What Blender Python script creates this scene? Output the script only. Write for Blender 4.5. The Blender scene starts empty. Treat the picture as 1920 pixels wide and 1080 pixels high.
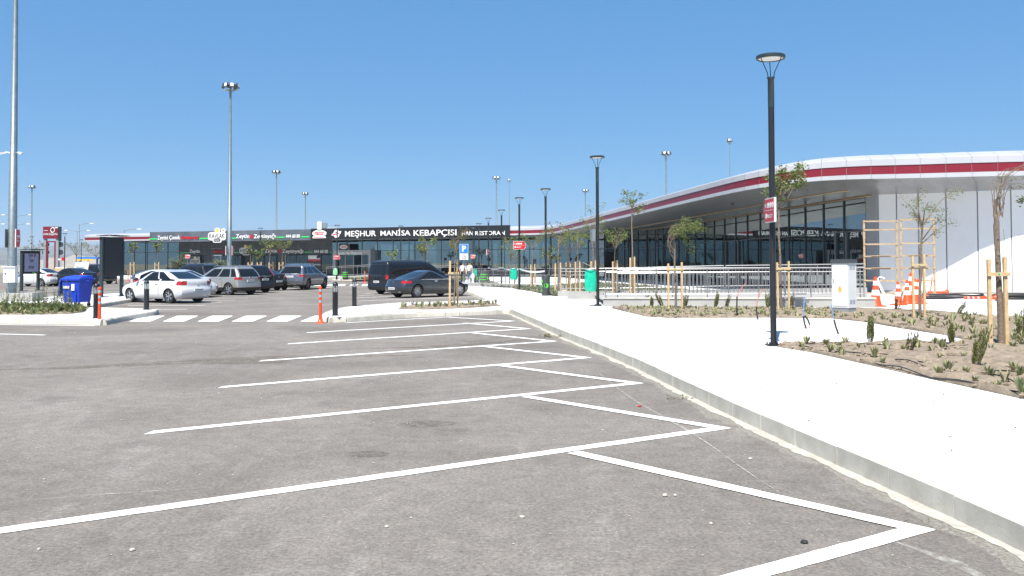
import bpy, bmesh, math, random
from math import sin, cos, pi, radians, sqrt, atan2
from mathutils import Vector, Matrix, noise
from mathutils.geometry import delaunay_2d_cdt
random.seed(7)
SC = bpy.context.scene
COL = SC.collection
# ------------------------------------------------------------------ camera
CAM_H = 1.73
cd = bpy.data.cameras.new('camera'); cam = bpy.data.objects.new('camera', cd); COL.objects.link(cam)
cd.sensor_fit = 'HORIZONTAL'; cd.sensor_width = 36; cd.lens = 36 * 1650 / 1920
cd.shift_y = -92 / 1920; cd.clip_start = .1; cd.clip_end = 20000
CR = Matrix.Rotation(pi / 2 + radians(1.6), 3, 'X') @ Matrix.Rotation(radians(-0.12), 3, 'Z')
cam.matrix_world = Matrix.Translation((0, 0, CAM_H)) @ CR.to_4x4()
SC.camera = cam
# ------------------------------------------------------------------ sky, sun
SUN_EL = radians(57); SUN_TO = Vector((-0.31, -0.95, 0)).normalized()      # towards the sun, on plan
w = bpy.data.worlds.new('World'); SC.world = w; w.use_nodes = True
wt = w.node_tree; bg = wt.nodes['Background']
sky = wt.nodes.new('ShaderNodeTexSky'); sky.sky_type = 'NISHITA'; sky.sun_disc = False
sky.sun_elevation = SUN_EL; sky.sun_rotation = atan2(SUN_TO.x, SUN_TO.y)
sky.altitude = 0; sky.air_density = 0.7; sky.dust_density = 0.3; sky.ozone_density = 6
# clear even blue over the physical gradient: the camera's own roll-off of the bright horizon
mu = wt.nodes.new('ShaderNodeMix'); mu.data_type = 'RGBA'; mu.blend_type = 'MULTIPLY'; mu.inputs[0].default_value = 1; mu.inputs[7].default_value = (.43, .46, .36, 1)
ad = wt.nodes.new('ShaderNodeMix'); ad.data_type = 'RGBA'; ad.blend_type = 'ADD'; ad.clamp_result = False; ad.inputs[0].default_value = 1; ad.inputs[7].default_value = (.30, 1.44, 3.45, 1)
wt.links.new(sky.outputs[0], mu.inputs[6]); wt.links.new(mu.outputs[2], ad.inputs[6]); wt.links.new(ad.outputs[2], bg.inputs[0]); bg.inputs[1].default_value = 0.06
sl = bpy.data.lights.new('sun', 'SUN'); sl.energy = 4.2; sl.angle = radians(.53); sl.color = (1, .955, .88)
so = bpy.data.objects.new('sun', sl); COL.objects.link(so)
sd = Vector((SUN_TO.x * cos(SUN_EL), SUN_TO.y * cos(SUN_EL), sin(SUN_EL)))
so.rotation_euler = sd.to_track_quat('Z', 'Y').to_euler()
so.location = (-20, -40, 60)
SC.view_settings.view_transform = 'Standard'; SC.view_settings.look = 'None'
SC.view_settings.gamma = 1; SC.view_settings.use_curve_mapping = False
SC.view_settings.exposure = 1.3
SC.cycles.max_bounces = 8; SC.cycles.transparent_max_bounces = 24; SC.cycles.volume_bounces = 0
SC.cycles.glossy_bounces = 4; SC.cycles.diffuse_bounces = 3; SC.cycles.transmission_bounces = 6
# ------------------------------------------------------------------ picture to place
def ray(px, py):
    return CR @ Vector(((px - 960) / 1650, (448 - py) / 1650, -1))
def G(px, py, z=0.0):
    d = ray(px, py); t = (z - CAM_H) / d.z
    return Vector((d.x * t, d.y * t, z))
def AT(px, py, D):
    d = ray(px, py); t = D / d.y
    return Vector((d.x * t, D, CAM_H + d.z * t))
# ------------------------------------------------------------------ mesh helpers
class MB:
    def __init__(s): s.v = []; s.f = []; s.m = []
    def add(s, vs, fs, m=0):
        o = len(s.v); s.v += [tuple(a) for a in vs]
        for f in fs: s.f.append([i + o for i in f]); s.m.append(m)
        return s
    def quad(s, a, b, c, d, m=0): return s.add([a, b, c, d], [(0, 1, 2, 3)], m)
    def box(s, c, d, rz=0, m=0, M=None):
        x, y, z = d[0] / 2, d[1] / 2, d[2] / 2
        vs = [Vector((i * x, j * y, k * z)) for i in (-1, 1) for j in (-1, 1) for k in (-1, 1)]
        R = M if M is not None else Matrix.Rotation(rz, 3, 'Z')
        vs = [R @ v + Vector(c) for v in vs]
        return s.add(vs, [(0, 1, 3, 2), (4, 6, 7, 5), (0, 4, 5, 1), (2, 3, 7, 6), (0, 2, 6, 4), (1, 5, 7, 3)], m)
    def bar(s, a, b, w, h, m=0, up=(0, 0, 1)):
        a = Vector(a); b = Vector(b); d = b - a; L = d.length
        if L < 1e-6: return s
        x = d / L; u = Vector(up)
        y = u.cross(x)
        if y.length < 1e-4: y = Vector((0, 1, 0)).cross(x)
        y.normalize(); z = x.cross(y)
        M = Matrix((x, y, z)).transposed()
        return s.box((a + b) / 2, (L, w, h), M=M, m=m)
    def tube(s, pts, r, n=6, m=0, cap=True):
        pts = [Vector(p) for p in pts]
        rs = r if isinstance(r, (list, tuple)) else [r] * len(pts)
        vs = []; fs = []; prev = None
        for i, p in enumerate(pts):
            t = (pts[min(i + 1, len(pts) - 1)] - pts[max(i - 1, 0)])
            if t.length < 1e-7: t = Vector((0, 0, 1))
            t.normalize()
            if prev is None:
                a = Vector((1, 0, 0)) if abs(t.x) < .8 else Vector((0, 1, 0))
            else: a = prev
            a = (a - t * a.dot(t)).normalized(); prev = a; b = t.cross(a)
            for k in range(n):
                q = 2 * pi * k / n; vs.append(p + (a * cos(q) + b * sin(q)) * rs[i])
        for i in range(len(pts) - 1):
            for k in range(n):
                fs.append((i * n + k, i * n + (k + 1) % n, (i + 1) * n + (k + 1) % n, (i + 1) * n + k))
        if cap:
            fs.append(tuple(range(n))[::-1]); fs.append(tuple((len(pts) - 1) * n + k for k in range(n)))
        return s.add(vs, fs, m)
    def lathe(s, prof, n=16, o=(0, 0, 0), axis='Z', m=0):
        vs = []; fs = []
        for r, z in prof:
            for k in range(n):
                q = 2 * pi * k / n
                p = (r * cos(q), r * sin(q), z) if axis == 'Z' else ((z, r * cos(q), r * sin(q)) if axis == 'X' else (r * sin(q), z, r * cos(q)))
                vs.append(Vector(p) + Vector(o))
        for i in range(len(prof) - 1):
            for k in range(n):
                fs.append((i * n + k, i * n + (k + 1) % n, (i + 1) * n + (k + 1) % n, (i + 1) * n + k))
        return s.add(vs, fs, m)
    def poly(s, pts, m=0): return s.add(pts, [tuple(range(len(pts)))], m)
    def prism(s, pts2, z0, z1, m=0, T=None):
        n = len(pts2); vs = [Vector((p[0], p[1], z0)) for p in pts2] + [Vector((p[0], p[1], z1)) for p in pts2]
        if T is not None: vs = [T @ v for v in vs]
        return s.add(vs, [tuple(range(n))[::-1], tuple(range(n, 2 * n))] + [(i, (i + 1) % n, n + (i + 1) % n, n + i) for i in range(n)], m)
    def ball(s, c, r, n=8, m=0):
        if not isinstance(r, (tuple, list)): r = (r, r, r)
        vs = []; fs = []; h = n // 2 + 1
        for i in range(h + 1):
            a = pi * i / h
            for k in range(n):
                q = 2 * pi * k / n
                vs.append((c[0] + r[0] * sin(a) * cos(q), c[1] + r[1] * sin(a) * sin(q), c[2] + r[2] * cos(a)))
        for i in range(h):
            for k in range(n):
                fs.append((i * n + k, (i + 1) * n + k, (i + 1) * n + (k + 1) % n, i * n + (k + 1) % n))
        return s.add(vs, fs, m)
    def build(s, name, mat, parent=None, smooth=False, kind=None, loc=None):
        me = bpy.data.meshes.new(name); me.from_pydata(s.v, [], s.f)
        mats = mat if isinstance(mat, (list, tuple)) else [mat]
        for q in mats: me.materials.append(q)
        if len(mats) > 1: me.polygons.foreach_set('material_index', s.m)
        me.update()
        bm = bmesh.new(); bm.from_mesh(me)
        if smooth: bmesh.ops.remove_doubles(bm, verts=bm.verts, dist=1e-5)
        bmesh.ops.recalc_face_normals(bm, faces=bm.faces); bm.to_mesh(me); bm.free()
        if smooth:
            me.polygons.foreach_set('use_smooth', [True] * len(me.polygons))
            try: me.set_sharp_from_angle(angle=radians(40))
            except Exception: pass
        o = bpy.data.objects.new(name, me); COL.objects.link(o)
        if parent: setpar(o, parent)
        if kind: o['kind'] = kind
        if loc: o.location = loc
        return o
def tag(o, label=None, cat=None, group=None, kind=None):
    if label: o['label'] = label
    if cat: o['category'] = cat
    if group: o['group'] = group
    if kind: o['kind'] = kind
    return o
def thing(name, label, cat, loc=(0, 0, 0), rz=0, group=None, kind=None):
    o = bpy.data.objects.new(name, None); COL.objects.link(o)
    o.location = loc; o.rotation_euler = (0, 0, rz); o.empty_display_size = .2
    return tag(o, label, cat, group, kind)
KC = {}
def kids(o): return list(KC.get(o.name, []))
def setpar(o, p): o.parent = p; KC.setdefault(p.name, []).append(o)
def copy_tree(o, loc=None, rz=None, label=None, scale=None, parent=None, group=None):
    c = o.copy(); COL.objects.link(c)
    if parent: setpar(c, parent)
    if loc is not None: c.location = loc
    if rz is not None: c.rotation_euler = (0, 0, rz)
    if scale is not None: c.scale = (scale,) * 3 if not isinstance(scale, (tuple, list)) else scale
    if label: c['label'] = label
    if group: c['group'] = group
    for k in kids(o): copy_tree(k, parent=c)
    return c
# ------------------------------------------------------------------ materials
MT = {}
def mat(name, col, rough=.6, metal=0, var=0, vscale=4, col2=None, bump=0, bscale=40, spec=.5, emit=None, coat=0, vdetail=4, alpha=1, coord='Object'):
    if name in MT: return MT[name]
    m = bpy.data.materials.new(name); m.use_nodes = True; t = m.node_tree; b = t.nodes['Principled BSDF']
    b.inputs['Base Color'].default_value = (*col, 1); b.inputs['Roughness'].default_value = rough
    b.inputs['Metallic'].default_value = metal; b.inputs['Specular IOR Level'].default_value = spec
    b.inputs['Coat Weight'].default_value = coat; b.inputs['Coat Roughness'].default_value = .05
    tc = t.nodes.new('ShaderNodeTexCoord')
    if var or col2:
        n = t.nodes.new('ShaderNodeTexNoise'); n.inputs['Scale'].default_value = vscale; n.inputs['Detail'].default_value = vdetail
        n.inputs['Roughness'].default_value = .6
        t.links.new(tc.outputs[coord], n.inputs['Vector'])
        r = t.nodes.new('ShaderNodeValToRGB'); r.color_ramp.elements[0].position = .32; r.color_ramp.elements[1].position = .68
        c2 = col2 or tuple(c * (1 - var) for c in col)
        r.color_ramp.elements[0].color = (*c2, 1); r.color_ramp.elements[1].color = (*(col if col2 else tuple(min(1, c * (1 + var)) for c in col)), 1)
        t.links.new(n.outputs['Fac'], r.inputs[0]); t.links.new(r.outputs[0], b.inputs['Base Color'])
    if bump:
        n2 = t.nodes.new('ShaderNodeTexNoise'); n2.inputs['Scale'].default_value = bscale; n2.inputs['Detail'].default_value = 5
        t.links.new(tc.outputs[coord], n2.inputs['Vector'])
        bp = t.nodes.new('ShaderNodeBump'); bp.inputs['Strength'].default_value = bump; bp.inputs['Distance'].default_value = .02
        t.links.new(n2.outputs['Fac'], bp.inputs['Height']); t.links.new(bp.outputs[0], b.inputs['Normal'])
    if emit:
        b.inputs['Emission Color'].default_value = (*emit[:3], 1); b.inputs['Emission Strength'].default_value = emit[3]
    MT[name] = m; return m
def asphalt_mat():
    m = bpy.data.materials.new('asphalt'); m.use_nodes = True; t = m.node_tree; b = t.nodes['Principled BSDF']; L = t.links.new; N = t.nodes.new
    g = N('ShaderNodeTexCoord').outputs['Object']
    def ns(sc, det=5, rough=.6, vec=None, dist=0):
        n = N('ShaderNodeTexNoise'); n.inputs['Scale'].default_value = sc; n.inputs['Detail'].default_value = det
        n.inputs['Roughness'].default_value = rough; n.inputs['Distortion'].default_value = dist; L(vec or g, n.inputs['Vector']); return n.outputs['Fac']
    def ramp(f, p0, p1, c0, c1):
        r = N('ShaderNodeValToRGB'); e = r.color_ramp.elements; e[0].position = p0; e[1].position = p1
        e[0].color = (*c0, 1); e[1].color = (*c1, 1); L(f, r.inputs[0]); return r.outputs[0]
    def mix(fac, a, bb, mode='MIX'):
        x = N('ShaderNodeMix'); x.data_type = 'RGBA'; x.blend_type = mode
        if isinstance(fac, (int, float)): x.inputs[0].default_value = fac
        else: L(fac, x.inputs[0])
        for s, i in ((a, 6), (bb, 7)):
            if isinstance(s, tuple): x.inputs[i].default_value = (*s, 1)
            else: L(s, x.inputs[i])
        return x.outputs[2]
    base = ramp(ns(.30, 6, .62, dist=.6), .33, .68, (.131, .118, .106), (.200, .182, .166))
    mp = N('ShaderNodeMapping'); mp.inputs['Scale'].default_value = (1, .35, 1); mp.inputs['Rotation'].default_value = (0, 0, .5); L(g, mp.inputs[0])
    dust = ramp(ns(1.5, 8, .72, mp.outputs[0], 1.2), .55, .76, (0, 0, 0), (.62, .62, .62))
    c = mix(dust, base, (.235, .225, .21))
    dark = ramp(ns(.75, 3, .5, dist=.4), .60, .74, (0, 0, 0), (.55, .55, .55))
    c = mix(dark, c, (.098, .09, .084))
    grain = ramp(ns(34, 5, .8), .34, .68, (.60, .60, .60), (1.42, 1.40, 1.37))
    c = mix(1.0, c, grain, 'MULTIPLY')
    mott = ramp(ns(5.5, 6, .75, dist=.5), .36, .66, (.86, .86, .86), (1.14, 1.14, 1.13))
    c = mix(1.0, c, mott, 'MULTIPLY')
    mp3 = N('ShaderNodeMapping'); mp3.inputs['Scale'].default_value = (1, 2.2, 1); mp3.inputs['Rotation'].default_value = (0, 0, .25); L(g, mp3.inputs[0])
    scuff = ramp(ns(13, 7, .85, mp3.outputs[0], 1.5), .60, .68, (0, 0, 0), (.8, .8, .8))
    zone = ramp(ns(.55, 4, .6, dist=.8), .45, .60, (0, 0, 0), (1, 1, 1))
    c = mix(mix(1.0, scuff, zone, 'MULTIPLY'), c, (.34, .325, .30))
    vo = N('ShaderNodeTexVoronoi'); vo.inputs['Scale'].default_value = 26; L(g, vo.inputs['Vector'])
    thin = ramp(vo.outputs['Distance'], .05, .13, (1, 1, 1), (0, 0, 0))
    where = ramp(ns(3.2, 5, .7), .47, .56, (0, 0, 0), (1, 1, 1))
    spk = mix(1.0, thin, where, 'MULTIPLY')
    c = mix(spk, c, (.42, .40, .37))
    # dusty scuffed scratches
    mp2 = N('ShaderNodeMapping'); mp2.inputs['Scale'].default_value = (4, 1.1, 1); mp2.inputs['Rotation'].default_value = (0, 0, -.9); L(g, mp2.inputs[0])
    sc = ramp(ns(3.2, 9, .8, mp2.outputs[0], 2.2), .62, .70, (0, 0, 0), (.6, .6, .6))
    c = mix(sc, c, (.32, .305, .285))
    L(c, b.inputs['Base Color']); b.inputs['Roughness'].default_value = .9; b.inputs['Specular IOR Level'].default_value = .25
    bp = N('ShaderNodeBump'); bp.inputs['Strength'].default_value = .5; bp.inputs['Distance'].default_value = .01
    L(ns(60, 5, .75), bp.inputs['Height']); L(bp.outputs[0], b.inputs['Normal'])
    MT['asphalt'] = m; return m
asphalt_mat()
def speck(name, col, col2, sc1, p0, p1, bump=.3, bscale=60, rough=.9, dcol=None):
    m = mat(name, col, rough=rough, col2=col2, vscale=sc1, bump=bump, bscale=bscale, vdetail=8)
    r = [n for n in m.node_tree.nodes if n.type == 'VALTORGB'][0]; r.color_ramp.elements[0].position = p0; r.color_ramp.elements[1].position = p1
    return m
speck('concrete_slab', (.60, .595, .58), (.52, .51, .49), 1.7, .3, .55, .15, 30)
speck('kerb_concrete', (.50, .475, .415), (.36, .34, .295), 3.5, .3, .7, .10, 40)
speck('ramp_concrete', (.31, .305, .29), (.25, .245, .235), 1.4, .3, .7, .25, 25)
speck('soil', (.26, .21, .155), (.13, .10, .072), 5, .3, .7, .8, 25)
speck('dry_earth', (.33, .28, .20), (.22, .20, .13), .02, .35, .65, .3, 3)
speck('gutter_dust', (.42, .40, .35), (.29, .275, .24), 7, .35, .65, .3, 60)
speck('road_paint', (.74, .74, .72), (.30, .29, .27), 26, .24, .36, .2, 60, .7)
mat('black_steel', (.018, .020, .024), .42, .3, var=.2, vscale=3)
mat('dark_slate_steel', (.030, .045, .052), .40, .3)
mat('galvanised', (.29, .33, .33), .42, .75, var=.14, vscale=6)
mat('stainless', (.28, .28, .285), .38, .7, var=.08, vscale=3)
mat('white_metal', (.56, .57, .58), .35, .0, var=.03, vscale=2)
mat('white_lacquer', (.35, .355, .38), .30, .0, var=.05, vscale=.5)
mat('red_metal', (.155, .006, .016), .38, 0, var=.06, vscale=1)
mat('soffit_metal', (.38, .38, .375), .30, .75, var=.12, vscale=.8)
mat('mullion_grey', (.075, .082, .092), .4, .3)
mat('joint_dark', (.02, .02, .022), .7)
mat('seam_grey', (.22, .22, .24), .6)
mat('wall_white', (.62, .62, .63), .45, 0, var=.03, vscale=.7, bump=.05, bscale=6)
mat('slate_tile', (.035, .038, .043), .38, 0, var=.35, vscale=1.2, bump=.1, bscale=8)
mat('sign_black', (.012, .012, .014), .35)
mat('sign_grey', (.085, .10, .12), .42, .2, var=.22, vscale=.7)
mat('letter_white', (.56, .56, .56), .4)
mat('letter_red', (.42, .010, .016), .35)
mat('letter_green', (.03, .46, .10), .35)
mat('letter_dim', (.42, .42, .42), .45)
mat('orange_plastic', (.80, .065, .012), .42, var=.12, vscale=6)
mat('reflective_band', (.42, .45, .47), .3, .4)
mat('reflective_white', (.75, .75, .75), .4)
mat('pine_wood', (.50, .37, .21), .7, 0, col2=(.38, .26, .13), vscale=9, bump=.2, bscale=40)
mat('weathered_wood', (.40, .29, .18), .8, 0, col2=(.26, .18, .10), vscale=8, bump=.2, bscale=40)
mat('bark', (.20, .155, .115), .9, 0, col2=(.10, .075, .055), vscale=18, bump=.7, bscale=40)
mat('blue_plastic', (.012, .045, .40), .38, var=.12, vscale=3)
mat('green_film', (.01, .34, .22), .22, var=.18, vscale=8)
mat('pale_green_film', (.22, .55, .28), .3, var=.15, vscale=8)
mat('lime', (.08, .55, .03), .5)
mat('bin_black', (.035, .042, .046), .5)
mat('tyre', (.016, .016, .017), .8)
mat('rim_silver', (.42, .43, .45), .25, .9)
mat('rim_dark', (.10, .105, .11), .3, .8)
mat('black_plastic', (.016, .016, .017), .55)
mat('car_glass', (.008, .009, .010), .04, 0, spec=.45)
mat('car_glass_pale', (.055, .085, .085), .03, 0, spec=.9)
mat('tail_red', (.34, .006, .010), .15, 0, coat=1)
mat('headlight_clear', (.55, .57, .6), .1, .2, coat=1)
mat('plate_white', (.70, .70, .72), .4)
mat('chrome', (.70, .70, .72), .12, 1)
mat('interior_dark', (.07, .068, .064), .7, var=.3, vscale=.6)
mat('floor_tile', (.25, .245, .235), .25, var=.1, vscale=.5)
mat('cloth_white', (.70, .70, .72), .9)
mat('cloth_beige', (.50, .44, .38), .9)
mat('denim', (.06, .09, .16), .9)
mat('cloth_black', (.010, .010, .013), .9)
mat('skin', (.46, .27, .19), .6)
mat('hair_dark', (.02, .014, .01), .7)
mat('lens_white', (.75, .74, .70), .3)
mat('hose_black', (.012, .012, .013), .5)
mat('pipe_grey', (.22, .235, .25), .5)
mat('conduit_red', (.45, .12, .08), .5)
mat('conduit_blue', (.12, .22, .42), .5)
mat('yellow_paint', (.72, .42, .02), .5)
mat('lilac_paint', (.42, .38, .50), .6)
mat('parking_blue', (.012, .17, .62), .4)
mat('stone', (.42, .39, .34), .9, var=.3, vscale=9)
mat('panel_black', (.012, .014, .016), .5)  # even near-black finish of the notice board face and the shop doorway panel
def car_paint(name, col, metal=.0, rough=.28):
    return mat(name, col, rough, metal, coat=.45 if max(col) < .03 else 1)
car_paint('paint_white', (.52, .53, .55)); car_paint('paint_champagne', (.40, .38, .35), .65, .33)
car_paint('paint_black', (.008, .008, .010)); car_paint('paint_graphite', (.060, .068, .078), .7, .3)
car_paint('paint_bluesilver', (.16, .17, .195), .7, .3); car_paint('paint_darkblue', (.016, .016, .018), .3)
car_paint('paint_red', (.30, .01, .01)); car_paint('paint_brown', (.028, .024, .022), .4)
def glass_mat(name, tint, refl_min, refl_max, dark=0.0):
    m = bpy.data.materials.new(name); m.use_nodes = True; t = m.node_tree; t.nodes.clear(); L = t.links.new; N = t.nodes.new
    o = N('ShaderNodeOutputMaterial'); tr = N('ShaderNodeBsdfTransparent'); tr.inputs[0].default_value = (*tint, 1)
    gl = N('ShaderNodeBsdfGlossy'); gl.inputs['Roughness'].default_value = .0; gl.inputs['Color'].default_value = (.86, .95, .97, 1)
    fr = N('ShaderNodeLayerWeight'); fr.inputs['Blend'].default_value = .35
    mr = N('ShaderNodeMapRange'); mr.inputs['To Min'].default_value = refl_min; mr.inputs['To Max'].default_value = refl_max
    mx = N('ShaderNodeMixShader'); L(fr.outputs['Fresnel'], mr.inputs['Value']); L(mr.outputs[0], mx.inputs[0])
    n = N('ShaderNodeTexNoise'); n.inputs['Scale'].default_value = .35; n.inputs['Detail'].default_value = 1
    tc = N('ShaderNodeTexCoord'); L(tc.outputs['Object'], n.inputs['Vector'])
    bp = N('ShaderNodeBump'); bp.inputs['Strength'].default_value = .05; bp.inputs['Distance'].default_value = .05
    L(n.outputs['Fac'], bp.inputs['Height']); L(bp.outputs[0], gl.inputs['Normal'])
    L(tr.outputs[0], mx.inputs[1]); L(gl.outputs[0], mx.inputs[2]); L(mx.outputs[0], o.inputs[0]); MT[name] = m; return m
glass_mat('facade_glass', (.34, .42, .44), .20, .95)
glass_mat('shop_glass', (.30, .33, .33), .07, .6)
glass_mat('lamp_glass', (.85, .87, .88), .08, .6)
def leaf_mat(name, c1, c2, c3=None):
    m = bpy.data.materials.new(name); m.use_nodes = True; t = m.node_tree; b = t.nodes['Principled BSDF']; N = t.nodes.new; L = t.links.new
    g = N('ShaderNodeNewGeometry'); r = N('ShaderNodeValToRGB'); r.color_ramp.elements[0].color = (*c1, 1); r.color_ramp.elements[1].color = (*c2, 1)
    if c3: e = r.color_ramp.elements.new(.85); e.color = (*c3, 1)
    L(g.outputs['Random Per Island'], r.inputs[0]); L(r.outputs[0], b.inputs['Base Color']); b.inputs['Roughness'].default_value = .6
    tl = N('ShaderNodeBsdfTranslucent'); L(r.outputs[0], tl.inputs[0]); mx = N('ShaderNodeMixShader'); mx.inputs[0].default_value = .3
    L(b.outputs[0], mx.inputs[1]); L(tl.outputs[0], mx.inputs[2]); L(mx.outputs[0], t.nodes['Material Output'].inputs[0]); MT[name] = m; return m
leaf_mat('leaf_green', (.055, .10, .018), (.14, .20, .04), (.20, .22, .06))
leaf_mat('leaf_olive', (.10, .12, .06), (.24, .26, .16))
leaf_mat('leaf_dry', (.16, .12, .05), (.28, .20, .09), (.10, .12, .04))
leaf_mat('leaf_succulent', (.11, .17, .06), (.24, .29, .14), (.34, .30, .16))
leaf_mat('leaf_rosemary', (.12, .20, .045), (.27, .34, .10), (.32, .27, .12))
leaf_mat('weed_green', (.05, .11, .025), (.12, .19, .05), (.24, .22, .10))
M = MT
# ================================================================== SETTING
PZ = .16
def sheet(name, pts, z, m, kind='structure', dens=None, amp=0, parent=None, smooth=False):
    pts = [Vector((p[0], p[1])) for p in pts]
    vin = list(pts); n = len(pts); edges = [(i, (i + 1) % n) for i in range(n)]
    if dens:
        x0 = min(p.x for p in pts); x1 = max(p.x for p in pts); y0 = min(p.y for p in pts); y1 = max(p.y for p in pts)
        y = y0
        while y < y1:
            x = x0
            while x < x1:
                vin.append(Vector((x + random.uniform(-.3, .3) * dens, y + random.uniform(-.3, .3) * dens))); x += dens
            y += dens
    vo, eo, fo, ov, _, _ = delaunay_2d_cdt(vin, edges, [list(range(n))], 1, 1e-4)
    border = set(i for i, l in enumerate(ov) if any(k < n for k in l))
    vs = []
    for i, p in enumerate(vo):
        h = 0
        if amp and i not in border:
            h = amp * (.6 + noise.noise(Vector((p.x * 1.3, p.y * 1.3, 3))) * .8 + noise.noise(Vector((p.x * 6, p.y * 6, 1))) * .9 + noise.noise(Vector((p.x * 15, p.y * 15, 7))) * .5)
        vs.append((p.x, p.y, z + max(h, 0) if amp else z))
    return MB().add(vs, fo).build(name, m, parent, smooth, kind)
def catmull(P, seg=8):
    out = []
    n = len(P)
    for i in range(n - 1):
        a = P[max(i - 1, 0)]; b = P[i]; c = P[i + 1]; d = P[min(i + 2, n - 1)]
        for k in range(seg):
            t = k / seg
            out.append(tuple(.5 * ((2 * b[j]) + (-a[j] + c[j]) * t + (2 * a[j] - 5 * b[j] + 4 * c[j] - d[j]) * t * t + (-a[j] + 3 * b[j] - 3 * c[j] + d[j]) * t ** 3) for j in range(len(b))))
    out.append(tuple(P[-1])); return out
def resample(P, step):
    out = [P[0]]; acc = 0
    for i in range(len(P) - 1):
        a = P[i]; b = P[i + 1]; L = sqrt((b[0] - a[0]) ** 2 + (b[1] - a[1]) ** 2); d = step - acc
        while d <= L and L > 0:
            t = d / L; out.append(tuple(a[j] + (b[j] - a[j]) * t for j in range(len(a)))); d += step
        acc = L - (d - step)
    if acc > step * .3: out.append(P[-1])
    return out
# land out to the horizon
gp = MB(); R = 9000; ring = [0, 300, 900, 2500, R]; NN = 48
vs = [(0, 0, -.03)]; fs = []
for r in ring[1:]:
    for k in range(NN): vs.append((r * cos(2 * pi * k / NN), r * sin(2 * pi * k / NN), -.03))
for k in range(NN): fs.append((0, 1 + k, 1 + (k + 1) % NN))
for j in range(3):
    for k in range(NN): fs.append((1 + j * NN + k, 1 + (j + 1) * NN + k, 1 + (j + 1) * NN + (k + 1) % NN, 1 + j * NN + (k + 1) % NN))
gp.add(vs, fs).build('ground', M['dry_earth'], kind='structure')
MB().quad((-170, -40, 0), (90, -40, 0), (90, 180, 0), (-170, 180, 0)).build('parking_lot', M['asphalt'], kind='structure')
# hills
hb = MB()
def ridge(seed, D, a0, a1, h, base, n=90):
    pr = []
    for i in range(n + 1):
        a = a0 + (a1 - a0) * i / n
        e = (noise.noise(Vector((i * .05, seed, 0))) * .5 + .55 + noise.noise(Vector((i * .16, seed, 4))) * .22)
        pr.append((a, e))
    rows = []
    for (dd, hh) in ((-500, 0), (-260, .35), (-100, .8), (0, 1), (400, .6), (900, .0)):
        rows.append([(sin(a) * (D + dd + 60 * noise.noise(Vector((i * .3, dd, seed)))), cos(a) * (D + dd), (base + e * h) * hh + (-2 if hh == 0 else 0)) for i, (a, e) in enumerate(pr)])
    vs = [p for r in rows for p in r]; fs = []
    for j in range(len(rows) - 1):
        for i in range(n): k = j * (n + 1) + i; fs.append((k, k + 1, k + n + 2, k + n + 1))
    hb.add(vs, fs)
ridge(3.1, 3600, radians(-75), radians(10), 62, 8); ridge(8.4, 5600, radians(-80), radians(20), 115, 15)
ridge(5.5, 4200, radians(10), radians(80), 50, 5)
mh = speck('hill_scrub', (.13, .115, .085), (.045, .055, .035), .012, .40, .62, 0, 1)
hb.build('hills', mh, kind='structure', smooth=True)
# ---- pavements
kerbA = [(-.06, 30.4), (.65, 24.9), (1.23, 20.3), (1.69, 17.2), (2.07, 14.2), (2.40, 10.7), (2.67, 8.38), (2.86, 6.93), (3.04, 5.45), (3.2, 3.2), (3.3, .5), (3.35, -6)]
def gxy(px, py, z=PZ): p = G(px, py, z); return (p.x, p.y)
isl = [gxy(917, 561), gxy(896, 562.6), gxy(863, 564), gxy(747, 567.5), gxy(652, 575), gxy(618, 583), gxy(607, 590), gxy(612, 593.5), gxy(635, 594.5), gxy(657, 593), gxy(760, 586), gxy(860, 583), gxy(925, 580.3), gxy(945, 579.0), (.01, 30.1)]
farp = [(-58, 127), (-42, 95), gxy(225, 521.5), gxy(480, 521), gxy(615, 522.5), gxy(700, 525), gxy(800, 530), gxy(855, 536), gxy(885, 547.5)]
pav = farp + isl + catmull(kerbA, 6)[:-1] + [(3.35, -6), (70, -6), (70, 160), (-58, 160)]
sheet('pavement', pav, PZ - .004, M['concrete_slab'], dens=None)
# vertical skirt hidden behind the kerb stones is the mortar bed of the kerb
def kerb(line, label, step=.75, width=.15, n_ind=999, h=PZ):
    P = resample(line, step)
    base = MB()
    for i in range(len(P) - 1):
        a = Vector((P[i][0], P[i][1], 0)); b = Vector((P[i + 1][0], P[i + 1][1], 0)); base.bar(a + Vector((0, 0, h / 2 - .02)), b + Vector((0, 0, h / 2 - .02)), width - .03, h - .02)
    root = base.build('kerb', M['joint_dark' if False else 'kerb_concrete'], kind='structure')
    rest = MB()
    for i in range(len(P) - 1):
        a = Vector((P[i][0], P[i][1], 0)); b = Vector((P[i + 1][0], P[i + 1][1], 0)); d = (b - a); L = d.length
        if L < .1: continue
        x = d / L; y = Vector((-x.y, x.x, 0)); g = .006; w2 = width / 2
        dz = random.uniform(-.003, .004); dy = random.uniform(-.004, .004)
        prof = [(-w2 - .035, -.01), (-w2 - .010, h - .05), (-w2 + .004, h - .022), (-w2 + .022, h - .007), (-w2 + .05, h), (w2, h), (w2, -.01)]
        vs = [a + x * s + y * (p[0] + dy) + Vector((0, 0, p[1] + dz)) for s in (g, L - g) for p in prof]
        n = len(prof); fs = [tuple(range(n)), tuple(range(n, 2 * n))[::-1]] + [(k, (k + 1) % n, n + (k + 1) % n, n + k) for k in range(n)]
        if (a + b).length / 2 < n_ind: MB().add(vs, fs).build('kerb_stone', M['kerb_concrete'], root)
        else: rest.add(vs, fs)
    if rest.v: tag(rest.build('kerb_stones', M['kerb_concrete'], root), kind='stuff')
    return root
kerb(catmull([(p[0] + .07, p[1]) for p in kerbA], 10)[::-1], 'k', .8, .15, 33)
il = catmull([gxy(885, 547.5), gxy(900, 553.5)] + isl, 5)
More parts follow.
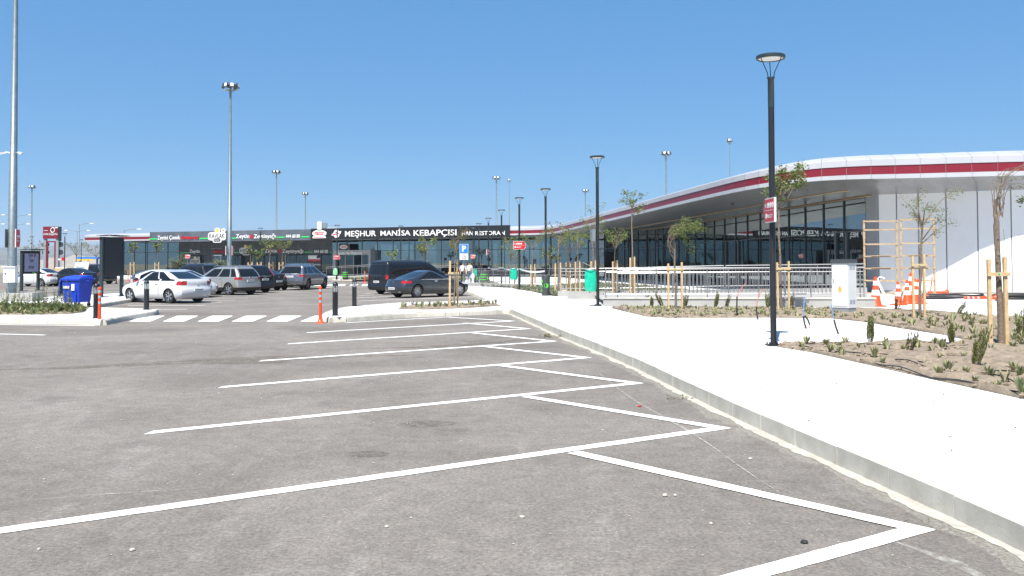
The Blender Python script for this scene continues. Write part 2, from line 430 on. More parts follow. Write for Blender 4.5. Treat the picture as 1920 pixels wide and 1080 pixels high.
kerb(il, 'island', .5, .14, 42)
kerb(farp, 'far', 1.0, .15, 0)
LI = [(-40, 26.2)] + [gxy(x, y) for x, y in ((0, 596), (100, 597.2), (172, 598.2), (193, 599.2), (203, 597.5), (236, 590.5), (270, 585.5), (290, 582.2), (296, 580.6), (288, 579.3), (250, 578.3), (200, 576.7), (172, 575.8), (168, 573), (176, 570.5), (200, 566.5), (229, 562.3), (300, 552), (340, 548), (335, 546), (270, 547), (180, 552))] + [(-24, 37), (-40, 38)]
sheet('left_pavement', LI, PZ - .004, M['concrete_slab'])
kerb(LI[:-2], 'left', .95, .14, 42)
# pale far-side apron seen left of the lot
0 and sheet('far_apron', [(-75, 84), (-40, 82), (-33, 84), (-75, 90)], .012, M['concrete_slab'])
# gutter dust along kerbs: ragged sheets
def ragged(line, w0, w1, name, m, z=.006, side=1, step=.12, seed=1):
    P = resample(line, step); A = []; B = []
    for i, p in enumerate(P):
        q = P[min(i + 1, len(P) - 1)]; o = P[max(i - 1, 0)]; t = Vector((q[0] - o[0], q[1] - o[1])); t.normalize(); nrm = Vector((-t.y, t.x)) * side
        k = w0 + (w1 - w0) * max(0, min(1, .5 + noise.noise(Vector((i * .11, seed, 0))) * .9 + noise.noise(Vector((i * .55, seed, 2))) * .5))
        A.append((p[0], p[1], z)); B.append((p[0] + nrm.x * k, p[1] + nrm.y * k, z))
    mb = MB()
    for i in range(len(P) - 1): mb.quad(A[i], A[i + 1], B[i + 1], B[i])
    return mb.build(name, m, kind='structure')
# tan dirt trails over the lot
def band(pts, w0, w1, name, m, z, seed=2):
    L = catmull([tuple(p) for p in pts], 10); P = resample(L, .25); mb = MB(); A = []
    for i, p in enumerate(P):
        q = P[min(i + 1, len(P) - 1)]; o = P[max(i - 1, 0)]; t = Vector((q[0] - o[0], q[1] - o[1])); t.normalize(); n = Vector((-t.y, t.x))
        k = w0 + (w1 - w0) * abs(noise.noise(Vector((i * .08, seed, 0)))) * 2
        e = min(1, i / 12, (len(P) - 1 - i) / 12); k *= max(e, .02)
        A.append(((p[0] + n.x * k, p[1] + n.y * k, z), (p[0] - n.x * k, p[1] - n.y * k, z)))
    for i in range(len(A) - 1): mb.quad(A[i][0], A[i + 1][0], A[i + 1][1], A[i][1])
    return mb.build(name, m, kind='structure')
def fade_mat(name, col, fac, sc=3):
    m = bpy.data.materials.new(name); m.use_nodes = True; t = m.node_tree; b = t.nodes['Principled BSDF']; b.inputs['Base Color'].default_value = (*col, 1); b.inputs['Roughness'].default_value = .95
    n = t.nodes.new('ShaderNodeTexNoise'); n.inputs['Scale'].default_value = sc; n.inputs['Detail'].default_value = 9; n.inputs['Roughness'].default_value = .75
    tc = t.nodes.new('ShaderNodeTexCoord'); t.links.new(tc.outputs['Object'], n.inputs['Vector'])
    r = t.nodes.new('ShaderNodeMapRange'); r.inputs['From Min'].default_value = .40; r.inputs['From Max'].default_value = .62; r.inputs['To Max'].default_value = fac
    t.links.new(n.outputs['Fac'], r.inputs['Value']); t.links.new(r.outputs[0], b.inputs['Alpha']); MT[name] = m; return m
fade_mat('dirt_film', (.15, .125, .095), .6); fade_mat('pale_dust_film', (.40, .38, .34), .75, 9); fade_mat('oil_film', (.085, .072, .055), .4, 9)
fade_mat('rubber_film', (.05, .047, .045), .6, 7)
fade_mat('gutter_film', (.38, .36, .31), .6, 30)
ragged(catmull(kerbA, 8), .07, .17, 'gutter_dust', M['gutter_dust'], .0035, -1, .08, 1)
ragged(catmull(kerbA, 8), .12, .34, 'gutter_grit', M['gutter_film'], .0015, -1, .1, 3)
ragged(il, .03, .10, 'gutter_dust', M['gutter_dust'], .0035, 1, .12, 4)
ragged(il, .10, .32, 'gutter_grit', M['gutter_film'], .0015, 1, .12, 6)
band([gxy(-60, 694, 0), gxy(120, 690, 0), gxy(300, 681, 0), gxy(480, 675, 0), gxy(640, 669, 0), gxy(800, 665, 0)], .25, .8, 'dirt_trail', M['dirt_film'], .0016)
band([gxy(640, 655, 0), gxy(760, 652, 0), gxy(900, 645, 0), gxy(1010, 633, 0), gxy(1048, 629, 0)], .1, .35, 'dirt_trail', M['dirt_film'], .002, 5)
band([gxy(1110, 690, 0), gxy(1180, 745, 0), gxy(1300, 815, 0), gxy(1400, 885, 0), gxy(1500, 950, 0)], .015, .05, 'chalk_trace', M['pale_dust_film'], .0075, 7)
band([gxy(930, 679, 0), gxy(1010, 684, 0), gxy(1060, 668, 0)], .05, .25, 'dust_patch', M['pale_dust_film'], .0021, 9)
band([gxy(440, 716, 0), gxy(480, 712, 0), gxy(515, 714, 0)], .15, .6, 'dust_patch', M['pale_dust_film'], .0026, 10)
for k, (x, y, s) in enumerate(((800, 795, .20), (690, 852, .13))):
    c = G(x, y); pts = [(c.x + s * 1.5 * cos(a) * (1 + .3 * noise.noise(Vector((a, k, 0)))), c.y + s * sin(a) * (1 + .4 * noise.noise(Vector((a, k, 5))))) for a in [2 * pi * i / 20 for i in range(20)]]
    sheet('oil_stain', pts, .0022, M['oil_film'])
# corner gutter dust near foot of picture
band([gxy(1660, 1010, 0), gxy(1800, 1060, 0), gxy(1900, 1120, 0)], .15, .45, 'dust_patch', M['pale_dust_film'], .0024, 12)
# painted markings
PM = .005
lines = thing('parking_markings', None, None, kind='structure')
def stripe(a, b, w, cut=0, name='painted_line', z=PM):
    a = Vector((a[0], a[1], 0)); b = Vector((b[0], b[1], 0)); d = b - a; L = d.length; x = d / L; y = Vector((-x.y, x.x, 0)); n = max(2, int(L / .12)); mb = MB(); pr = None
    for i in range(n + 1):
        s = L * i / n; j = .005
        c = cut if i in (0,) else 0
        p = a + x * s; l = p + y * (w / 2 + random.uniform(-j, j)) + x * c; r = p - y * (w / 2 + random.uniform(-j, j)) - x * c
        l = Vector((l.x, l.y, z)); r = Vector((r.x, r.y, z))
        if pr: mb.quad(pr[0], l, r, pr[1])
        pr = (l, r)
    return mb.build(name, M['road_paint'], lines)
A_ = [((-260, 1033), (1372, 800)), ((278, 812), (1203, 718)), ((413, 726.5), (1112, 670)), ((488, 677), (1047, 639.5)), ((540, 645), (1000, 616)), ((575, 624), (965, 602))]
AP = [G(*q) for p, q in A_]
V1 = G(*A_[0][1]) ; W_ = .15
Z_ = [((1075, 849), (1738, 997.5)), ((985, 744), (1368, 806)), ((935, 685.5), (1200, 720)), ((907, 650), (1108, 672)), ((885, 624.5), (1045, 641)), ((870, 606), (1000, 617.5)), ((835, 594.7), (965, 602.5))]
def line2(p, d, q, e):
    t = ((q.x - p.x) * e.y - (q.y - p.y) * e.x) / (d.x * e.y - d.y * e.x); return Vector((p.x + d.x * t, p.y + d.y * t, 0))
def mitred(a, X, o, w, z, cut=0):
    a = Vector((a[0], a[1], 0)); X = Vector((X[0], X[1], 0)); o = Vector((o[0], o[1], 0)); d = (X - a).normalized(); e = (X - o).normalized(); n = Vector((-d.y, d.x, 0)); m = Vector((-e.y, e.x, 0)); w *= .5
    L = line2(a + n * w, d, X - m * w, e); R = line2(a - n * w, d, X + m * w, e); l0 = a + n * w + d * cut; r0 = a - n * w - d * cut; k = max(2, int((X - a).length / .12)); mb = MB(); pr = None
    for i in range(k + 1):
        j = random.uniform(-.004, .004) if 0 < i < k else 0; l = l0.lerp(L, i / k) + n * j; r = r0.lerp(R, i / k) + n * random.uniform(-.004, .004) * (0 < i < k); l = Vector((l.x, l.y, z)); r = Vector((r.x, r.y, z))
        if pr: mb.quad(pr[0], l, r, pr[1])
        pr = (l, r)
    return mb.build('painted_line', M['road_paint'], lines)
LX = [(None, (1708, 996.5))] + A_
for i, (p, q) in enumerate(LX):
    z0, z1 = Z_[i]; a = G(*p) if i else None; zs = G(*z0); ze = G(*z1); b = G(*q)
    if i == 0: dd = (G(1365, 1090) - b).normalized(); a = b + dd * 7
    dA = (b - a).normalized(); dZ = (ze - zs).normalized(); X = line2(a, dA, zs, dZ)
    mitred(a, X, zs, W_, PM, .06); mitred(zs, X, a, W_, PM + .003)
stripe(G(648, 605.5), G(845, 594.5), .12, 0)
for (p, q) in (((-200, 606.5), (178, 611)), ((-150, 623), (84, 628.5)), ((240, 573), (385, 573)), ((280, 580), (351, 580)), ((332, 567.5), (416, 567)), ((340, 563.5), (441, 563)), ((383, 559.5), (464, 559)), ((389, 554.8), (482, 554.6)),
               ((30, 548), (55, 548)), ((0, 553), (140, 556)), ((0, 545.5), (112, 541)), ((0, 557), (110, 559.5)), ((170, 556), (230, 553)), ((165, 549), (235, 546.5)),
               ((672, 564.5), (893, 556.5)), ((668, 559), (750, 555)), ((672, 554.5), (730, 551.5)), ((684, 550.5), (720, 548.5)), ((520, 541), (600, 542)), ((505, 546.5), (560, 547)), ((600, 540.5), (625, 538))):
    stripe(G(*p), G(*q), .13, 0)
for (x0, x1) in ((242, 298), (305, 365), (370, 430), (434, 490), (499, 548), (563, 612)):
    tp = 14 + (x1 - x0) * .0
    mb = MB(); w = 40
    pts = [G(x0, 603), G(x0 + w, 603), G(x0 + w + 27, 592.3), G(x0 + 27, 592.3)]
    MB().poly([(p.x, p.y, PM) for p in pts]).build('crossing_bar', M['road_paint'], lines)
for x0 in (612, 632, 655, 677, 588):
    pts = [G(x0, 536), G(x0 + 13, 536), G(x0 + 17, 533), G(x0 + 4, 533)]
    MB().poly([(p.x, p.y, PM) for p in pts]).build('crossing_bar', M['road_paint'], lines)

for k, (x, y, l, a_) in enumerate(((1090, 1058, .30, .05), (640, 960, .5, -.9), (1500, 860, .35, .2), (420, 900, .6, .15), (300, 760, .7, .4), (900, 905, .4, .1), (180, 930, .8, .3), (760, 1010, .35, 1.2))):
    c = G(x, y); d = Vector((cos(a_), sin(a_), 0)) * l
    band([(c.x - d.x, c.y - d.y), (c.x, c.y + .03), (c.x + d.x, c.y + d.y)], .01, .06, 'dust_patch', M['pale_dust_film'], .0028, 20 + k)
# ================================================================== SERVICE BUILDING
# control rows: canopy edge x,y ; facade x,y ; top z ; fascia height
C_ = [(-60, 123.5, -58, 128.5, 6.0, 1.05), (-49, 119.3, -47, 124.3, 6.0, 1.05), (-25, 110.4, -23, 115.6, 6.0, 1.05), (-6, 103.3, -4.2, 108.8, 6.02, 1.05), (-0.3, 101.2, 1.8, 107, 6.03, 1.05), (2.5, 100.2, 5.6, 105.8, 6.05, 1.05),
      (4.0, 98.0, 9.2, 103.6, 6.05, 1.05), (4.95, 93.5, 12.2, 99, 6.07, 1.05), (6.6, 80, 14.6, 90, 6.12, 1.05), (9.0, 64, 16.6, 72, 6.3, 1.05), (10.9, 52.8, 18.1, 55, 6.5, 1.06), (12.25, 46.2, 18.8, 47.8, 6.65, 1.1),
      (14.2, 43.3, 19.0, 46.3, 6.85, 1.15), (16.4, 42.5, 19.5, 45.9, 6.97, 1.2), (19.1, 42.3, 21.4, 45.0, 7.05, 1.25), (24.2, 41.4, 25.2, 43.0, 7.1, 1.27), (33, 40.4, 33.6, 41.6, 7.1, 1.27), (44, 39.6, 44.5, 41, 7.1, 1.27)]
EDGE = catmull(C_, 10)
GZ = 5.3; TZ = .17     # glass head, terrace level
bld = thing('service_building', 'long low curved glass service building with white canopy edge and red stripe', 'building', (0, 0, 0))
def inward(P, i):
    a = P[max(i - 1, 0)]; b = P[min(i + 1, len(P) - 1)]; t = Vector((b[0] - a[0], b[1] - a[1], 0)).normalized()
    return Vector((-t.y, t.x, 0))
ST = resample(EDGE, 1.15)
fa = {k: MB() for k in ('upper', 'red', 'lower', 'soffit')}
near0 = next(i for i, p in enumerate(ST) if p[1] < 60 and p[0] > 5)
def sect(i):
    p = ST[i]; n = inward(ST, i); e = Vector((p[0], p[1], 0)); zt = p[4]; h = p[5]; z0 = zt - h
    return e, n, z0, zt, h, Vector((p[2], p[3], 0))
for i in range(len(ST) - 1):
    A = sect(i); B = sect(i + 1); near = i >= near0
    tdir = (B[0] - A[0]).normalized(); g = .008 if near else 0
    def pt(S, off, z, s): return S[0] + S[1] * off + tdir * (g * s) + Vector((0, 0, z))
    def q4(o0, z0f, o1, z1f):
        return [pt(A, o0, z0f(A), 1), pt(B, o0, z0f(B), -1), pt(B, o1, z1f(B), -1), pt(A, o1, z1f(A), 1)]
    lo = lambda S: S[2]; l1 = lambda S: S[2] + .19 * S[4] / 1.1; r1 = lambda S: S[2] + .57 * S[4] / 1.1; u1 = lambda S: S[2] + .84 * S[4] / 1.1; tp = lambda S: S[3]
    up = [q4(.0, r1, .0, u1), q4(.0, u1, .07, lambda S: u1(S) + .05), q4(.07, lambda S: u1(S) + .05, .75, tp), q4(.0, r1, .05, r1)]
    lw = [q4(.0, lo, .0, l1), q4(.0, l1, .05, l1), q4(.0, lo, .05, lo)]
    rd = [q4(.035, l1, .035, r1)]
    if near:
        m = MB()
        for q in up: m.quad(*q)
        m.build('fascia_panel', M['white_lacquer'], bld)
        m = MB()
        for q in lw: m.quad(*q)
        m.build('edge_panel', M['white_lacquer'], bld)
        m = MB()
        for q in rd: m.quad(*q)
        m.build('red_panel', M['red_metal'], bld)
    else:
        for q in up: fa['upper'].quad(*q)
        for q in lw: fa['lower'].quad(*q)
        for q in rd: fa['red'].quad(*q)
    a0 = A[0] + A[1] * .05 + tdir * g + Vector((0, 0, A[2] + .002)); b0 = B[0] + B[1] * .05 - tdir * g + Vector((0, 0, B[2] + .002))
    a1 = A[5] + Vector((0, 0, GZ)); b1 = B[5] + Vector((0, 0, GZ))
    if near: MB().quad(a0, b0, b1, a1).build('soffit_panel', M['soffit_metal'], bld)
    else: fa['soffit'].quad(a0, b0, b1, a1)
fa['upper'].build('canopy_capping', M['white_lacquer'], bld); fa['red'].build('red_stripe', M['red_metal'], bld)
fa['lower'].build('canopy_edge', M['white_lacquer'], bld); tag(fa['soffit'].build('soffit', M['soffit_metal'], bld))
# backing behind joints + roof deck
bk = MB(); rf = MB()
for i in range(len(ST) - 1):
    A = sect(i); B = sect(i + 1)
    z = Vector((0, 0, 1))
    bk.quad(A[0] + A[1] * .06 + z * (A[2] + .01), B[0] + B[1] * .06 + z * (B[2] + .01), B[0] + B[1] * .06 + z * (B[3] - .3), A[0] + A[1] * .06 + z * (A[3] - .3))
    bk.quad(A[0] + A[1] * .1 + z * (A[2] + .04), B[0] + B[1] * .1 + z * (B[2] + .04), B[5] + z * (GZ + .04), A[5] + z * (GZ + .04))
    rf.quad(A[0] + A[1] * .76 + z * A[3], B[0] + B[1] * .76 + z * B[3], B[5] + B[1] * 9 + z * (B[3] + .05), A[5] + A[1] * 9 + z * (A[3] + .05))
bk.build('canopy_frame', M['seam_grey'], bld); rf.build('roof', M['white_metal'], bld)
# ---- facade line
FAC = [(p[2], p[3]) for p in EDGE]
def fac_param(px, wide=False):
    """walks the facade from the far left to the right, returns the arc position that shows at picture column px"""
    best = None; s = 0
    for i in range(len(FAC) - 1):
        a = FAC[i]; b = FAC[i + 1]; L = sqrt((b[0] - a[0]) ** 2 + (b[1] - a[1]) ** 2)
        xa = 960 + 1650 * a[0] / a[1]; xb = 960 + 1650 * b[0] / b[1]
        if (xa - px) * (xb - px) <= 0 and xa != xb: best = s + L * (px - xa) / (xb - xa); 
        if best is not None: return best
        s += L
    return s
def fac_at(s):
    for i in range(len(FAC) - 1):
        a = FAC[i]; b = FAC[i + 1]; L = sqrt((b[0] - a[0]) ** 2 + (b[1] - a[1]) ** 2)
        if s <= L and L > 0:
            t = s / L; d = Vector((b[0] - a[0], b[1] - a[1], 0)).normalized()
            return Vector((a[0] + (b[0] - a[0]) * t, a[1] + (b[1] - a[1]) * t, 0)), d
        s -= L
    return Vector((*FAC[-1], 0)), d
# white wall starts at facade near x=19.3
S_ = 0; s_wall = None
for i in range(len(FAC) - 1):
    a = FAC[i]; b = FAC[i + 1]
    if s_wall is None and a[0] > 19.15 and a[1] < 47: s_wall = S_
    S_ += sqrt((b[0] - a[0]) ** 2 + (b[1] - a[1]) ** 2)
s_end = S_
s_t0 = fac_param(336); s_t1 = fac_param(622); s_gl0 = fac_param(232)
z_tr = 3.45
def pane_at(s0, s1, z0, z1, name='window_pane', m=None, off=0, th=.02, parent=None, mb=None):
    a, d = fac_at(s0); b, _ = fac_at(s1); d = (b - a).normalized(); n = Vector((-d.y, d.x, 0)); a = a + n * off; b = b + n * off
    own = mb is None; mb = mb or MB(); Z = Vector((0, 0, 1))
    v = [a + Z * z0, b + Z * z0, b + Z * z1, a + Z * z1]; v2 = [p + n * th for p in v]
    mb.add(v + v2, [(0, 1, 2, 3), (7, 6, 5, 4), (0, 4, 5, 1), (3, 2, 6, 7), (0, 3, 7, 4), (1, 5, 6, 2)])
    if own: return mb.build(name, m, parent or bld)
def col_at(s, z0, z1, w, dep, name, m, off=0.0, parent=None):
    a, d = fac_at(s); n = Vector((-d.y, d.x, 0)); c = a + n * off
    return MB().box((c.x, c.y, (z0 + z1) / 2), (w, dep, z1 - z0), rz=atan2(d.y, d.x)).build(name, m, parent or bld)
def glazed(s0, s1, bay, zb=TZ, fw=.06, skip=None):
    n = max(1, round((s1 - s0) / bay)); st = [s0 + (s1 - s0) * i / n for i in range(n + 1)]
    for i in range(n):
        for (za, zc) in ((zb + .05, z_tr - .03), (z_tr + .03, GZ - .04)):
            pane_at(st[i] + .03, st[i + 1] - .03, za, zc, 'window_pane', M['facade_glass'], .03, .012)
        pane_at(st[i] + .03, st[i + 1] - .03, z_tr - .035, z_tr + .035, 'transom', M['mullion_grey'], -.01, .1)
        pane_at(st[i] + .03, st[i + 1] - .03, zb - .02, zb + .06, 'sill', M['dark_slate_steel'], -.015, .12)
        pane_at(st[i] + .03, st[i + 1] - .03, GZ - .09, GZ - .002, 'head_rail', M['dark_slate_steel'], -.012, .12)
    for i, s in enumerate(st): col_at(s, zb, GZ - .003, fw * .85, .14, 'mullion', M['mullion_grey'], .03)
glazed(s_gl0, s_t0, 2.1, .18)
glazed(s_t1, fac_param(955), 2.3, .3)
s_c = fac_param(955)
glazed(s_c, s_wall - .9, 2.55)
# grey end column by the white wall
for k in (0,): pane_at(s_wall - .9, s_wall - .05, PZ, GZ - .005, 'end_column', M['pipe_grey'], -.04, .25)
# door leaves: thicker dark frames on the near glass
for px in (1362, 1385, 1568, 1588):
    s = fac_param(px); pane_at(s - .1, s + .1, TZ, z_tr, 'door_stile', M['mullion_grey'], -.07, .1)
# white wall, panel by panel; joints are recessed dark strips
cuts = [s_wall] + [fac_param(x) for x in (1682, 1723, 1775, 1834, 1897)]
while cuts[-1] < s_end - 2: cuts.append(cuts[-1] + 1.75)
cuts.append(s_end - .1)
for i in range(len(cuts) - 1):
    pane_at(cuts[i] + .03, cuts[i + 1] - .03, PZ + .12, GZ - .004, 'wall_panel', M['wall_white'], 0, .1)
pane_at(s_wall, s_end - .1, PZ + .1, GZ, 'wall_backing', M['seam_grey'], .05, .1) if False else None
for i in range(len(cuts) - 1):
    pane_at(cuts[i], cuts[i + 1], PZ + .1, GZ - .01, 'wall_backing', M['seam_grey'], .045, .12)
    pane_at(cuts[i], cuts[i + 1], 0, PZ + .115, 'plinth', M['ramp_concrete'], -.03, .2)
# far tiled shop section
tl = s_t0; k = 0; nt = max(1, round((s_t1 - s_t0) / 1.3)); tw = (s_t1 - s_t0) / nt
for i in range(nt):
    for (za, zc) in ((3.0, 3.9), (3.9, 4.6), (4.6, GZ - .02)):
        pane_at(s_t0 + tw * i + .006, s_t0 + tw * (i + 1) - .006, za + .006, zc - .006, 'wall_tile', M['slate_tile'], 0, .12)
shops = [(fac_param(340), fac_param(376), 'g'), (fac_param(381), fac_param(398), 't'), (fac_param(400), fac_param(428), 'g'), (fac_param(430), fac_param(452), 'g'), (fac_param(453), fac_param(474), 'd'), (fac_param(475), fac_param(494), 'g'), (fac_param(495), fac_param(518), 'w'), (fac_param(520), fac_param(535), 't'), (fac_param(536), fac_param(576), 'g'), (fac_param(577), fac_param(601), 'p'), (fac_param(602), fac_param(622), 'w')]
for a, b, kd in shops:
    if kd == 't': pane_at(a, b, PZ, 2.99, 'wall_tile', M['slate_tile'], 0, .12)
    elif kd == 'd': pane_at(a, b, PZ, 2.99, 'doorway', M['panel_black'], .3, .05)
    elif kd == 'p':
        pane_at(a, b, PZ, 2.99, 'shop_poster', M['sign_black'], 0, .05)
    else:
        n = 2 if kd == 'g' else 1
        for j in range(n): pane_at(a + (b - a) * j / n + .04, a + (b - a) * (j + 1) / n - .04, .6, 2.9, 'shop_window', M['shop_glass'], .02, .02)
        pane_at(a, b, PZ, .58, 'shop_riser', M['slate_tile'], -.01, .1)
    col_at(a, PZ, 2.98, .08, .16, 'shop_mullion', M['galvanised' if kd == 'g' else 'dark_slate_steel'])
# interior: floor, rear wall with openings in the far wing, ceiling, counters
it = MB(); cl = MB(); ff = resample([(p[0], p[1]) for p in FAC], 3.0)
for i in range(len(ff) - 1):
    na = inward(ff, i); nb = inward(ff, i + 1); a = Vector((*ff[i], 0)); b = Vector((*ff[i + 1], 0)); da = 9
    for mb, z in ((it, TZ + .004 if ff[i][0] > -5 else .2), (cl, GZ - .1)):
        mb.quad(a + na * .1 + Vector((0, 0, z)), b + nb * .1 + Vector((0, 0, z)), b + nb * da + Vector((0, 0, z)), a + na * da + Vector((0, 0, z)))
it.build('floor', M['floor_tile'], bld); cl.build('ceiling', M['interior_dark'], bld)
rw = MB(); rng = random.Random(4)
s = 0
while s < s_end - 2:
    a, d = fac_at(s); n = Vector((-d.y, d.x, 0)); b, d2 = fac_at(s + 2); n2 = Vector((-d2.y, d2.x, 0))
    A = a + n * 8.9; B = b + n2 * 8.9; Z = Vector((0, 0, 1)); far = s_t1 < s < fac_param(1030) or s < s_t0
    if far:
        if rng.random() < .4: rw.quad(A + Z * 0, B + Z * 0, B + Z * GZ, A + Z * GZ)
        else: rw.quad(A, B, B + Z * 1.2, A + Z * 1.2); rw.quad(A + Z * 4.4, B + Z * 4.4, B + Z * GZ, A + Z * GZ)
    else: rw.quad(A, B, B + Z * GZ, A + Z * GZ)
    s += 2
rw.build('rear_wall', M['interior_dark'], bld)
cnt = MB(); s = fac_param(1100)
for k in range(26):
    a, d = fac_at(s + rng.uniform(0, s_wall - s - 3)); n = Vector((-d.y, d.x, 0)); c = a + n * rng.uniform(1.5, 7)
    cnt.box((c.x, c.y, TZ + .55), (rng.uniform(.6, 2), .7, rng.uniform(.9, 1.4)), rz=rng.uniform(0, 3))
cnt.build('counters', [M['weathered_wood']], bld, kind='stuff')
for k in range(12):
    a, d = fac_at(fac_param(640) + k * 2.9); n = Vector((-d.y, d.x, 0)); c = a + n * 5
    MB().box((c.x, c.y, 2.6), (.4, .4, 5)).build('column', M['interior_dark'], bld)
# light strips under the soffit (unlit aluminium profiles)
def soff(p, t):
    i = min(range(len(EDGE)), key=lambda k: abs(960 + 1650 * EDGE[k][2] / EDGE[k][3] - p) + (0 if EDGE[k][3] < 112 else 1000)); e = EDGE[i]
    z0 = e[4] - e[5]; return Vector((e[0] + (e[2] - e[0]) * t, e[1] + (e[3] - e[1]) * t, z0 + (GZ - z0) * t - .03))
cand = [e for e in EDGE if e[0] > 6 and e[1] > 43.0 and e[1] < 90]
l1 = [Vector((e[0] + (e[2] - e[0]) * .62, e[1] + (e[3] - e[1]) * .62, (e[4] - e[5]) * .38 + GZ * .62 - .03)) for e in cand]
MB().tube(l1, .035, 4).build('light_strip', M['weathered_wood'], bld)
l2 = [Vector((e[2] - .12, e[3], GZ - .04)) for e in cand if e[3] < 95]
MB().tube(l2, .045, 4).build('light_strip', M['weathered_wood'], bld)
for px, t in ((1543, .4), (1503, .35)):
    c = soff(1600 if px > 1520 else 1500, t); MB().lathe([(0.01, -.14), (.09, -.12), (.11, -.03), (.11, .03)], 10, c).build('soffit_camera', M['bin_black'], bld)
# terrace slab in front of the glass
terr = []
sT = [fac_param(1135) + k * 3 for k in range(int((s_wall - fac_param(1135)) / 3) + 1)] + [s_wall - .5]
outer = []
for s in sT:
    a, d = fac_at(s); n = Vector((-d.y, d.x, 0)); terr.append((a.x, a.y)); o = a - n * 3.2; outer.append((o.x, o.y))
mb = MB()
for i in range(len(terr) - 1):
    p = [Vector((*terr[i], TZ)), Vector((*terr[i + 1], TZ)), Vector((*outer[i + 1], TZ)), Vector((*outer[i], TZ))]
    mb.quad(*p)
mb.build('terrace', M['ramp_concrete'], kind='structure')
# rooftop unit
u = thing('rooftop_unit', 'small white air handling box on the roof behind the black sign', 'air conditioner', AT(605, 430, 110))
p0 = AT(605, 430, 110); u.location = (p0.x, 110, 6.02)
MB().box((-.35, 0, .5), (.55, .6, 1.0)).build('casing', M['white_metal'], u); MB().box((.3, 0, .42), (.5, .5, .8)).build('louvre_box', M['galvanised'], u)
MB().box((1.3, 0, .12), (1.5, .4, .2)).build('duct', M['white_metal'], u)
# ---- lettering
def text_mb(s, bold=0.0, ext=.02, res=3, spacing=1.0, shear=0.0):
    c = bpy.data.curves.new('t', 'FONT'); c.body = s; c.size = 1; c.offset = bold; c.extrude = ext; c.resolution_u = res; c.space_character = spacing; c.shear = shear
    o = bpy.data.objects.new('t', c); COL.objects.link(o); bpy.context.view_layer.update()
    me = bpy.data.meshes.new_from_object(o.evaluated_get(bpy.context.evaluated_depsgraph_get()))
    vs = [v.co.copy() for v in me.vertices]; fs = [tuple(p.vertices) for p in me.polygons]
    bpy.data.objects.remove(o); bpy.data.curves.remove(c); bpy.data.meshes.remove(me)
    return vs, fs
class Plane:
    """vertical plane through P0 (x,y) with direction u (to the right seen from the camera)"""
    def __init__(s, p0, p1):
        s.o = Vector((*p0, 0)); s.u = (Vector((*p1, 0)) - s.o).normalized(); s.n = s.u.cross(Vector((0, 0, 1)))
    def hit(s, px, py):
        d = ray(px, py); c = Vector((0, 0, CAM_H)); t = (s.o - c).dot(s.n) / d.dot(s.n); p = c + d * t
        return (p - s.o).dot(s.u), p.z
    def pt(s, a, z, off=0): return s.o + s.u * a + Vector((0, 0, z)) + s.n * off
def put_text(pl, txt, box, name, m, parent, bold=.02, ext=.03, off=.06, split=False, shear=0.0):
    x0, y0, x1, y1 = box; a0, zt = pl.hit(x0, y0); a1, zb = pl.hit(x1, y1); zt = (zt + pl.hit(x1, y0)[1]) / 2; zb = (zb + pl.hit(x0, y1)[1]) / 2
    vs, fs = text_mb(txt, bold, ext, shear=shear)
    X0 = min(v.x for v in vs); X1 = max(v.x for v in vs); Y0 = min(v.y for v in vs); Y1 = max(v.y for v in vs)
    def tf(v): return pl.pt(a0 + (v.x - X0) / (X1 - X0) * (a1 - a0), zb + (v.y - Y0) / (Y1 - Y0) * (zt - zb), off + v.z)
    inv = parent.matrix_world.inverted() if False else None
    if not split:
        return MB().add([tf(v) for v in vs], fs).build(name, m, parent)
    # split into glyphs by horizontal gaps / overlap
    par = list(range(len(vs)))
    def find(i):
        while par[i] != i: par[i] = par[par[i]]; i = par[i]
        return i
    for f in fs:
        for k in f[1:]:
            a, b = find(f[0]), find(k)
            if a != b: par[a] = b
    grp = {}
    for i in range(len(vs)): grp.setdefault(find(i), []).append(i)
    ival = sorted([(min(vs[i].x for i in g), max(vs[i].x for i in g), g) for g in grp.values()], key=lambda t: t[0])
    gl = []
    for a, b, g in ival:
        if gl and a < gl[-1][1] - .02 and (min(b, gl[-1][1]) - a) > .4 * min(b - a, gl[-1][1] - gl[-1][0]): gl[-1] = (gl[-1][0], max(b, gl[-1][1]), gl[-1][2] + g)
        else: gl.append((a, b, g))
    for a, b, g in gl:
        S = {i: k for k, i in enumerate(g)}
        MB().add([tf(vs[i]) for i in g], [tuple(S[k] for k in f) for f in fs if f[0] in S]).build(name, m, parent)
def plate_on(pl, box, name, m, parent, th=.06, off=0.0):
    x0, y0, x1, y1 = box; a0, zt = pl.hit(x0, y0); a1, zb = pl.hit(x1, y1)
    zt = (zt + pl.hit(x1, y0)[1]) / 2; zb = (zb + pl.hit(x0, y1)[1]) / 2
    v = [pl.pt(a0, zb, off), pl.pt(a1, zb, off), pl.pt(a1, zt, off), pl.pt(a0, zt, off)]; v2 = [p + pl.n * th for p in v]
    return MB().add(v + v2, [(0, 1, 2, 3), (7, 6, 5, 4), (0, 4, 5, 1), (3, 2, 6, 7), (0, 3, 7, 4), (1, 5, 6, 2)]).build(name, m, parent)
